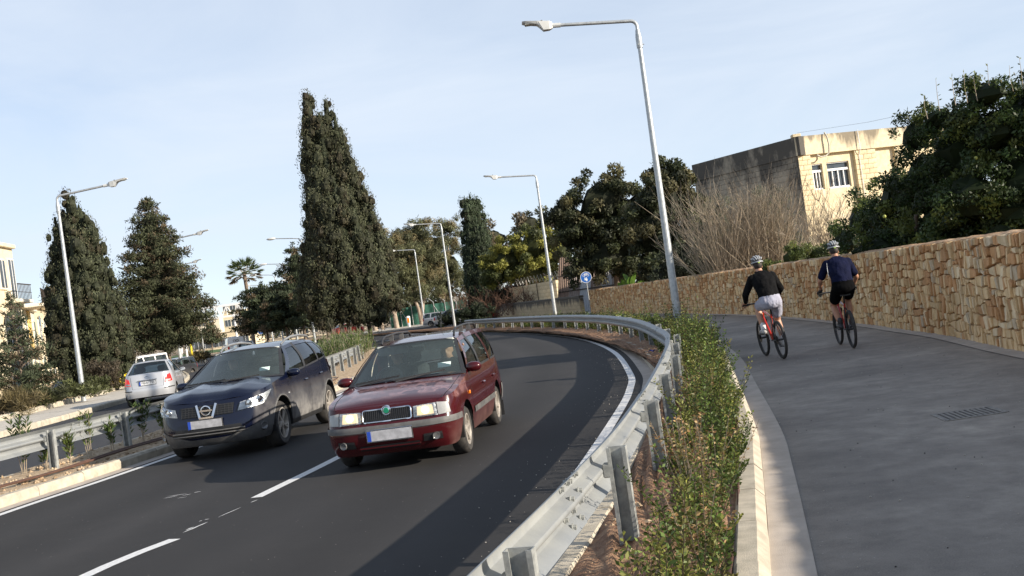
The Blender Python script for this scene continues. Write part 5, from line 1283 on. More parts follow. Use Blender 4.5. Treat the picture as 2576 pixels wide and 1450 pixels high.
eucalypt(gx(945, Y+6), Y+6, 12, [(0, 0, 9, 2.4, 2, 2.6), (-.4, 0, 5.8, 2.2, 2, 2), (.4, 0, 12.6, 1.6, 1.2, 1.0)], 16000, 'eucalyptus half hidden by the tall cypress', [([(0,0,-.2),(.1,0,3),(-.2,0,7)], .34), ([(.9,0,-.2),(.8,0,3),(1.2,0,7)], .22)])
broadleaf('yellow_green_tree', gx(1335, 96), 96, [(-1.6, 0, 5.4, 2.6, 2, 2.2), (1.4, 0, 6.2, 2.6, 2, 2.2), (.2, .3, 4.0, 3.4, 2, 1.8), (3.4, 0, 5.6, 1.8, 1.4, 2.2), (-3.0, 0, 4.4, 1.5, 1.2, 1.6)], 30000, 'bright yellow green bushy tree behind the yard wall', .30, .12, np.array((.085, .10, .030)), yellow=np.array((.25, .245, .05)), yf=.6, up=.5, cl=.55, ncl=140, trunk=[([(0,0,-.2),(0,0,3.5)], .2)])
broadleaf('distant_tree', gx(1330, 150), 150, [(-3.5, 0, 10.5, 3, 2, 2.4), (2, 0, 11.8, 3, 2, 2.2), (6.5, 0, 13, 3, 2, 2.5), (0, 0, 7, 6, 2, 3)], 9000, 'pale distant tree tops above the yellow green tree', .6, .22, np.array((.10, .105, .06)), yellow=np.array((.17, .14, .09)), yf=.4, cl=.9, ncl=80, trunk=[([(0,0,-.2),(0,0,7)], .3)])
CA = np.array((.046, .055, .023)); CY = np.array((.13, .12, .055))
broadleaf('carob_tree', gx(1560, 66), 66, [(-.2, 0, 6.8, 2.7, 2.2, 2.6), (-2.2, 0, 5.6, 2.4, 2, 2.2), (1.9, 0, 5.8, 2.3, 2, 2.5), (.6, 0, 4.4, 3.2, 1.8, 2.2), (-.4, -.4, 3.6, 2.8, 2, 1.6), (.5, 0, 8.2, 1.1, 1.2, 1.0), (-2.9, 0, 6.4, 1.0, 1, 1.0), (1.8, -.3, 2.6, 2.0, 1.4, 1.4), (-1.9, -.3, 3.0, 1.4, 1.2, 1.2), (2.6, 0, 4.4, 1.2, 1.2, 1.6)], 50000, 'large dark dense carob tree behind the stained block wall', .21, .10, CA, yellow=CY, yf=.26, up=.3, cl=.5, ncl=280, trunk=[([(0,0,-.2),(.1,0,2.5),(-.6,0,5)], .28), ([(.1,0,2),(1.2,0,4.5)], .16)])
broadleaf('carob_tree', gx(1722, 57), 57, [(0, 0, 5.8, 1.7, 1.3, 2.3), (-1.2, 0, 4.3, 1.7, 1.3, 2.1), (1.3, 0, 4.3, 1.6, 1.3, 2.1), (0, 0, 2.6, 2.4, 1.2, 1.6), (.6, 0, 7.0, .7, .8, .9), (-.6, 0, 6.6, .7, .7, .8), (.9,0,6.2,.7,.7,.8)], 46000, 'dark carob tree behind the tall near street lamp', .20, .10, CA, yellow=CY, yf=.3, up=.3, cl=.45, ncl=230, trunk=[([(0,0,-.2),(0,0,3)], .22)])
broadleaf('dark_shrub', gx(1765, 52), 52, [(0, 0, 2.2, 2.0, 1.0, 1.7), (-1.4, 0, 1.6, 1.3, 1, 1.3), (2.2, 0, 1.8, 1.8, 1, 1.6), (1, 0, 3.4, 1.4, .9, 1.1)], 16000, 'dark green shrub behind the stone wall below the bare branches', .12, .055, np.array((.030, .040, .022)), up=.3, cl=.35, ncl=120, cat='shrub', z=.3)
# olive-like grey green growth behind the bare shrub
broadleaf('olive_shrub', gx(1915, 48), 48, [(-1.6, 0, 3.0, 1.6, .8, 1.7), (.6, 0, 3.4, 1.6, .8, 1.7), (0, 0, 1.8, 3.0, .8, 1.4)], 14000, 'grey green shrub mixed into the bare branches', .10, .03, np.array((.09, .105, .06)), up=.5, cl=.4, ncl=120, cat='shrub', z=.5)
# ---- bare winter shrubs: many thin stems
def twiggy(name, x, y, z, n, H, spread, mat, label, r0=.02, lean=0, sub=3, crook=.22, depth=1.2, wid=None):
    root = tree_root(name, x, y, z, label, 'shrub'); g = MB(); wid = wid if wid is not None else spread*.25
    for k in range(n):
        b = Vector((random.uniform(-1, 1)*wid, random.uniform(-.3, .3)*depth, 0)); t = random.uniform(-1, 1); d = Vector((t*spread/H+lean, random.uniform(-.4, .4), 1)).normalized(); h = H*random.uniform(.55, 1.05)/max(.45, d.z)*.85
        pts = [b]; c = b.copy(); dd = d.copy()
        for j in range(6):
            dd = (dd+Vector((random.gauss(0, crook*.5), random.gauss(0, crook*.5), random.uniform(0, .12)))).normalized(); c = c+dd*h/6; pts.append(c.copy())
        r = r0*random.uniform(.6, 1.2); g.tube(pts, list(np.linspace(r, r*.25, 7)), 4, cap=False)
        for q in range(sub):
            i = random.randint(2, 5); p = pts[i]; sd = (dd+Vector((random.gauss(0, .5), random.gauss(0, .4), random.uniform(0, .4)))).normalized(); l_ = h*random.uniform(.15, .4)
            m_ = p+sd*l_*.5+Vector((random.gauss(0, .05), 0, .04)); g.tube([p, m_, m_+(sd+Vector((random.gauss(0,.3),0,.3))).normalized()*l_*.5], [r*.45, r*.32, r*.15], 3, cap=False)
    g.build('branches', M[mat], root); return root
tw = twiggy('bare_shrub', gx(1900, 43), 43, .4, 400, 5.3, 3.4, 'twig', 'wide bare branched shrub fanning out behind the stone wall', r0=.021, lean=-.07, sub=6, wid=1.5)
a = clump_leaves([(random.uniform(-2.6, 2.6), random.uniform(-.4, .4), random.uniform(1.2, 4.0)) for _ in range(120)], [(.3, .2, .3)]*120, [np.array((.15, .17, .06))]*120, 1400, .07, .03); link('young_leaves', leaf_mesh('young_leaves', *a), M['leaf'], tw)
twiggy('bare_shrub', gx(2095, 40), 40, 1.6, 60, 3.0, 1.5, 'twig', 'thin bare tree in front of the lit windows', r0=.02, sub=6, crook=.5, wid=.3)
twiggy('brown_bramble', gx(1330, 92), 92, .3, 150, 3.0, 3.6, 'twigred', 'tangle of reddish brown brambles behind the razor wire', r0=.03, sub=5, crook=.8, wid=4.2)
twiggy('brown_bramble', gx(1200, 112), 112, 0, 90, 4.6, 2.6, 'twigred', 'bare brown thicket below the columnar cypress', r0=.03, sub=5, crook=.6, wid=2.6)
twiggy('brown_bramble', gx(1275, 100), 100, 0, 60, 4.2, 2.0, 'twigred', 'brown undergrowth beneath the yellow green tree', r0=.03, sub=5, crook=.6, wid=2.0)
broadleaf('olive_shrub', gx(1330, 99), 99, [(0, 0, 2.2, 4.4, 1, 1.8), (2.5, 0, 3.2, 1.6, 1, 1.2)], 9000, 'dull green bramble leaves under the yellow green tree', .28, .1, np.array((.07, .06, .035)), up=.2, cl=.6, ncl=90, cat='shrub')
# ---- citrus tree over the wall
CI = np.array((.034, .058, .016)); CIY = np.array((.12, .15, .035))
def behind(u, v, y): p = at(u, v, y); return p
Y = 21.5; X0 = at(2360, 480, Y).x
lob = []
for (u, v, ru, rv) in [(2420, 400, 110, 120), (2540, 330, 100, 110), (2330, 440, 90, 90), (2260, 520, 90, 100), (2180, 560, 70, 80), (2400, 560, 120, 110), (2560, 480, 110, 130), (2310, 340, 55, 60), (2480, 240, 70, 50), (2130, 610, 50, 50), (2640, 300, 80, 130), (2700, 450, 100, 150), (2360, 300, 60, 40), (2250, 610, 60, 50), (2330, 600, 80, 60), (2430, 620, 90, 60), (2520, 600, 90, 70), (2610, 580, 90, 80), (2690, 570, 90, 90), (2450, 500, 110, 90), (2580, 400, 100, 90), (2290, 490, 80, 80), (2360, 510, 90, 80), (2500, 330, 90, 80), (2420, 320, 80, 70), (2600, 260, 80, 80), (2230, 570, 70, 60), (2540, 540, 100, 80), (2640, 480, 100, 100)]:
    yy = max(Y, 9.7/((u-1288)/2600))+random.uniform(0, .8); p = at(u, v, yy); s = 2600/yy; lob.append((p.x-X0, p.y-Y, p.z, ru/s, 1.0, rv/s))
lob += [(-.2, 3.2, 1.6, 1.2, .9, .8), (1.0, 1.4, 1.6, 1.5, .9, .8), (2.4, .8, 1.6, 1.2, .9, .8)]
broadleaf('citrus_tree', X0, Y, lob, 90000, 'large dark glossy citrus tree overhanging the stone wall at the right', .095, .048, CI, 'gloss', yellow=CIY, yf=.22, up=.2, cl=.27, ncl=800, shell=.4, fold=.12,
          core=.62, trunk=[([(.6,3.2,-.2),(.6,3.0,1.6),(.5,2.6,2.4)], .12)])
ctop = [o for o in bpy.data.objects if o.name.startswith('citrus_tree')][0]
g = MB(); P_ = []; A_ = []
for (u, v0, v1) in [(2360, 250, 200), (2400, 235, 190), (2430, 230, 175), (2490, 215, 160), (2545, 200, 165), (2570, 195, 145), (2330, 270, 240), (2520, 215, 185), (2455, 225, 195)]:
    a, b = at(u+4, v0+30, Y), at(u-6, v1, Y); a -= Vector((X0, Y, 0)); b -= Vector((X0, Y, 0)); mid = (a+b)/2+Vector((random.uniform(-.04, .04), 0, 0)); g.tube([a, mid, b], [.008, .006, .003], 4)
    for k in range(7): P_.append(a.lerp(b, random.random())); A_.append((random.gauss(0, 1), random.gauss(0, .5), random.uniform(.2, 1)))
sh = g.build('shoot', M['twig'], ctop); me = leaf_mesh('shoot_leaves', np.array(P_), np.array(A_), np.full(len(P_), .085), np.full(len(P_), .035), np.tile(CIY, (len(P_), 1))); link('shoot_leaves', me, M['gloss'], sh)
orm = mk('orange_fruit', (.75, .2, .02), .45, var=.1)
for (u, v, m_) in [(2455, 398, 'g'), (2570, 462, 'o'), (2660-160, 470, 'o'), (2225, 545, 'g')]:
    p = at(u, v, Y+.1)-Vector((X0, Y, 0)); g = MB(); g.ball(p, .038, 12, 8); g.build('fruit', orm if m_ == 'o' else mk('green_fruit', (.28, .30, .06), .45), ctop, smooth=180)
broadleaf('leafy_bush', gx(2020, 34), 34, [(-.9, 0, 1.55, .6, .5, .45), (0, 0, 1.8, .7, .5, .6), (.8, 0, 1.75, .6, .5, .55), (0, .2, 1.0, 1.4, .4, .8)], 12000, 'bright green leafy bush showing over the wall between the cyclists', .075, .035, np.array((.085, .115, .028)), 'gloss', yellow=np.array((.17, .20, .05)), yf=.4, up=.4, cl=.2, ncl=130, cat='shrub', fold=.1)
# banana plants by the sign
bn = tree_root('banana_plant', gx(1610, 60), 60, 0, 'broad leaved banana plants behind the wall beside the tall lamp', 'plant')
g = MB(); g.tube([(0,0,0),(.05,0,1.6)], [.09,.06], 8); g.build('stem', M['twig'], bn)
for k in range(11):
    a = random.uniform(0, 6.28); L_ = random.uniform(.9, 1.5); el = random.uniform(.5, 1.3); b = Vector((random.uniform(-.9, .9), 0, random.uniform(1.0, 1.6))); w = random.uniform(.12, .18)
    d = Vector((math.cos(a)*math.cos(el), math.sin(a)*.4*math.cos(el), math.sin(el))); sd = d.cross(Vector((0, 1, .3))).normalized()
    g = MB(); g.grid(lambda u, v: b+d*L_*u-Vector((0,0,.55*u*u*L_*math.cos(el)))+sd*w*(2*v-1)*math.sin(math.pi*min(1, .08+.9*u))+Vector((0,0,.05*abs(2*v-1))), 8, 2); g.build('leaf', mk('banana_leaf', (.10, .19, .025), .4, var=.3, transl=.3), bn, smooth=60)

# ---- shrub bed beside the cycle path
def sprigs(P, Q, s0, s1, dens, hh, ll, npair, off0, off1, cols, stemr=.0035, tall=.12, seed=1):
    r_ = np.random.default_rng(seed); S = resample(cut(P, s0, s1), .1); n_all = []
    pos = []; ax = []; Ls = []; Ws = []; cc = []; g = MB()
    for i, p in enumerate(S[:-1]):
        t = (S[i+1]-p).normalized(); nr = Vector((t[1], -t[0])); q = min(Q, key=lambda z: (z-p).length_squared); wd = (q-p).length; a0, a1 = off0, wd-off1
        if a1 <= a0: continue
        m_ = r_.poisson(dens*(a1-a0)*(S[i+1]-p).length)
        for k in range(m_):
            o = a0+(a1-a0)*r_.random()+r_.normal()*.05; e = min(o-a0, a1-o); pt = .5+.5*math.sin(p[1]*2.3+seed)*math.sin(o*7+p[1]*1.1)+.25*math.sin(p[1]*6.1+o*5); h = hh*(.5+.5*min(1, e/.2))*r_.uniform(.5, 1.05)*(.72+.42*pt)
            if r_.random() < .35*(1-pt): continue
            if r_.random() < tall: h *= r_.uniform(1.2, 1.6)
            c = np.array((p[0]+nr[0]*o+t[0]*r_.uniform(-.05, .05), p[1]+nr[1]*o+t[1]*r_.uniform(-.05, .05), .09)); ln = r_.normal(size=2)*.26
            edge = (1 if o > (a0+a1)/2 else -1)*max(0, .2-e)*1.6; d = np.array((ln[0]+nr[0]*edge, ln[1]+nr[1]*edge, 1.0)); d /= np.linalg.norm(d)
            col_ = cols[r_.choice(len(cols), p=None)]*r_.uniform(.65, 1.35); top = c+d*h
            pts = [c, c+d*h*.5+r_.normal(size=3)*.012, top]; g.tube([Vector(x) for x in pts], [stemr, stemr*.8, stemr*.4], 3, cap=False)
            npq = int(npair*r_.uniform(.8, 1.2)); ph = r_.uniform(0, 6.28)
            for j in range(npq):
                f = .22+.78*(j+1)/npq; b = pts[0]+(pts[1]-pts[0])*min(1, f*2) if f < .5 else pts[1]+(pts[2]-pts[1])*(f*2-1); ang = ph+j*1.57; young = .35*max(0, f-.75)
                for sg in (0, math.pi):
                    aa = ang+sg+r_.normal()*.25; v = np.array((math.cos(aa), math.sin(aa), .55+r_.normal()*.25+.5*max(0, f-.8)*3))
                    pos.append(b+np.array((math.cos(aa), math.sin(aa), 0))*.006); ax.append(v); Ls.append(ll*r_.uniform(.7, 1.25)*(1-.3*max(0, f-.7))); Ws.append(ll*r_.uniform(.36, .52)); cc.append(col_*(1+young*1.8)*r_.uniform(.8, 1.2))
    return np.array(pos), np.array(ax), np.array(Ls), np.array(Ws), np.array(cc), g
HC = [np.array((.080, .124, .024)), np.array((.050, .086, .018)), np.array((.112, .152, .030)), np.array((.19, .20, .045)), np.array((.080, .125, .026)), np.array((.15, .14, .042))]
HB = [np.array((.17, .11, .04)), np.array((.14, .12, .04)), np.array((.10, .11, .035))]
SB_ = empty('myrtle_shrubs', (0, 0, 0)); tag(SB_, 'dense low green myrtle shrubs filling the bed between guard rail and path kerb', 'shrubs', kind='stuff')
parts = [sprigs(RAIL, PKi, s_at(RAIL, 2.6), s_at(RAIL, 8.5), 190, .66, .037, 19, .46, .09, HC, tall=.22, seed=3), sprigs(RAIL, PKi, s_at(RAIL, 8.5), s_at(RAIL, 15), 175, .72, .041, 18, .34, .07, HC, tall=.22, seed=4), sprigs(RAIL, PKi, s_at(RAIL, 15), s_at(RAIL, 27), 105, .80, .055, 13, .20, .04, HC, .005, tall=.2, seed=5), sprigs(RAIL, PKi, s_at(RAIL, 27), s_at(RAIL, 56), 36, .50, .085, 8, .3, .02, HC, .006, seed=6)]
for i, (p, a, l_, w_, c, g) in enumerate(parts):
    o = link('leaves', leaf_mesh('leaves', p, a, l_, w_, c, fold=.15), M['gloss'], SB_); g.build('stems', M['stem'], SB_)
# a few browned shrubs
dry = [np.array((.42, .27, .12)), np.array((.34, .19, .08)), np.array((.48, .34, .17))]
def dryclump(u, v, y, r, n, label):
    c = at(u, v, y); pos = []; ax = []; 
    root = empty('browned_shrub', (c.x, c.y, .08), label=label, cat='shrub'); g = MB()
    for k in range(n):
        d = Vector((random.gauss(0, .25), random.gauss(0, .25), 1)).normalized(); b = Vector((random.uniform(-r, r), random.uniform(-r, r), 0)); h = (c.z-.08)*random.uniform(.8, 1.08); g.tube([b, b+d*h], [.004, .002], 3, cap=False)
        for j in range(16):
            f = .5+.5*random.random(); pos.append(np.array(b+d*h*f)); a_ = random.uniform(0, 6.28); ax.append((math.cos(a_), math.sin(a_), .4))
    n_ = len(pos); link('leaves', leaf_mesh('leaves', np.array(pos), np.array(ax), np.full(n_, .034), np.full(n_, .015), np.array([random.choice(dry)*random.uniform(.7, 1.2) for _ in range(n_)])), M['leaf'], root); g.build('stems', M['twig'], root)
dryclump(1735, 1040, 7.6, .14, 26, 'browned dead shrub standing out in the middle of the green bed')
dryclump(1735, 925, 11.5, .16, 18, 'small browned shrub further along the green bed near the rail')
dryclump(1740, 1225, 5.6, .06, 7, 'little dry stalk in the near part of the green bed')
# ---- oleander seedlings on the median
OLC = [np.array((.085, .13, .035)), np.array((.07, .105, .035)), np.array((.12, .16, .04))]
def oleander(x, y, z, H, n, label, name='oleander_seedling', group='oleander seedlings on the median', L=.13, rad=.1):
    root = empty(name, (x, y, z), label=label, cat='seedling', group=group); P_ = []; A_ = []; g = MB(); cc = []
    for k in range(n):
        d = Vector((random.gauss(0, .16), random.gauss(0, .16), 1)).normalized(); b = Vector((random.uniform(-1, 1)*rad*.4, random.uniform(-1, 1)*rad*.4, 0)); h = H*random.uniform(.65, 1.0); g.tube([b, b+d*h*.5, b+d*h], [.006, .005, .003], 4, cap=False); cl = random.choice(OLC)
        for j in range(int(18+h*34)):
            f = .25+.75*random.random()**.7; a_ = random.uniform(0, 6.28); P_.append(np.array(b+d*h*f)); A_.append((math.cos(a_)*.8, math.sin(a_)*.8, random.uniform(.3, 1.4))); cc.append(cl*random.uniform(.7, 1.35))
    m_ = len(P_); link('leaves', leaf_mesh('leaves', np.array(P_), np.array(A_), L*rng.uniform(.7, 1.2, m_), np.full(m_, L*.19), np.array(cc), fold=.1), M['gloss'], root); g.build('stem', M['twig'], root); return root
for i, (u, v, H, n, lb) in enumerate([(62, 1190, .95, 5, 'tallest oleander seedling, beside the leftmost guard rail post'), (118, 1180, .5, 4, 'low oleander seedling second from the left edge'), (178, 1168, .55, 4, 'bushy oleander seedling third from the left edge'), (228, 1148, .88, 4, 'tall oleander seedling in front of the second guard rail post'), (285, 1135, .62, 4, 'oleander seedling just right of the second guard rail post'), (322, 1120, .6, 3, 'slender oleander seedling midway between two guard rail posts'), (362, 1108, .75, 5, 'dense oleander seedling left of the third guard rail post'), (410, 1095, .62, 4, 'oleander seedling nearest to the blue crossover')]):
    p = ground(u, v, .12); oleander(p.x, p.y, .1, H, n, lb)
# oleander thicket and dry stems further along the median
TH = tree_root('oleander_thicket', gx(868, 43), 43, .08, 'bushy oleander thicket on the median beyond the maroon estate', 'shrub')
P_ = []; A_ = []; cc = []; g = MB()
for k in range(330):
    b = Vector((random.uniform(-.9, .8), random.uniform(-4, 5), 0)); b.x += -b.y*.02; h = random.uniform(.5, 1.25); d = Vector((random.gauss(0, .2), random.gauss(0, .2), 1)).normalized(); g.tube([b, b+d*h], [.01, .004], 3, cap=False); cl = random.choice(OLC)
    for j in range(26): a_ = random.uniform(0, 6.28); P_.append(np.array(b+d*h*(.3+.7*random.random()))); A_.append((math.cos(a_)*.7, math.sin(a_)*.7, random.uniform(.4, 1.4))); cc.append(cl*random.uniform(.7, 1.3))
link('leaves', leaf_mesh('leaves', np.array(P_), np.array(A_), rng.uniform(.12, .2, len(P_)), np.full(len(P_), .026), np.array(cc)), M['leaf'], TH); g.build('stems', M['twig'], TH)
twiggy('dry_shrub', gx(872, 50), 50, .1, 110, 1.6, .9, 'twig', 'dry twiggy shrub at the foot of the tall cypress', r0=.012, sub=4, wid=.7)
# ---- verge growth on the left
def verge_shrub(u, y, w, h, n, colr, label, L=.13, W=.05, flowers=0, name='verge_shrub', dz=0):
    x = gx(u, y); o = broadleaf(name, x, y, [(random.uniform(-.3, .3)*w, random.uniform(-.3, .3), h*.5, w*.5, .5, h*.45), (-w*.25, 0, h*.4, w*.4, .5, h*.4), (w*.25, 0, h*.42, w*.4, .5, h*.4)], n, label, L, W, colr, up=.6, cl=.22*max(1, h), ncl=46, cat='shrub', z=.1)
    for k in range(flowers):
        g = MB(); g.ball((random.uniform(-.5, .5)*w, -.5+random.uniform(-.1, .1), random.uniform(.2, 1)*h*.8), .055, 8, 5); g.build('flower', M['yellow'], o)
    return o
M['yellow'] = mk('yellow_petals', (.8, .62, .03), .6, var=.1)
VG = np.array((.085, .095, .035)); VB = np.array((.15, .12, .055)); VD = np.array((.07, .055, .035))
verge_shrub(30, 37, 2.2, .85, 3200, VB*.9, 'dry tufted grassy shrub at the lower left edge', .3, .02)
verge_shrub(110, 39, 2.0, .9, 3200, VG*.8, 'green verge shrub with dry blades near the left lamp post', .16, .035)
verge_shrub(160, 41, 1.8, .9, 3200, VG, 'green verge shrub directly left of the left lamp post')
verge_shrub(238, 45, 1.4, .9, 2600, VG*.85, 'low green verge shrub right of the left lamp post')
verge_shrub(262, 47.5, 1.2, 1.6, 5200, VD, 'dark brown shrub hiding the foot of the slim cypress', .12, .04)
verge_shrub(312, 49, 1.4, .9, 4200, VG*1.25, 'yellow flowered verge shrub beside the silver saloon', flowers=16)
verge_shrub(360, 53, 1.5, .7, 3000, VG*1.1, 'green verge shrub in front of the white van')
verge_shrub(500, 78, 2.0, 1.3, 1800, VB, 'dry verge shrub by the distant white posts')
# low dark growth on the raised corner by the car park
broadleaf('evergreen_bush', gx(1180, 88), 88, [(0, 0, .9, 2.4, 1, .8), (-1.6, 0, .6, 1.2, .8, .6), (1.2, 0, 1.0, 1.2, .8, .8)], 8000, 'low dark evergreen bush hiding the red car behind the guard rail', .16, .06, np.array((.022, .034, .014)), up=.3, cl=.35, ncl=70, cat='shrub')
# weeds along the far rail
W_ = empty('roadside_weeds', (0, 0, 0)); tag(W_, 'green weeds under the far guard rail bend', 'weeds', kind='stuff')
S = cut(RAIL, s_at(RAIL, 30), s_at(RAIL, 68)); n = 3500; k = rng.integers(0, len(S)-1, n); base = np.array([(S[i][0]+.3+rng.random()*1.3, S[i][1]+rng.random()*.5, .1+.32*rng.random()**2) for i in k])
link('blades', leaf_mesh('blades', base, rng.normal(size=(n, 3))*.5+np.array((0, 0, .8)), .22*rng.uniform(.5, 1.3, n), .04*np.ones(n), np.array([VG*rng.uniform(.6, 1.5) if rng.random() > .3 else VB*1.2 for _ in range(n)])), M['leaf'], W_)
# dry leaf litter on the bend soil
# ================================================================= walls, buildings, signs
M['block'] = mk('limestone_block', (.56, .45, .27), .92, scale=5, c2=(.72, .61, .41), bump=.3, bscale=30, objrand=.10)
M['blockplain'] = mk('limestone_plain', (.60, .49, .31), .92, scale=3, c2=(.72, .62, .43), bump=.2, bscale=30)
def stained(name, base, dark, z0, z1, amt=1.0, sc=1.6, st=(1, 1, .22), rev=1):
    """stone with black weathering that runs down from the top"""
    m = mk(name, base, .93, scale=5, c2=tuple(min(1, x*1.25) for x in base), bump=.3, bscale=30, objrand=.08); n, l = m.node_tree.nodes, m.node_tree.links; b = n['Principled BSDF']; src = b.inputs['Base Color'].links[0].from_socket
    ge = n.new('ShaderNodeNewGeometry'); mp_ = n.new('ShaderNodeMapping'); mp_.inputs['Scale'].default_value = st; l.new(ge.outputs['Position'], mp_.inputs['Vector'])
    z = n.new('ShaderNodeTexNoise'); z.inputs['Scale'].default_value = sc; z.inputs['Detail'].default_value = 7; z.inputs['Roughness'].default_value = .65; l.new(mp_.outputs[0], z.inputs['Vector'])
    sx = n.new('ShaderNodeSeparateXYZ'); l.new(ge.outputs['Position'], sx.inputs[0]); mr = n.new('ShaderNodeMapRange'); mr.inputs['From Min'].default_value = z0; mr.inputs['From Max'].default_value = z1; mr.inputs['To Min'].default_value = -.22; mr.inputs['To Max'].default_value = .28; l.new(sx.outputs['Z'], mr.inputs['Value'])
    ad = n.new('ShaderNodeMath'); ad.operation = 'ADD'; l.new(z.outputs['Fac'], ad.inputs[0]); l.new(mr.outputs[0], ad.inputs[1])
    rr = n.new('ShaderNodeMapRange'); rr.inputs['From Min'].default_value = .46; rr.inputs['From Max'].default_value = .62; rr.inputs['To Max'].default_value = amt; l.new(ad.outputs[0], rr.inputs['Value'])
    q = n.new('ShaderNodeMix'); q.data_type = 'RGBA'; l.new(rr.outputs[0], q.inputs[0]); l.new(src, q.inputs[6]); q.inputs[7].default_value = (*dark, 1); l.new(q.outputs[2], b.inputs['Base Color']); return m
M['oldblock'] = stained('stained_block', (.42, .34, .22), (.075, .07, .062), .35, 1.35, .92)
M['concrete'] = mk('mortar_joint', (.30, .25, .17), .95, var=.2)
M['winglass'] = mk('dark_window', (.05, .06, .07), .12, var=.3, scale=2, spec=.8); M['winframe'] = mk('white_window_frame', (.75, .75, .74), .5, var=.05)
M['iron'] = mk('rusty_iron', (.035, .026, .02), .8, var=.5, scale=12); M['wire'] = mk('razor_wire', (.25, .25, .24), .5, metal=.6, var=.2)
M['greennet'] = mk('green_screen_net', (.02, .09, .065), .8, var=.35, scale=4)

def block_wall(root, a, b, z0, z1, bw, bh, mat, thick=.25, core=True, joint=.012, skip=None, z1b=None, back=None):
    """courses of separate blocks between plan points a and b; skip(u, z) drops blocks at openings"""
    a, b = Vector((a[0], a[1], 0)), Vector((b[0], b[1], 0)); L_ = (b-a).length; t = (b-a)/L_; nr = Vector((t.y, -t.x, 0)); rz = math.atan2(t.y, t.x); rows = max(1, round((z1-z0)/bh)); h = (z1-z0)/rows; cache = {}
    o0 = root.matrix_basis.translation if root is not None else Vector((0, 0, 0))
    for r in range(rows):
        x = -(r % 2)*bw/2
        while x < L_-.01:
            x0, x1 = max(0, x), min(L_, x+bw); x += bw
            if x1-x0 < .05: continue
            cu, cz = (x0+x1)/2, z0+h*(r+.5)
            if skip and skip(cu, cz, x0, x1): continue
            key = (round(x1-x0, 2),)
            if key not in cache:
                g = MB(); g.bbox((0, 0, 0), (x1-x0-joint, thick, h-joint), .012); cache[key] = g.mesh('block')
            p = a+t*cu+nr*(-random.uniform(0, .008))*1; link('block', cache[key], mat, root, loc=Vector((p.x, p.y, cz))-o0, rz=rz)
    return t, nr

# ---- low stained block wall behind the bend
A = Vector((gx(1468, 69.2), 69.2)); B_ = Vector((gx(1240, 104), 104))
bw = empty('block_wall', (A.x, A.y, 0), label='low grey stained block wall continuing from the dry stone wall', cat='wall')
block_wall(bw, A, B_, -.1, 1.15, 1.15, .27, M['oldblock'], .3)
t = (B_-A).normalized(); g = MB(); mid = (A+B_)/2; g.box((mid.x-A.x, mid.y-A.y, .5), ((B_-A).length-.02, .26, 1.2), rz=math.atan2(t.y, t.x)); g.build('wall_core', M['concrete'], bw)
g = MB(); g.bbox((mid.x-A.x, mid.y-A.y, 1.24), ((B_-A).length, .36, .16), .02, rz=math.atan2(t.y, t.x)); g.build('coping', stained('stained_coping', (.36, .31, .22), (.07, .066, .06), .9, 1.2, .9), bw)
# ---- yard wall with pier, fence posts and razor wire
C_ = Vector((gx(1207, 107), 107)); D_ = Vector((gx(1238, 106), 106)); E_ = Vector((gx(1412, 86), 86))
yw = empty('yard_wall', (D_.x, D_.y, 0), label='tall sunlit limestone yard wall with a corner pier behind the low wall', cat='wall')
block_wall(yw, D_, E_, -.1, 2.75, 1.2, .32, M['block'], .25)
t = (E_-D_).normalized(); mid = (D_+E_)/2; g = MB(); g.box((mid.x-D_.x, mid.y-D_.y, 1.3), ((E_-D_).length-.02, .2, 2.7), rz=math.atan2(t.y, t.x)); g.build('wall_core', M['concrete'], yw)
block_wall(yw, C_, D_, -.1, 3.55, 1.1, .36, M['block'], .9)
FN = empty('razor_wire_fence', (D_.x, D_.y, 0), label='dark posts with a coil of razor wire along the yard wall', cat='fence')
def fp_(f, off=-.7): p = D_+(E_-D_)*f; return Vector((p.x-D_.x, p.y+off-D_.y, 0))
for f in (-.16, -.09, .02, .14, .22, .38, .55, .74, .92, 1.08, 1.2):
    p = fp_(f); g = MB(); g.bar(p, p+Vector((0, 0, 3.0)), .07, .07); s = g.build('fence_post', M['iron'] if f > .05 else M['galv2'], FN)
    g = MB(); g.bar(p+Vector((0, 0, 2.98)), p+Vector((-.55, -.2, 3.45)), .05, .05); g.build('angled_arm', M['galv2'] if f < .1 else M['iron'], s)
g = MB(); pts = []; n = 26*12
for k in range(n): f = k/n*1.15-.05; p = fp_(f); a = 2*math.pi*k/12; pts.append(p+Vector((.05, .33*math.cos(a), 3.15+.33*math.sin(a))))
g.tube(pts, .016, 3); g.build('razor_coil', M['wire'], FN)
# ---- corrugated shed
SH = empty('corrugated_shed', (gx(1480, 78), 78, 0), label='leaning shed of rusty and grey corrugated sheets under the carob tree', cat='shed'); sx0 = SH.location.x
cols_ = [((.16, .105, .08), (.26, .19, .15)), ((.20, .16, .14), (.30, .26, .24)), ((.38, .40, .43), (.5, .52, .55)), ((.15, .10, .08), (.27, .21, .17)), ((.26, .25, .25), (.36, .35, .34)), ((.19, .15, .13), (.28, .24, .21))]
for k in range(6):
    u0 = 1402+k*27; w = gx(u0+28, 78)-gx(u0, 78); x = gx(u0, 78)-sx0; top = (4.3 if k < 3 else 3.6)-.12*k; c0, c1 = cols_[k]
    m_ = mk('corrugated_sheet', c0, .7, metal=.2, scale=3, c2=c1, stretch=(1, 1, .15)); g = MB(); n = 18
    g.grid(lambda u, v: Vector((x+w*u+.75*v*(top/4.3), .35*v+.03*math.sin(u*n*2.1), top*v)), n*2, 2); g.grid(lambda u, v: Vector((x+w*u+.75*v*(top/4.3), .35*v+.03*math.sin(u*n*2.1)+.006, top*v)), n*2, 2, flip=True); g.build('corrugated_sheet', m_, SH, smooth=60)
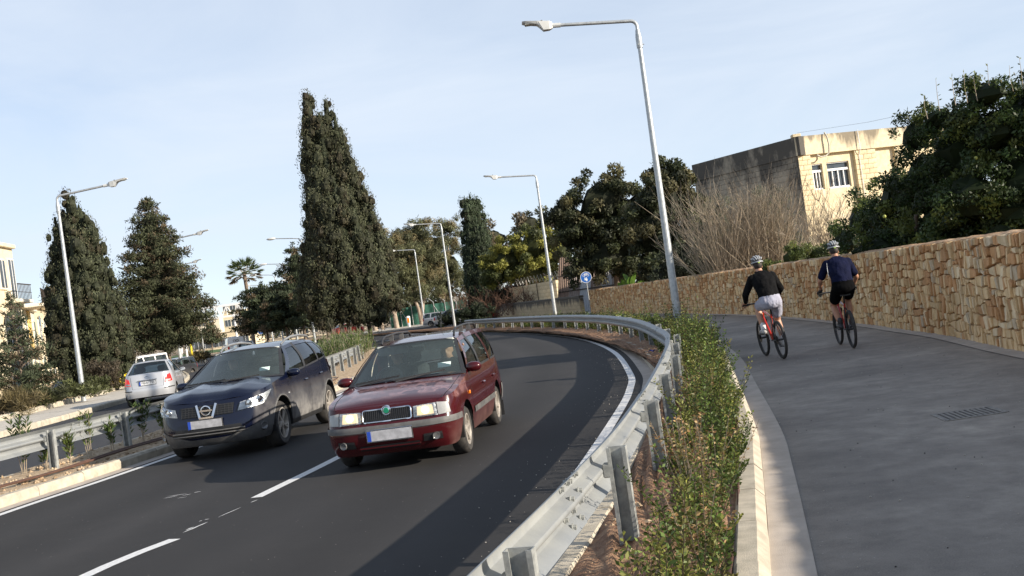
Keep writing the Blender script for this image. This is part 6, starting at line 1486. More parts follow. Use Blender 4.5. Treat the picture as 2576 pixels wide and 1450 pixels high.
for z, dy in ((1.7, .09), (2.9, .2)): g = MB(); g.bar((gx(1402, 78)-sx0+.3, dy, z), (gx(1565, 78)-sx0+.3, dy, z), .05, .08); g.build('rail', M['iron'], SH)
g = MB(); g.box((gx(1480, 78)-sx0+.6, 1.6, 1.6), (4.4, 2.2, 3.2)); g.build('shed_body', M['iron'], SH)
# ---- limestone building at the upper right
c0 = at(2000, 345, 62); c1 = at(1765, 402, 69); c2 = at(2420, 300, 66.0)
ZT = c0.z; BL = empty('limestone_building', (c0.x, c0.y, 0), label='flat roofed limestone building with blackened side and sunlit front behind the trees', cat='building'); o0 = Vector((c0.x, c0.y, 0))
P0, P1, P2 = Vector((c0.x, c0.y)), Vector((c1.x, c1.y)), Vector((c2.x, c2.y)); P1 = P0+(P1-P0)*1.12
P3 = P1+(P2-P0)
zr0, zp = ZT-1.15, ZT
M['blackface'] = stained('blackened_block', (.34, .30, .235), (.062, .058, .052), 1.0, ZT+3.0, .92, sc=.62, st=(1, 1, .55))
M['parapet'] = stained('weathered_parapet', (.60, .51, .35), (.13, .11, .085), zr0-.2, zp+.5, .8, sc=1.1, st=(1.2, 1.2, .3))
s52 = 50.0
d2 = (P2-P0).normalized(); L2 = (P2-P0).length; d1 = (P1-P0).normalized(); L1 = (P1-P0).length
def prj(P): v = Vector(P)-Vector((0, 0, EYE)); return 1288+FPX*v.dot(RT)/v.dot(FWD), 725-FPX*v.dot(UPV)/v.dot(FWD)
# the front: pier, recessed bay with windows, pier
def front_x(u):                       # distance along the front for a horizontal position in the frame
    lo, hi = 0, L2
    for _ in range(30):
        mid = (lo+hi)/2; q = P0+d2*mid
        if prj((q.x, q.y, 5.5))[0] < u: lo = mid
        else: hi = mid
    return lo
f1, f2, f3, f4 = front_x(2052), front_x(2162), front_x(2215), front_x(2262)
def zof(f, v): q = P0+d2*f; s_ = FPX/q.y; u_, v_ = prj((q.x, q.y, 5)); return 5+(v_-v)/s_
nrm2 = Vector((d2.y, -d2.x)); zw0, zw1 = zof(f1, 478), zof(f1, 412)
def seg(fa, fb, z0, z1, inset, name, mat, blocks=False, th=.3):
    a, b = P0+d2*fa-nrm2*(inset+th/2), P0+d2*fb-nrm2*(inset+th/2)
    if blocks: block_wall(BL, a, b, z0, z1, .62, .30, mat, th); return
    g = MB(); m_ = (a+b)/2; g.box((m_.x-o0.x, m_.y-o0.y, (z0+z1)/2), (fb-fa, th, z1-z0), rz=math.atan2(d2.y, d2.x)); return g.build(name, mat, BL)
seg(0, f1, 3.0, zr0, 0, '', M['block'], True); seg(.05, f1-.02, 0, zr0, .05, 'pier_core', M['concrete'], th=.2)
seg(f2, f3, 3.0, zr0, 0, '', M['block'], True); seg(f2+.02, f3-.02, 0, zr0, .05, 'pier_core', M['concrete'], th=.2)
seg(f4, L2, 3.0, zr0, 0, '', M['block'], True)
fm = (f1*.58+f2*.42)
seg(f1-.05, f2+.05, zw1, zr0, .22, 'lintel', M['blockplain']); seg(f1-.05, f2+.05, 0, zw0, .22, 'spandrel', M['blockplain'])
fa_, fb_ = front_x(2083), front_x(2094); seg(fa_, fb_, zw0, zw1, .2, 'mullion_pier', M['blockplain']); seg(f3-.05, f4+.05, 0, zr0, .22, 'bay_panel', M['blockplain'])
for (a_, b_) in ((f1, fa_), (fb_, front_x(2150))):
    w = seg(a_+.02, b_-.02, zw0, zw1, .42, 'window', M['winglass'], th=.06)
    def fr(fa, fb, z0, z1, nm): 
        a, b = P0+d2*fa-nrm2*.33, P0+d2*fb-nrm2*.33; g = MB(); m_ = (a+b)/2; g.box((m_.x-o0.x, m_.y-o0.y, (z0+z1)/2), (max(.05, fb-fa), .06, max(.05, z1-z0)), rz=math.atan2(d2.y, d2.x)); g.build(nm, M['winframe'], w)
    zm = zw0+(zw1-zw0)*.72
    fr(a_+.02, b_-.02, zm-.07, zm+.07, 'transom'); fr(a_+.02, b_-.02, zw0, zw0+.1, 'sill_frame'); fr((a_+b_)/2-.03, (a_+b_)/2+.03, zw0, zm, 'window_bar'); fr(a_+.02, b_-.02, zw1-.06, zw1, 'head_frame')
    for k in range(2): fk = a_+(b_-a_)*(k+.5)/2; fr(fk-.012, fk+.012, zw0+.1, zm-.06, 'grille_bar')
seg(front_x(2150), f2+.05, zw0, zw1, .22, 'window_pier', M['blockplain'])
# parapet and blackened side
seg(-.06, L2, zr0, zp, -.08, 'parapet', M['parapet'], th=.45)
nrm1 = Vector((-d1.y, d1.x)); nrm1 = nrm1 if nrm1.x < 0 else -nrm1
def seg1(fa, fb, z0, z1, inset, name, mat, th=.3):
    a, b = P0+d1*fa-nrm1*(inset+th/2), P0+d1*fb-nrm1*(inset+th/2); g = MB(); m_ = (a+b)/2; g.box((m_.x-o0.x, m_.y-o0.y, (z0+z1)/2), (fb-fa, th, z1-z0), rz=math.atan2(d1.y, d1.x)); return g.build(name, mat, BL)
def side_f(u):
    lo, hi = 0, L1
    for _ in range(30):
        mid = (lo+hi)/2; q = P0+d1*mid
        if prj((q.x, q.y, 5.5))[0] > u: lo = mid
        else: hi = mid
    return lo
sw = [(side_f(u0), side_f(u1), zt) for u0, u1, zt in ((1922, 1900, 0), (1885, 1865, 0), (1848, 1836, 0))]
def sk_(cu, cz, x0, x1):
    return any(a_ < cu < b_ and 3.4 < cz < 5.1 for a_, b_, _ in sw)
aa = P0+d1*.02-nrm1*.13; bb_ = P0+d1*L1-nrm1*.13
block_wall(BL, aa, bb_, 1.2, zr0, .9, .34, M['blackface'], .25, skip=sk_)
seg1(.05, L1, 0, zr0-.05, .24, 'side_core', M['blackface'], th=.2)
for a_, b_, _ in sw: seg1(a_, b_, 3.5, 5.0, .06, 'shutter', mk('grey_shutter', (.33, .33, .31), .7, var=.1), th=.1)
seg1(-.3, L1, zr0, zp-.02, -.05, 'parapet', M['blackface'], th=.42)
g = MB(); g.add([(P0.x-o0.x, P0.y-o0.y, zr0+.1), (P2.x-o0.x, P2.y-o0.y, zr0+.1), (P3.x-o0.x, P3.y-o0.y, zr0+.1), (P1.x-o0.x, P1.y-o0.y, zr0+.1)], [(0, 1, 2, 3)]); g.build('roof', M['concrete'], BL)
q = P0-o0.xy if hasattr(o0, 'xy') else Vector((0, 0)); g = MB(); g.bbox((0.1, .2, zp+.08), (.5, .5, .18), .02); g.build('corner_cap', M['blockplain'], BL)
fh = front_x(2090)
hp = []
for v, off, df in ((333, .18, 0), (345, .3, .06), (365, .32, .1), (385, .30, .05), (393, .28, -.2), (394, .27, -.55), (388, .26, -.8)): q = P0+d2*(fh+df)+nrm2*off; hp.append((q.x-o0.x, q.y-o0.y, zof(fh, v)))
g = MB(); g.tube(hp, .05, 8); g.build('hanging_hose', mk('pale_hose', (.45, .42, .34), .6), BL, smooth=60)
fc = front_x(2172); q0, q1 = P0+d2*fc+nrm2*.2, P0+d2*fc+nrm2*.05; g = MB(); g.tube([(q0.x-o0.x, q0.y-o0.y, zp+.05), (q0.x-o0.x, q0.y-o0.y, zr0), (q1.x-o0.x, q1.y-o0.y, zr0-.3), (q1.x-o0.x, q1.y-o0.y, 3)], .025, 6); g.build('cable', M['winframe'], BL)
a, b = at(2005, 335, 62), at(2420, 258, 46); g = MB(); g.tube([a, (a+b)/2-Vector((0, 0, .12)), b], .009, 4); tag(g.build('overhead_wire', M['wire']), 'thin overhead wire running right from the building corner', 'wire')
# yard ground behind the walls and the car park
g = MB(); W2 = resample(WALL, 2.0); A2, B2 = offs(W2, .3), offs(W2, 45)
strip(g, A2, B2, .02); tag(g.build('garden_ground', M['earth']), kind='structure')
g = MB(); g.add([(A.x, A.y, -.03), (A.x+30, A.y, -.03), (30, 140, -.03), (-14, 140, -.03), (-6.2, 108, -.03)], [(0, 1, 2, 3, 4)]); tag(g.build('car_park_ground', M['pave']), kind='structure')
g = MB(); Pv = [(-6.4, 106), (-14.5, 113.5), (-22, 121), (-18, 135), (2, 135), (-2, 112)]; g.prism(Pv, -.2, .14); tag(g.build('far_pavement', M['pave']), kind='structure')
# ---- green screened fence
GF = empty('screen_fence', (gx(1090, 126), 126, 0), label='green netted fence with pale angled posts behind the parked cars', cat='fence'); ox = GF.location.x
for k in range(9):
    x = gx(985+28*k, 126)-ox; x2 = gx(985+28*(k+1), 126)-ox
    g = MB(); g.grid(lambda u, v: Vector((x+(x2-x)*u, .05*math.sin(9*u+k)+.03*math.sin(7*v), .1+2.3*v)), 8, 4); g.build('net_panel', M['greennet'], GF, smooth=180)
    g = MB(); g.tube([(x, -.06, -.1), (x, -.06, 2.6), (x-.5, -.2, 3.1)], .05, 6); g.build('fence_post', M['galv'], GF)
    if k % 3 == 1: g = MB(); g.tube([(x, -.06, 2.2), (x+1.2, -.5, 0)], .04, 6); g.build('stay', M['galv'], GF)
# ---- signs
M['signblue'] = mk('sign_blue', (.01, .11, .42), .4, var=.06); M['signwhite'] = mk('sign_white', (.8, .8, .8), .4, var=.03); M['signback'] = mk('sign_back', (.45, .42, .36), .6, var=.08)
def round_sign(u, v, y, dia, label, kind, face=-math.pi/2, base=0):
    p = at(u, v, y); r = empty('road_sign', (p.x, p.y, 0), label=label, cat='sign'); z = p.z; rad = dia/2
    g = MB(); g.tube([(0, .03, base-.1), (0, .03, z+rad*.6)], .03, 8); g.build('post', M['galv'], r, smooth=60)
    Mx = Matrix.Translation((0, -.02, z)) @ Matrix.Rotation(math.pi/2, 4, 'X')
    g = MB(); g.lathe([(0, .004), (rad, .004), (rad, -.012), (0, -.012)], 32, M=Mx); d = g.build('disc', M['signback'] if kind == 'back' else M['signblue'], r)
    if kind != 'back':
        g = MB(); g.lathe([(rad*.93, .007), (rad*.99, .007)], 32, M=Mx); g.build('border', M['signwhite'], d)
    yf = -.029
    def q(a): return Vector((a[0]*rad, yf, z+a[1]*rad))
    if kind == 'bike':
        g = MB()
        for cx in (-.34, .34): g.tube([q((cx+.22*math.cos(a), .36+.22*math.sin(a))) for a in np.linspace(0, 2*math.pi, 18)[:-1]], rad*.035, 4, closed=True)
        for a, b in (((-.34,.36),(-.12,.66)), ((-.12,.66),(.22,.66)), ((.22,.66),(.34,.36)), ((-.12,.66),(.02,.36)), ((.02,.36),(.22,.66)), ((-.34,.36),(.02,.36)), ((.22,.66),(.18,.78)), ((-.12,.66),(-.16,.74))): g.bar(q(a), q(b), rad*.07, .004, up=(0, 1, 0))
        g.build('bicycle_symbol', M['signwhite'], d)
        g = MB()
        for cx, s in ((.06, 1.0), (-.2, .72)):
            g.disc(q((cx, -.02*s-.05)), rad*.085*s, 12, M=Matrix.Rotation(math.pi/2, 3, 'X'))
            g.add([q((cx-.11*s, -.17*s-.02)), q((cx+.11*s, -.17*s-.02)), q((cx+.16*s, -.45*s)), q((cx+.12*s, -.8*s)), q((cx+.02*s, -.55*s)), q((cx-.1*s, -.8*s)), q((cx-.16*s, -.45*s))], [(0, 1, 2, 3, 4, 5, 6)])
        g.build('pedestrian_symbol', M['signwhite'], d)
    if kind in ('left', 'down'):
        g = MB(); a0 = math.pi if kind == 'left' else R(215); c, s = math.cos(a0), math.sin(a0)
        def w(a): return q((a[0]*c-a[1]*s, a[0]*s+a[1]*c))
        g.add([w((-.6, -.1)), w((.1, -.1)), w((.1, -.38)), w((.68, 0)), w((.1, .38)), w((.1, .1)), w((-.6, .1))], [(0, 1, 2, 3, 4, 5, 6)]); g.build('arrow', M['signwhite'], d)
    return r
round_sign(1474, 698, 62, .68, 'round blue cycle and pedestrian sign by the end of the stone wall', 'bike')
round_sign(1147, 753, 114, .60, 'back of a round grey sign behind the guard rail end', 'back')
round_sign(606, 866, 132, .75, 'round blue arrow sign beside the white delivery van', 'left')
round_sign(656, 833, 118, .75, 'round blue arrow sign on the median under the conifers', 'down')
p = at(586, 853, 150); rs = empty('direction_sign', (p.x, p.y, 0), label='blue rectangular direction sign above the white delivery van', cat='sign'); g = MB(); g.bbox((0, 0, p.z), (1.2, .05, .5), .01); g.build('panel', M['signblue'], rs)
for s in (-.45, .45): g = MB(); g.tube([(s, .06, -.1), (s, .06, p.z)], .04, 6); g.build('post', M['galv'], rs)
for k in range(2): g = MB(); g.box((0, -.028, p.z+.1-.18*k), (.9-.2*k, .004, .05)); g.build('text_line', M['signwhite'], rs)
bo_ = empty('bollard', (gx(1030, 116), 116, .14), label='white traffic bollard with orange panel on the far pavement', cat='bollard'); g = MB(); g.lathe([(0,.0),(.16,.0),(.16,.25),(.21,.5),(.23,1.1),(.17,1.22),(0,1.25)], 16); g.build('shell', M['winframe'], bo_, smooth=50); g = MB(); g.bbox((0.02, -.22, .75), (.26, .05, .55), .02); g.build('panel', M['amber'], bo_)
for (u, y, h, m_, lb) in [(475, 74, 2.2, 'winframe', 'tall white post beside the far pavement, left of the yellow one'), (487, 78, 1.9, 'yellow', 'yellow post between two white posts on the far verge'), (495, 80, 2.2, 'winframe', 'white post right of the yellow post on the far verge'), (516, 92, 2.4, 'galv', 'thin grey post farthest along the far pavement')]:
    g = MB(); g.tube([(0, 0, -.2), (0, 0, h)], .075, 10); g.ball((0, 0, h), .075, 10, 6); tag(g.build('post', M[m_], smooth=60, loc=(gx(u, y), y, 0)), lb, 'post')
# ---- old double lamps on the median
def old_lamp(u, v, y, label, two=True):
    p = at(u, v, y); r = empty('old_street_lamp', (p.x, p.y, 0), label=label, cat='street lamp', group='old double armed lamps on the median'); H = p.z
    g = MB(); g.tube([(0, 0, -.2), (0, 0, H*.5), (0, 0, H-.3)], [.11, .09, .06], 8); g.build('pole', M['lamp'], r, smooth=60)
    for s in ((-1, 1) if two else (-1,)):
        g = MB(); g.tube([(0, 0, H-.5), (s*.25, 0, H-.1), (s*.8, 0, H), (s*2.3, 0, H+.18)], .04, 6); a = g.build('arm', M['lamp'], r, smooth=60)
        g = MB(); g.ball((s*2.6, 0, H+.2), (.42, .17, .12), 12, 8); g.build('lamp_head', M['lamphead'], a, smooth=180)
for a in [(757, 597, 90, 'old lamp whose head shows just left of the tall cypress, highest of its row'), (722, 662, 112, 'old lamp head showing below the highest one, left of the tall cypress'), (690, 690, 128, 'old lamp whose head overlaps the palm'), (668, 716, 150, 'old double armed lamp with its pole showing in front of the dark conifers')]: old_lamp(*a)
# ---- truss gantry
p = at(545, 800, 185); GT = empty('sign_gantry', (p.x, p.y, 0), label='white steel truss gantry over the distant road', cat='gantry'); zb, zt = at(545, 800, 185).z, at(545, 772, 185).z; half = 7.0
for z in (zb, zt): g = MB(); g.bar((-half, 0, z), (half, 0, z), .3, .35); g.build('chord', M['winframe'], GT)
for k in range(7): x0 = -half+2*k; g = MB(); g.bar((x0, 0, zb), (x0+1, 0, zt), .15, .15); g.bar((x0+1, 0, zt), (x0+2, 0, zb), .15, .15); g.build('diagonal', M['winframe'], GT); g = MB(); g.bar((x0+1, 0, zb), (x0+1, 0, zt), .12, .12); g.build('strut', M['winframe'], GT)
for x in (-half, half*.45): g = MB(); g.tube([(x, 0, -.3), (x, 0, zb)], .2, 8); g.build('leg', M['winframe'], GT)
# ---- houses at the left and far behind
M['cream'] = mk('cream_render', (.60, .50, .33), .9, scale=1.5, c2=(.70, .61, .45)); M['cream2'] = mk('pale_render', (.66, .59, .45), .9, scale=1.2, c2=(.75, .69, .56)); M['yellowwall'] = mk('ochre_panel', (.72, .50, .18), .9, var=.1)
def house(name, A, B, H, depth, mat, label, wins=(), balc=(), z0=-.5):
    """facade from A to B (plan points), standing on z0, windows (fraction, height, width, height)"""
    A, B = Vector(A), Vector(B); t = (B-A).normalized(); w = (B-A).length; mid = (A+B)/2; r = empty(name, (mid.x, mid.y, z0), math.atan2(t.y, t.x), label, 'building')
    g = MB(); g.box((0, depth/2, H/2), (w-.04, depth, H)); g.build('wall', mat, r)
    g = MB(); g.bbox((0, depth/2-.1, H+.08), (w-.02, depth+.3, .26), .04); g.build('cornice', mat, r)
    for (fx, z, ww, hh, kind) in wins:
        x = (fx-.5)*w; g = MB(); g.bbox((x, -.03, z+hh/2), (ww+.26, .14, hh+.26), .02); sd = g.build('window', M['cream2'] if kind != 'ochre' else M['yellowwall'], r)
        if kind == 'ochre': continue
        g = MB(); g.box((x, -.105, z+hh/2), (ww, .03, hh)); g.build('pane', M['winglass'], sd)
        g = MB(); g.box((x, -.125, z+hh/2), (.06, .03, hh)); g.build('window_bar', M['winframe'], sd)
        if kind == 'arch': g = MB(); g.lathe([(0, .0), (ww/2, .0), (ww/2, .05), (0, .05)], 20, M=Matrix.Translation((x, -.1, z+hh)) @ Matrix.Rotation(math.pi/2, 4, 'X')); g.build('arch_pane', M['winglass'], sd)
        if kind == 'shut': g = MB(); g.box((x, -.13, z+hh/2), (ww*.9, .03, hh*.95)); g.build('shutter', M['shutter'], sd)
    for (fx, z, ww, dp) in balc:
        x = (fx-.5)*w; g = MB(); g.bbox((x, -dp/2, z), (ww, dp, .22), .03); b = g.build('balcony', M['cream2'], r)
        g = MB(); g.bar((x-ww/2, -dp+.05, z+1.05), (x+ww/2, -dp+.05, z+1.05), .06, .06); g.bar((x-ww/2, -dp+.05, z+.55), (x+ww/2, -dp+.05, z+.55), .03, .03); g.build('handrail', M['iron'], b)
        for k in range(int(ww/.25)+1): xx = x-ww/2+k*.25; g = MB(); g.bar((xx, -dp+.05, z+.1), (xx, -dp+.05, z+1.05), .03, .03); g.build('baluster', M['iron'], b)
    return r
M['shutter'] = mk('shutter_green', (.16, .2, .16), .7)
def fx_(u, y): return (gx(u, y), y)
F0, F1, F2, F3 = Vector(fx_(-120, 54)), Vector(fx_(78, 66)), Vector(fx_(110, 75)), Vector(fx_(146, 83)); F4 = F3+(F3-F2).normalized()*18; F5 = F4+(F3-F2).normalized()*22; F6 = F5+(F3-F2).normalized()*30
house('apartment_house', F0, F1, at(22, 622, 65).z+.5, 9, M['cream'], 'tall cream apartment house cut by the left edge of the picture', wins=[(.80, 7.2, .9, 1.7, ''), (.93, 6.6, .8, 2.4, ''), (.80, 3.4, 1.6, 1.4, 'arch'), (.94, 3.6, .8, 2.0, ''), (.80, .4, 1.2, 2.2, 'shut'), (.94, .4, .9, 2.2, '')], balc=[(.82, 3.1, 2.4, .9), (.9, 6.3, 2.4, .9)])
house('corner_house', F1, F2, at(60, 772, 70).z+.3, 8, M['cream2'], 'pale corner house with a roof terrace railing and ochre panel', wins=[(.2, 3.6, .8, 1.8, ''), (.5, 3.4, 1.4, 2.4, 'ochre'), (.8, 3.5, .8, 1.8, 'shut'), (.2, .5, .9, 2.2, 'shut'), (.5, .5, .9, 2.2, ''), (.8, .5, .9, 2.2, '')], balc=[(.35, 6.1, 4.2, 1.3), (.75, 3.1, 2.0, .9)])
house('terraced_house', F2, F3, at(105, 778, 79).z+.5, 8, M['blockplain'], 'old limestone terraced house left of the slim cypress', wins=[(.2, 4.0, .8, 1.4, 'arch'), (.5, 3.8, .8, 1.6, ''), (.8, 3.8, .8, 1.6, 'shut'), (.2, .6, .9, 2.1, 'shut'), (.5, .6, .9, 2.1, ''), (.8, .6, .9, 2.1, '')], balc=[(.55, 3.3, 1.8, .8)])
house('terraced_house', F3, F4, 4.6, 8, M['cream'], 'low cream terrace glimpsed between the slim cypress and the broad conifer', wins=[(.06+.12*k, .6, .9, 2.0, 'shut' if k % 2 else '') for k in range(8)])
house('terraced_house', F4, F5, 5.4, 8, M['cream2'], 'pale terrace seen under the broad conifer', wins=[(.06+.11*k, .7, .9, 1.8, '') for k in range(9)])
house('terraced_house', F5, F6, 4.8, 8, M['cream'], 'farthest cream terrace along the service road', wins=[(.06+.11*k, .7, .9, 1.8, '') for k in range(9)])
def far(u0, u1, y, v, mat, label, wins): house('far_building', fx_(u0, y), fx_(u1, y), at((u0+u1)/2, v, y).z+1, 12, mat, label, wins, z0=-1)
far(470, 640, 230, 838, M['cream'], 'low sunlit cream building behind the distant gantry', [(.08+.1*k, 1.0, 1.4, 1.8, '') for k in range(9)])
far(570, 625, 260, 782, M['blockplain'], 'taller distant building right of the gantry', [(.2+.3*k, z, 1.4, 1.6, '') for k in range(3) for z in (2, 5.5, 9)])
far(480, 560, 300, 806, M['cream2'], 'pale distant block seen through the gantry truss', [(.15+.2*k, z, 1.4, 1.6, '') for k in range(4) for z in (3, 7)])
far(640, 900, 240, 850, M['blockplain'], 'long distant building hidden behind the median conifers', [(.05+.09*k, 1.2, 1.4, 1.8, '') for k in range(10)])
# roundabout lawn
p = at(500, 886, 150); g = MB(); n = 40; ctr = Vector((gx(505, 150), 150)); g.add([(ctr.x+9*math.cos(2*math.pi*k/n), ctr.y+14*math.sin(2*math.pi*k/n), -.02) for k in range(n)]+[(ctr.x, ctr.y, .35)], [(k, (k+1) % n, n) for k in range(n)]); tag(g.build('roundabout_lawn', mk('lawn', (.05, .10, .02), .9, var=.3, scale=2)), kind='structure')
# blue litter on the bend
p = ground(1640, 886, .12); g = MB(); g.grid(lambda u, v: Vector((.14*(u-.5), .1*(v-.5), .03+.03*math.sin(9*u+4*v)*math.cos(7*v))), 8, 8); tag(g.build('litter_bag', mk('blue_plastic', (.04, .08, .45), .4), smooth=60, loc=p), 'crumpled blue plastic bag by the guard rail bend', 'litter')
# ---- tree belt closing the far horizon
def belt(name, u0, u1, y, v0, n, colr, label):
    C = []; Rr = []; cc = []
    for k in range(int((u1-u0)/6)):
        u = u0+6*k; x = gx(u, y); top = max(2.5, at(u, v0+random.uniform(-10, 10), y).z)
        for j in range(5): C.append((x, y+random.uniform(-3, 3), top*random.uniform(.15, 1))); s = random.uniform(1.2, 2.2)*y/200; Rr.append((s, s, s)); cc.append(colr*random.uniform(.7, 1.3))
    a = clump_leaves(C, Rr, cc, n, .9*y/200, .4*y/200, shell=.5); o = link(name, leaf_mesh(name, *a), M['leaf']); return tag(o, label, 'trees', kind='stuff')
belt('distant_woods', 640, 1500, 210, 745, 14000, np.array((.06, .07, .035)), 'distant band of trees behind the car park and median')
belt('distant_woods', 1380, 2300, 115, 640, 12000, np.array((.045, .055, .028)), 'dark distant trees behind the limestone building')
# ================================================================= people and bicycles
def limb(g, a, b, r0, r1, n=10):
    a, b = Vector(a), Vector(b); g.tube([a, b], [r0, r1], n); g.ball(a, r0, 10, 6); g.ball(b, r1, 10, 6)
def remeshed(o, vox, it=6, fac=.5):
    r = o.modifiers.new('skin', 'REMESH'); r.mode = 'VOXEL'; r.voxel_size = vox; r.use_smooth_shade = True
    s = o.modifiers.new('smooth', 'SMOOTH'); s.factor = fac; s.iterations = it; return o
def hull(g, secs, n=16):
    """torso from elliptical sections: (centre, half depth along x', half width y, axis tilt)"""
    rings = []
    for c, dx, wy, t in secs:
        c = Vector(c); ax = Vector((math.cos(t), 0, -math.sin(t)))
        rings.append([c + ax*dx*math.cos(2*math.pi*k/n) + Vector((0, wy, 0))*math.sin(2*math.pi*k/n) for k in range(n)])
    vs = [p for r_ in rings for p in r_]; m_ = len(rings)
    g.add(vs, [(i*n+k, i*n+(k+1)%n, (i+1)*n+(k+1)%n, (i+1)*n+k) for i in range(m_-1) for k in range(n)]+[tuple(range(n))[::-1], tuple((m_-1)*n+k for k in range(n))])
def hand(g, w, d, palm_n, side, curl=1.0, L=.18, thumb_up=None):
    """w wrist, d forward direction of the palm, palm_n: out of the palm; five bent fingers"""
    w, d, pn = Vector(w), Vector(d).normalized(), Vector(palm_n).normalized(); s = d.cross(pn).normalized()*side
    pl = L*.52
    for k in (-1, 0, 1): limb(g, w+s*.018*k, w+d*pl+s*.026*k, .016, .015, 8)
    for k, (o, l_) in enumerate(((.033, .40), (.011, .45), (-.011, .42), (-.032, .33))):
        b = w+d*pl*.95+s*o; dd = d.copy(); p = b; seg = L*l_/3*1.25
        for j in range(3):
            ang = curl*(.35+.55*j); q = p+(d*math.cos(ang)+pn*math.sin(ang))*seg; limb(g, p, q, .0095-.001*j, .009-.001*j, 7); p = q
    b = w+d*pl*.3+s*.03; p1 = b+(s*.8+d*.5+pn*.35).normalized()*L*.22; p2 = p1+(d*.7+s*.1+pn*.6*curl).normalized()*L*.18; limb(g, b, p1, .0125, .011, 8); limb(g, p1, p2, .011, .0095, 8)
def head(g, c, f, k=1.0, tilt=0):
    """c centre of the skull, f facing direction"""
    c, f = Vector(c), Vector(f).normalized(); s = Vector((0, 0, 1)).cross(f).normalized(); u = f.cross(s).normalized()
    Mx = Matrix((f, s, u)).transposed()
    g.ball(c+u*.015*k, (.098*k, .077*k, .105*k), 16, 12, M=Mx); g.ball(c+f*.025*k-u*.055*k, (.070*k, .060*k, .075*k), 14, 10, M=Mx); g.ball(c+f*.055*k-u*.095*k, (.035*k, .034*k, .028*k), 10, 8, M=Mx)
    g.ball(c+f*.10*k-u*.03*k, (.020*k, .014*k, .026*k), 8, 6, M=Mx); g.ball(c+f*.088*k-u*.068*k, (.014*k, .026*k, .010*k), 8, 6, M=Mx); g.ball(c+f*.085*k+u*.012*k, (.016*k, .05*k, .012*k), 8, 6, M=Mx)
    for sg in (1, -1): g.ball(c+s*.078*k*sg-u*.015*k, (.022*k, .012*k, .034*k), 8, 6, M=Mx)
M['blackcloth'] = mk('black_jersey', (.0055, .0055, .006), .85, var=.3, scale=7, bump=2.5, bscale=8, spec=.1)
M['navycloth'] = mk('navy_shirt', (.006, .008, .028), .85, var=.25, scale=7, bump=2.5, bscale=8, spec=.1)
M['greycloth'] = mk('lavender_grey_shorts', (.33, .33, .40), .85, var=.12, scale=8, bump=2.2, bscale=9)
M['blackshorts'] = mk('black_shorts', (.004, .004, .0045), .9, spec=.05, var=.3, bump=.4, bscale=10)
M['whitecloth'] = mk('white_cloth', (.7, .7, .7), .8, var=.08)
M['shoe'] = mk('grey_shoe', (.42, .41, .40), .7, var=.2, scale=20); M['sole'] = mk('dark_sole', (.05, .05, .05), .8)
M['hair'] = mk('dark_hair', (.03, .022, .017), .7, var=.3, scale=40); M['greyhair'] = mk('grey_hair', (.28, .27, .26), .8, var=.2, scale=40)
M['helmet'] = mk('helmet_silver', (.33, .34, .35), .35, var=.15, coat=.5); M['helmetdark'] = mk('helmet_black', (.02, .02, .022), .5)
M['lime'] = mk('lime_plastic', (.35, .5, .10), .5, var=.1)
M['redframe'] = mk('red_bike_frame', (.38, .018, .008), .3, var=.08, coat=.7); M['blackframe'] = mk('black_bike_parts', (.015, .015, .016), .4)
M['spoke'] = mk('bike_spokes', (.35, .35, .36), .35, metal=.8)

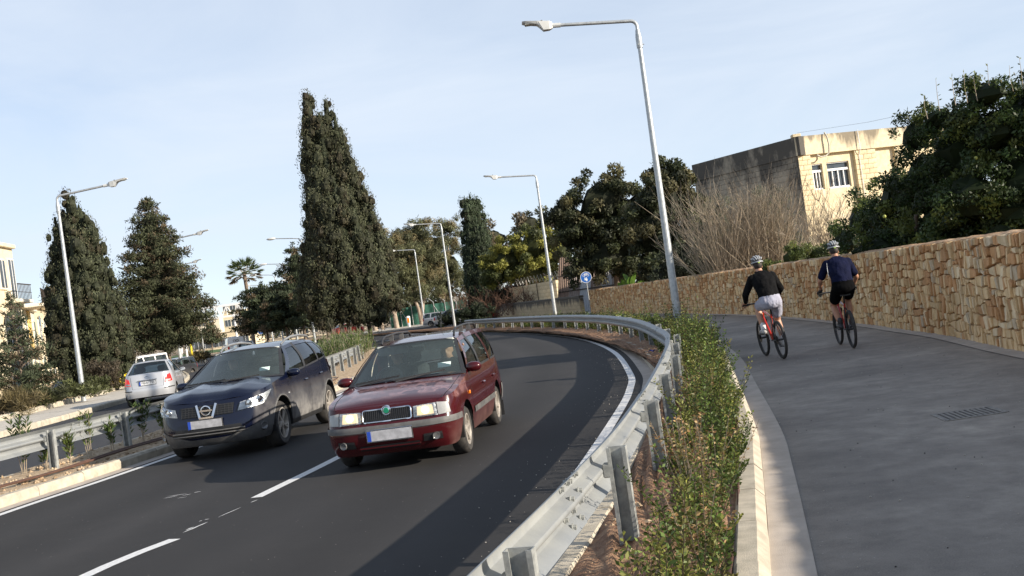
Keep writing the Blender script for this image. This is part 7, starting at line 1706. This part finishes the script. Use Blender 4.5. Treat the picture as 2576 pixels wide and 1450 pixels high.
def bicycle(loc, head_, lean, label, frame2):
    root = empty('bicycle', loc, head_-0, label, 'bicycle'); root.rotation_euler = (lean, 0, head_); r = .352
    Mx = Matrix.Rotation(math.pi/2, 4, 'X')
    for x in (0, 1.11):
        c = Vector((x, 0, r)); g = MB(); g.tube([c+Vector((math.cos(a)*(r-.027), 0, math.sin(a)*(r-.027))) for a in np.linspace(0, 2*math.pi, 41)[:-1]], .0265, 8, closed=True); w = g.build('wheel', M['tyre'], root, smooth=60)
        g = MB(); g.tube([c+Vector((math.cos(a)*(r-.058), 0, math.sin(a)*(r-.058))) for a in np.linspace(0, 2*math.pi, 37)[:-1]], .012, 6, closed=True); g.build('rim', M['blackframe'], w, smooth=60)
        g = MB()
        for k in range(24):
            a = 2*math.pi*k/24; sg = .025*(1 if k % 2 else -1); g.tube([c+Vector((.015*math.cos(a+1), sg, .015*math.sin(a+1))), c+Vector((math.cos(a)*(r-.06), 0, math.sin(a)*(r-.06)))], .0013, 3, cap=False)
        g.build('spokes', M['spoke'], w)
        g = MB(); g.tube([c+Vector((0, -.06, 0)), c+Vector((0, .06, 0))], .018, 10); g.lathe([(.03, .0), (.08, .0), (.08, .003), (.03, .003)], 20, M=Matrix.Translation(c+Vector((0, .05, 0))) @ Mx); g.build('hub', M['blackframe'], w, smooth=40)
    bb, st, ht0, ht1 = Vector((.44, 0, .33)), Vector((.26, 0, .82)), Vector((.84, 0, .76)), Vector((.80, 0, .88))
    g = MB(); g.tube([bb, st], [.022, .018], 10); g.tube([bb, ht0], [.027, .024], 10); g.tube([st-Vector((0,0,.05)), ht1], [.018, .02], 10); g.tube([ht0-Vector((-.01,0,.03)), ht1+Vector((-.01,0,.03))], .026, 10); fr = g.build('frame', M['redframe'], root, smooth=60)
    g = MB()
    for s in (1, -1):
        g.tube([bb+Vector((-.02, .03*s, 0)), (.2, .062*s, .345), (0, .065*s, r)], [.014, .012, .011], 8); g.tube([st+Vector((0, .015*s, -.08)), (.1, .06*s, .5), (0, .065*s, r)], [.011, .010, .010], 8)
    g.build('rear_stays', M['blackframe'], fr, smooth=60)
    g = MB()
    for s in (1, -1): g.tube([ht0+Vector((.02, .055*s, -.05)), (1.0, .06*s, .48), (1.11, .06*s, r)], [.019, .018, .014], 8)
    g.tube([ht0+Vector((.02, -.06, -.05)), ht0+Vector((.02, .06, -.05))], .02, 8); g.build('fork', M['blackframe'], root, smooth=60)
    g = MB(); g.tube([st, (.215, 0, .98)], .0155, 10); g.build('seat_post', M['blackframe'], root, smooth=60)
    g = MB(); g.grid(lambda u, v: Vector((.08+.27*u, (2*v-1)*(.075*(1-u)**1.4+.018), .995+.022*math.sin(math.pi*v)-.012*u+.012*(1-u))), 8, 8); g.grid(lambda u, v: Vector((.08+.27*u, (2*v-1)*(.075*(1-u)**1.4+.018), .965+.012*u)), 8, 8, flip=True)
    g.add([(.08, -.093, .965), (.08, .093, .965), (.08, .093, 1.005), (.08, -.093, 1.005)], [(0, 1, 2, 3)]); g.build('saddle', M['blackframe'], root, smooth=60)
    g = MB(); g.tube([ht1, (.78, 0, .97), (.86, 0, 1.02)], .018, 8); hb = [(.80, .35, 1.035), (.85, .2, 1.04), (.87, .06, 1.03), (.87, -.06, 1.03), (.85, -.2, 1.04), (.80, -.35, 1.035)]; g.tube(hb, .0145, 8); bars = g.build('handlebar', M['blackframe'], root, smooth=60)
    for s in (1, -1):
        g = MB(); g.tube([(.82, .235*s, 1.038), (.80, .355*s, 1.035)], .019, 8); g.build('grip', M['dark'], bars, smooth=60)
        g = MB(); g.tube([(.855, .2*s, 1.03), (.90, .27*s, 1.0), (.885, .33*s, .99)], .006, 5); g.build('brake_lever', M['blackframe'], bars)
    g = MB(); Mc = Matrix.Translation(bb+Vector((0, -.05, 0))) @ Mx; g.lathe([(.02, 0), (.085, 0), (.085, .006), (.02, .006)], 22, M=Mc); cr = g.build('crankset', M['blackframe'], root, smooth=40)
    return root, bb
def crank_parts(root, bb, ang):
    out = []
    for s in (1, -1):
        a = ang if s > 0 else ang+math.pi; e = bb+Vector((.17*math.cos(a), .085*s, .17*math.sin(a))); g = MB(); g.bar(bb+Vector((0, .075*s, 0)), e, .014, .028, up=(0, 1, 0)); c = g.build('crank', M['blackframe'], root)
        g = MB(); g.bbox(e+Vector((0, .05*s, 0)), (.09, .09, .02), .006); g.build('pedal', M['blackframe'], c); out.append(e+Vector((0, .05*s, 0)))
    return out

def helmet(root, c, f, k=1.0):
    c, f = Vector(c), Vector(f).normalized(); s = Vector((0, 0, 1)).cross(f).normalized(); u = f.cross(s).normalized(); Mx = Matrix((f, s, u)).transposed()
    g = MB(); g.ball(c+u*.035*k, (.122*k, .098*k, .102*k), 20, 12, M=Mx); g.v = [tuple(Vector(v) if (Vector(v)-c).dot(u) > .015*k else Vector(v)+u*(.015*k-(Vector(v)-c).dot(u))) for v in g.v]; h = g.build('helmet', M['helmetdark'], root, smooth=60)
    for j in range(-2, 3):
        pts = []
        for a in np.linspace(.1, math.pi-.25, 12):
            y = .043*j*(.55+.45*math.sin(a))*1.02; rr = math.sqrt(max(.02, 1-(y/.11)**2)); pts.append(c+u*.035*k+(f*math.cos(a)*.127*rr+u*math.sin(a)*.112*rr+s*y)*k)
        g = MB(); g.tube(pts, [.010]+[.0145]*10+[.009], 6); g.build('helmet_rib', M['helmet'], h, smooth=60)
    pts = [c+u*.022*k+(f*math.cos(a)*.126+s*math.sin(a)*.102)*k for a in np.linspace(0, 2*math.pi, 25)[:-1]]; g = MB(); g.tube(pts, .013, 6, closed=True); g.build('helmet_rim', M['helmet'], h, smooth=60)
    g = MB(); g.lathe([(0, .012), (.018, .010), (.022, 0)], 14, M=Matrix.Translation(c-f*.122*k+u*.012*k) @ (-f).to_track_quat('Z', 'Y').to_matrix().to_4x4()); g.build('fit_dial', M['lime'], h, smooth=50)
    g = MB()
    for sg in (1, -1): g.tube([c+s*.085*k*sg+u*.02*k, c+s*.07*k*sg-u*.05*k+f*.03*k, c+f*.05*k-u*.115*k], .005, 5)
    g.build('chin_strap', M['helmetdark'], h)

def cyclist(loc, head_, lean, hz, label, ped, top, bottom, skin, long_sleeve, sc, socks, shoes, gloves, dzf=0, lookf=(1, 0, -.12), headtilt=0):
    """hz raises hips and trunk; ped: the two pedal points (left, right) in bike space"""
    root = empty('person', loc, head_, label, 'person', 'cyclists on the path'); root.rotation_euler = (lean, 0, head_)
    hip = Vector((.16, 0, 1.06+hz)); waist = Vector((.20, 0, 1.19+hz)); chest = Vector((.34, 0, 1.40+hz)); sh = Vector((.42, 0, 1.50+hz*1.0)); nk = Vector((.47, 0, 1.58+hz)); hd = Vector((.53, 0, 1.69+hz*1.1))
    B = MB(); T = MB(); S = MB()
    def trunk(g, e):
        hull(g, [(hip+Vector((-.02, 0, -.10)), .11+e, .155+e, .2), (hip, .135+e, .185+e, .3), (waist, .125+e, .175+e, .45), ((waist+chest)/2, .135+e, .19+e, .55), (chest, .14+e, .205+e, .6), (sh, .11+e, .195+e, .7), (nk-Vector((.02, 0, .02)), .06+e, .085+e, .8)])
        for s in (1, -1): g.ball(sh+Vector((-.01, .185*s, -.035)), .078+e, 12, 8)
    trunk(B, 0); limb(B, nk-Vector((.03, 0, .05)), hd-Vector((.03, 0, .05)), .062, .056); head(B, hd, lookf)
    trunk(T, .016); hull(T, [(hip+Vector((-.0, 0, -.04)), .155, .195, .3), (hip+Vector((.01, 0, .03)), .155, .2, .3), (waist, .15, .195, .4)])
    g2 = MB(); hull(S, [(hip+Vector((0, 0, -.13)), .13, .175, .2), (hip, .155, .203, .3), (hip+Vector((.02, 0, .07)), .15, .198, .35)])
    S.ball(hip+Vector((-.035, 0, -.05)), (.155, .18, .13), 14, 10)
    hands = MB()
    for s, pd in ((1, ped[0]), (-1, ped[1])):
        shp = sh+Vector((0, .20*s, -.04)); hnd = Vector((.77, .30*s, 1.065)); mid = (shp+hnd)/2+Vector((-.10, .085*s, -.035)); wr = hnd+Vector((-.05, .0, .035))
        limb(B, shp, mid, .058, .047); limb(B, mid, wr, .047, .031)
        hand(B if not gloves else hands, wr, (.85, 0, -.45), (-.3, 0, -1), s, 1.25)
        if gloves: limb(hands, wr-Vector((.02, 0, -.005)), wr+Vector((.02, 0, -.01)), .037, .036)
        if long_sleeve: limb(T, shp, mid, .078, .066); limb(T, mid, wr-Vector((.015, 0, -.005)), .066, .047)
        else: limb(T, shp, shp.lerp(mid, .72), .080, .076)
        hj = hip+Vector((.0, .095*s, -.05)); ank = pd+Vector((-.085, 0, .105+dzf)); d = ank-hj; Lx = d.length; l1, l2 = .46*sc, .45*sc
        Lc = min(Lx, (l1+l2)*.995); a = (l1*l1-l2*l2+Lc*Lc)/(2*Lc); h_ = math.sqrt(max(0, l1*l1-a*a)); dn = d.normalized(); fw = Vector((1, 0, 0))-dn*dn.x; fw.normalize(); kn = hj+dn*a+fw*h_+Vector((0, .035*s, 0))
        limb(B, hj, kn, .095, .062); limb(B, kn, kn.lerp(ank, .35), .058, .064); limb(B, kn.lerp(ank, .35), ank, .064, .042); limb(B, ank, ank+Vector((.05, 0, -.055)), .042, .038)
        limb(B, ank+Vector((-.03, 0, -.055)), pd+Vector((.06, 0, .03)), .036, .03)
        limb(S, hj, hj.lerp(kn, .62), .125, .108); S.ball(hj+Vector((-.035, -.02*s, .0)), .13, 12, 8)
        f0 = MB(); tk = (pd-ank); limb(f0, ank+Vector((-.045, 0, -.06)), pd+Vector((.09, 0, .045)), .047, .038); limb(f0, ank+Vector((-.02, 0, -.035)), pd+Vector((.0, 0, .055)), .05, .046)
        so = remeshed(f0.build('shoe', shoes, root), .012, 3)
        f1 = MB(); hull(f1, [(pd+Vector((0, 0, .0)), .001, .001, 0)]) if 0 else None
        so2 = MB(); so2.bbox(pd+Vector((-.02, 0, .014)), (.27, .088, .018), .008); so2.build('sole', M['sole'], so)
        f2 = MB(); limb(f2, ank+Vector((0, 0, .07)), ank+Vector((0, 0, -.03)), .051, .049); remeshed(f2.build('sock', socks, root), .012, 2)
    b = remeshed(B.build('body', skin, root), .0115, 4)
    remeshed(T.build('shirt', top, root), .014, 6); remeshed(S.build('shorts', bottom, root), .013, 5)
    if gloves: remeshed(hands.build('glove', M['helmetdark'], root), .008, 3)
    g = MB(); g.ball(hd+Vector((-.018, 0, .02)), (.102, .081, .098), 16, 10); g.v = [v for v in g.v]; g.build('hair', M['hair'], root, smooth=180)
    helmet(root, hd+Vector((-.005, 0, .045)), lookf)
    g = MB(); col_ = [nk+Vector((-.02+.085*math.cos(a), .085*math.sin(a), -.02+.03*math.cos(a)+.0)) for a in np.linspace(0, 2*math.pi, 19)[:-1]]; g.tube(col_, .021 if long_sleeve else .012, 7, closed=True); g.build('collar', top, root, smooth=60)
    return root
p = ground(1972, 905); h1 = math.pi/2+.035
b1, bb1 = bicycle((p.x, p.y, .012), h1, .0, 'red mountain bike ridden on the left', False); pe1 = crank_parts(b1, bb1, R(52))
b1.rotation_euler = (R(-3), 0, h1)
cyclist((p.x, p.y, .012), h1, R(-3), .03, 'cyclist in black long sleeved top and pale grey shorts, riding on the left', pe1, M['blackcloth'], M['greycloth'], M['skin'], True, .97, M['whitecloth'], M['shoe'], False)
p = ground(2148, 878); h2 = math.pi/2-.10
b2, bb2 = bicycle((p.x, p.y, .012), h2, .0, 'black and red mountain bike ridden on the right near the wall', True); pe2 = crank_parts(b2, bb2, R(172))
cyclist((p.x, p.y, .012), h2, 0, .10, 'cyclist in navy short sleeved shirt and black shorts, riding beside the wall', pe2, M['navycloth'], M['blackshorts'], M['skintan'], False, 1.06, M['helmetdark'], M['helmetdark'], True)
pr = [o for o in bpy.data.objects if o.name.startswith('person')][-1]
g = MB(); g.tube([(.30, .205, 1.60), (.22, .225, 1.45), (.19, .222, 1.32)], [.002, .005, .002], 5); g.build('shirt_piping', M['whitecloth'], pr)

def occupant(car, x, y, zs, label, shirt, hairm, raised=False, hands_on=None, look=(1, 0, 0), bald=False):
    """seated figure in car space; zs is the seat height"""
    root = empty('person', (0, 0, 0), label=label, cat='person'); root.matrix_world = car.matrix_basis.copy()
    bpy.context.view_layer.update(); root.location = car.matrix_basis @ Vector((x, y, zs)); root.rotation_euler = car.rotation_euler
    B = MB(); T = MB(); hip = Vector((0, 0, .1)); ch = Vector((-.10, 0, .42)); sh = Vector((-.12, 0, .52)); nk = Vector((-.11, 0, .60)); hd = Vector((-.07, 0, .71))
    for g, e in ((B, 0), (T, .016)): hull(g, [(hip, .12+e, .17+e, -.1), ((hip+ch)/2, .12+e, .165+e, -.2), (ch, .12+e, .19+e, -.2), (sh, .09+e, .18+e, -.2), (nk, .055+e, .07+e, -.1)])
    limb(B, nk, hd-Vector((.02, 0, .05)), .058, .054); head(B, hd, look)
    for s in (1, -1):
        shp = sh+Vector((0, .19*s, -.03)); limb(B, hip+Vector((0, .09*s, 0)), hip+Vector((.40, .11*s, .06)), .085, .06)
        if raised and s == raised: el = shp+Vector((.20, .10*s, .0)); wr = el+Vector((.06, -.05*s, .19)); hdir, pn = (.15, -.35*s, .9), (1, 0, 0)
        else:
            tgt = Vector(hands_on[0 if s > 0 else 1]) if hands_on else Vector((.34, .10*s, .16)); el = (shp+tgt)/2+Vector((-.02, .05*s, -.12)); wr = tgt; hdir, pn = (1, 0, .1), (0, 0, -1)
        limb(B, shp, el, .052, .042); limb(B, el, wr, .042, .03); limb(T, shp, el, .068, .058); limb(T, el, wr.lerp(el, .15), .058, .044); hand(B, wr, hdir, pn, s, .25 if (raised and s == raised) else 1.1)
    remeshed(B.build('body', M['skin'], root), .013, 4); remeshed(T.build('shirt', shirt, root), .018, 4)
    g = MB(); g.ball(hd+Vector((-.02, 0, .035)), (.10, .081, .088), 14, 10); g.build('hair', hairm, root, smooth=180)
    return root
occupant(NI, -1.32, -.36, .62, 'driver of the blue crossover, grey haired, seen through the windscreen', M['blackcloth'], M['greyhair'], hands_on=((.36, .14, .42), (.36, -.10, .42)))
occupant(SK, -1.42, -.35, .50, 'driver of the maroon estate in dark clothes behind the windscreen', M['blackcloth'], M['hair'], hands_on=((.40, .14, .40), (.40, -.10, .40)))
occupant(SK, -1.38, .36, .50, 'front passenger of the maroon estate shading the face with a raised hand', M['blackcloth'], M['hair'], raised=1)

# ------------------------------------------------- other vehicles
def spec(base, **k): d = dict(base); d.update(k); return d
def simple_lights(root, B, zf=.62, zr=.8, w=.3, lit=False):
    for side in (1, -1):
        g = MB(); B.patch(g, [(.42, zf-.08), (.42+w, zf-.06), (.42+w*1.05, zf+.08), (.42, zf+.06)], .012, 5, 3, side); g.build('headlight', M['reflector'], root)
        g = MB(); L_ = B.len; B.patch(g, [(L_-.62, zr-.14), (L_-.90, zr-.14), (L_-.88, zr+.14), (L_-.66, zr+.14)], .012, 5, 3, side); g.build('tail_light', M['redlamp'], root)
def plain(n, c, **k): return paint(n, c, tuple(x*1.08 for x in c), dirt=.3, **k)
Z2 = -.5
vanspec = dict(axles=(0, -2.6), wr=.33, arch=.39, rimr=.2, tw=.2, rearglass=1, plan=[(.75,0),(.74,.3),(.70,.6),(.62,.76),(.45,.83),(0,.85),(-1.5,.85),(-3,.85),(-3.35,.82),(-3.47,.7),(-3.5,.4),(-3.5,0)],
    ztop=[(.76,.92),(.5,.98),(0,1.06),(-.5,1.08),(-3.5,1.10)], inf=[(.2,.08),(.35,0),(.6,0),(.65,.05),(1.0,.1)], ins=[(.2,.06),(.35,.01),(.6,0),(1.1,.03)], inr=[(.2,.06),(.4,0),(1.1,.03)],
    zbot=[(.8,.3),(-3.5,.32)], ws=(-.25,-.72), rw=(-3.44,-3.36), yr=[(-.6,.68),(-3.4,.70)], zr=[(-.7,1.74),(-1.2,1.80),(-3.4,1.80)], bowb=.12, bowt=.06, crown=.03, rcr=.04, bulge=.6, mirror=(-.5,1.2,.1), floor=.34,
    cells=[(-.36,-.8,'p'),(-1.2,-1.2,'g'),(-1.3,-1.3,'p'),(-2.2,-2.2,'g'),(-2.3,-2.3,'p'),(-3.25,-3.25,'g'),(-3.44,-3.36,'p')], seams=[(-.3,-.3,.36),(-1.25,-1.25,.36),(-2.25,-2.25,.36)])
wp = plain('white_paint', (.72, .71, .69)); dk = plain('charcoal_paint', (.030, .032, .036)); rd = plain('red_paint', (.5, .012, .012)); db = plain('slate_blue_paint', (.06, .075, .11)); s2 = plain('pale_silver_paint', (.52, .53, .54), metal=.3)
o, B, _ = make_car('off_road_car', spec(vanspec, paint=wp, cat='off-roader'), (gx(305, 55, Z2), 55), -.30, 'white boxy off-roader parked behind the verge shrubs', z=Z2+.12); simple_lights(o, B, .8)
o, B, _ = make_car('hatchback_car', spec(estate_spec, paint=db), (gx(158, 50, Z2), 50), .05, 'slate blue parked car between the young conifer and the slim cypress', z=Z2); simple_lights(o, B)
o, B, _ = make_car('estate_car', spec(estate_spec, paint=dk), (gx(408, 64, Z2), 64), -.2, 'dark parked car with pale roof beside the white off-roader', z=Z2); simple_lights(o, B)
o, B, _ = make_car('hatchback_car', spec(estate_spec, paint=db), (gx(290, 66, Z2), 66), -.1, 'blue parked car behind the white off-roader', z=Z2); simple_lights(o, B)
o, B, vb = make_car('delivery_van', spec(vanspec, paint=wp, cat='van', rearglass=0, cells=[(-.36,-.8,'p'),(-1.2,-1.2,'g'),(-3.44,-3.36,'p')]), (gx(590, 100), 100.0), math.pi+.35, 'white delivery van with round black loops on its rear doors', z=-.12); simple_lights(o, B, .8, .9)
g = MB()
for k in (-1, 1):
    c = Vector((-3.47, .13*k, 1.50)); g.tube([c+Vector((0, .12*math.cos(a), .10*math.sin(a))) for a in np.linspace(0, 2*math.pi, 16)[:-1]], .022, 5, closed=True)
g.build('door_logo', M['black'], o)
o, B, _ = make_car('hatchback_car', spec(estate_spec, paint=wp), (gx(612, 84), 84.0), math.pi+.35, 'small white car following the delivery van', z=-.12); simple_lights(o, B)
for (u, y, yaw, pm, sp_, lb) in [(1148, 104, 1.2, s2, estate_spec, 'pale parked hatchback left of the other cars in the car park'), (1182, 99, 1.35, s2, saloon_spec, 'silver parked car beside the lamp at the rail end'), (1200, 109, 1.3, wp, estate_spec, 'white parked car at the back of the car park'), (1240, 101, 1.2, rd, estate_spec, 'bright red parked car half hidden by the dark bush')]:
    o, B, _ = make_car('parked_car', spec(sp_, paint=pm), (gx(u, y), y), yaw, lb); simple_lights(o, B); tag(o, group='cars in the car park')
o, B, _ = make_car('parked_car', spec(saloon_spec, paint=rd), (gx(900, 128), 128), 2.2, 'distant red car right of the tall cypress trunks'); simple_lights(o, B)
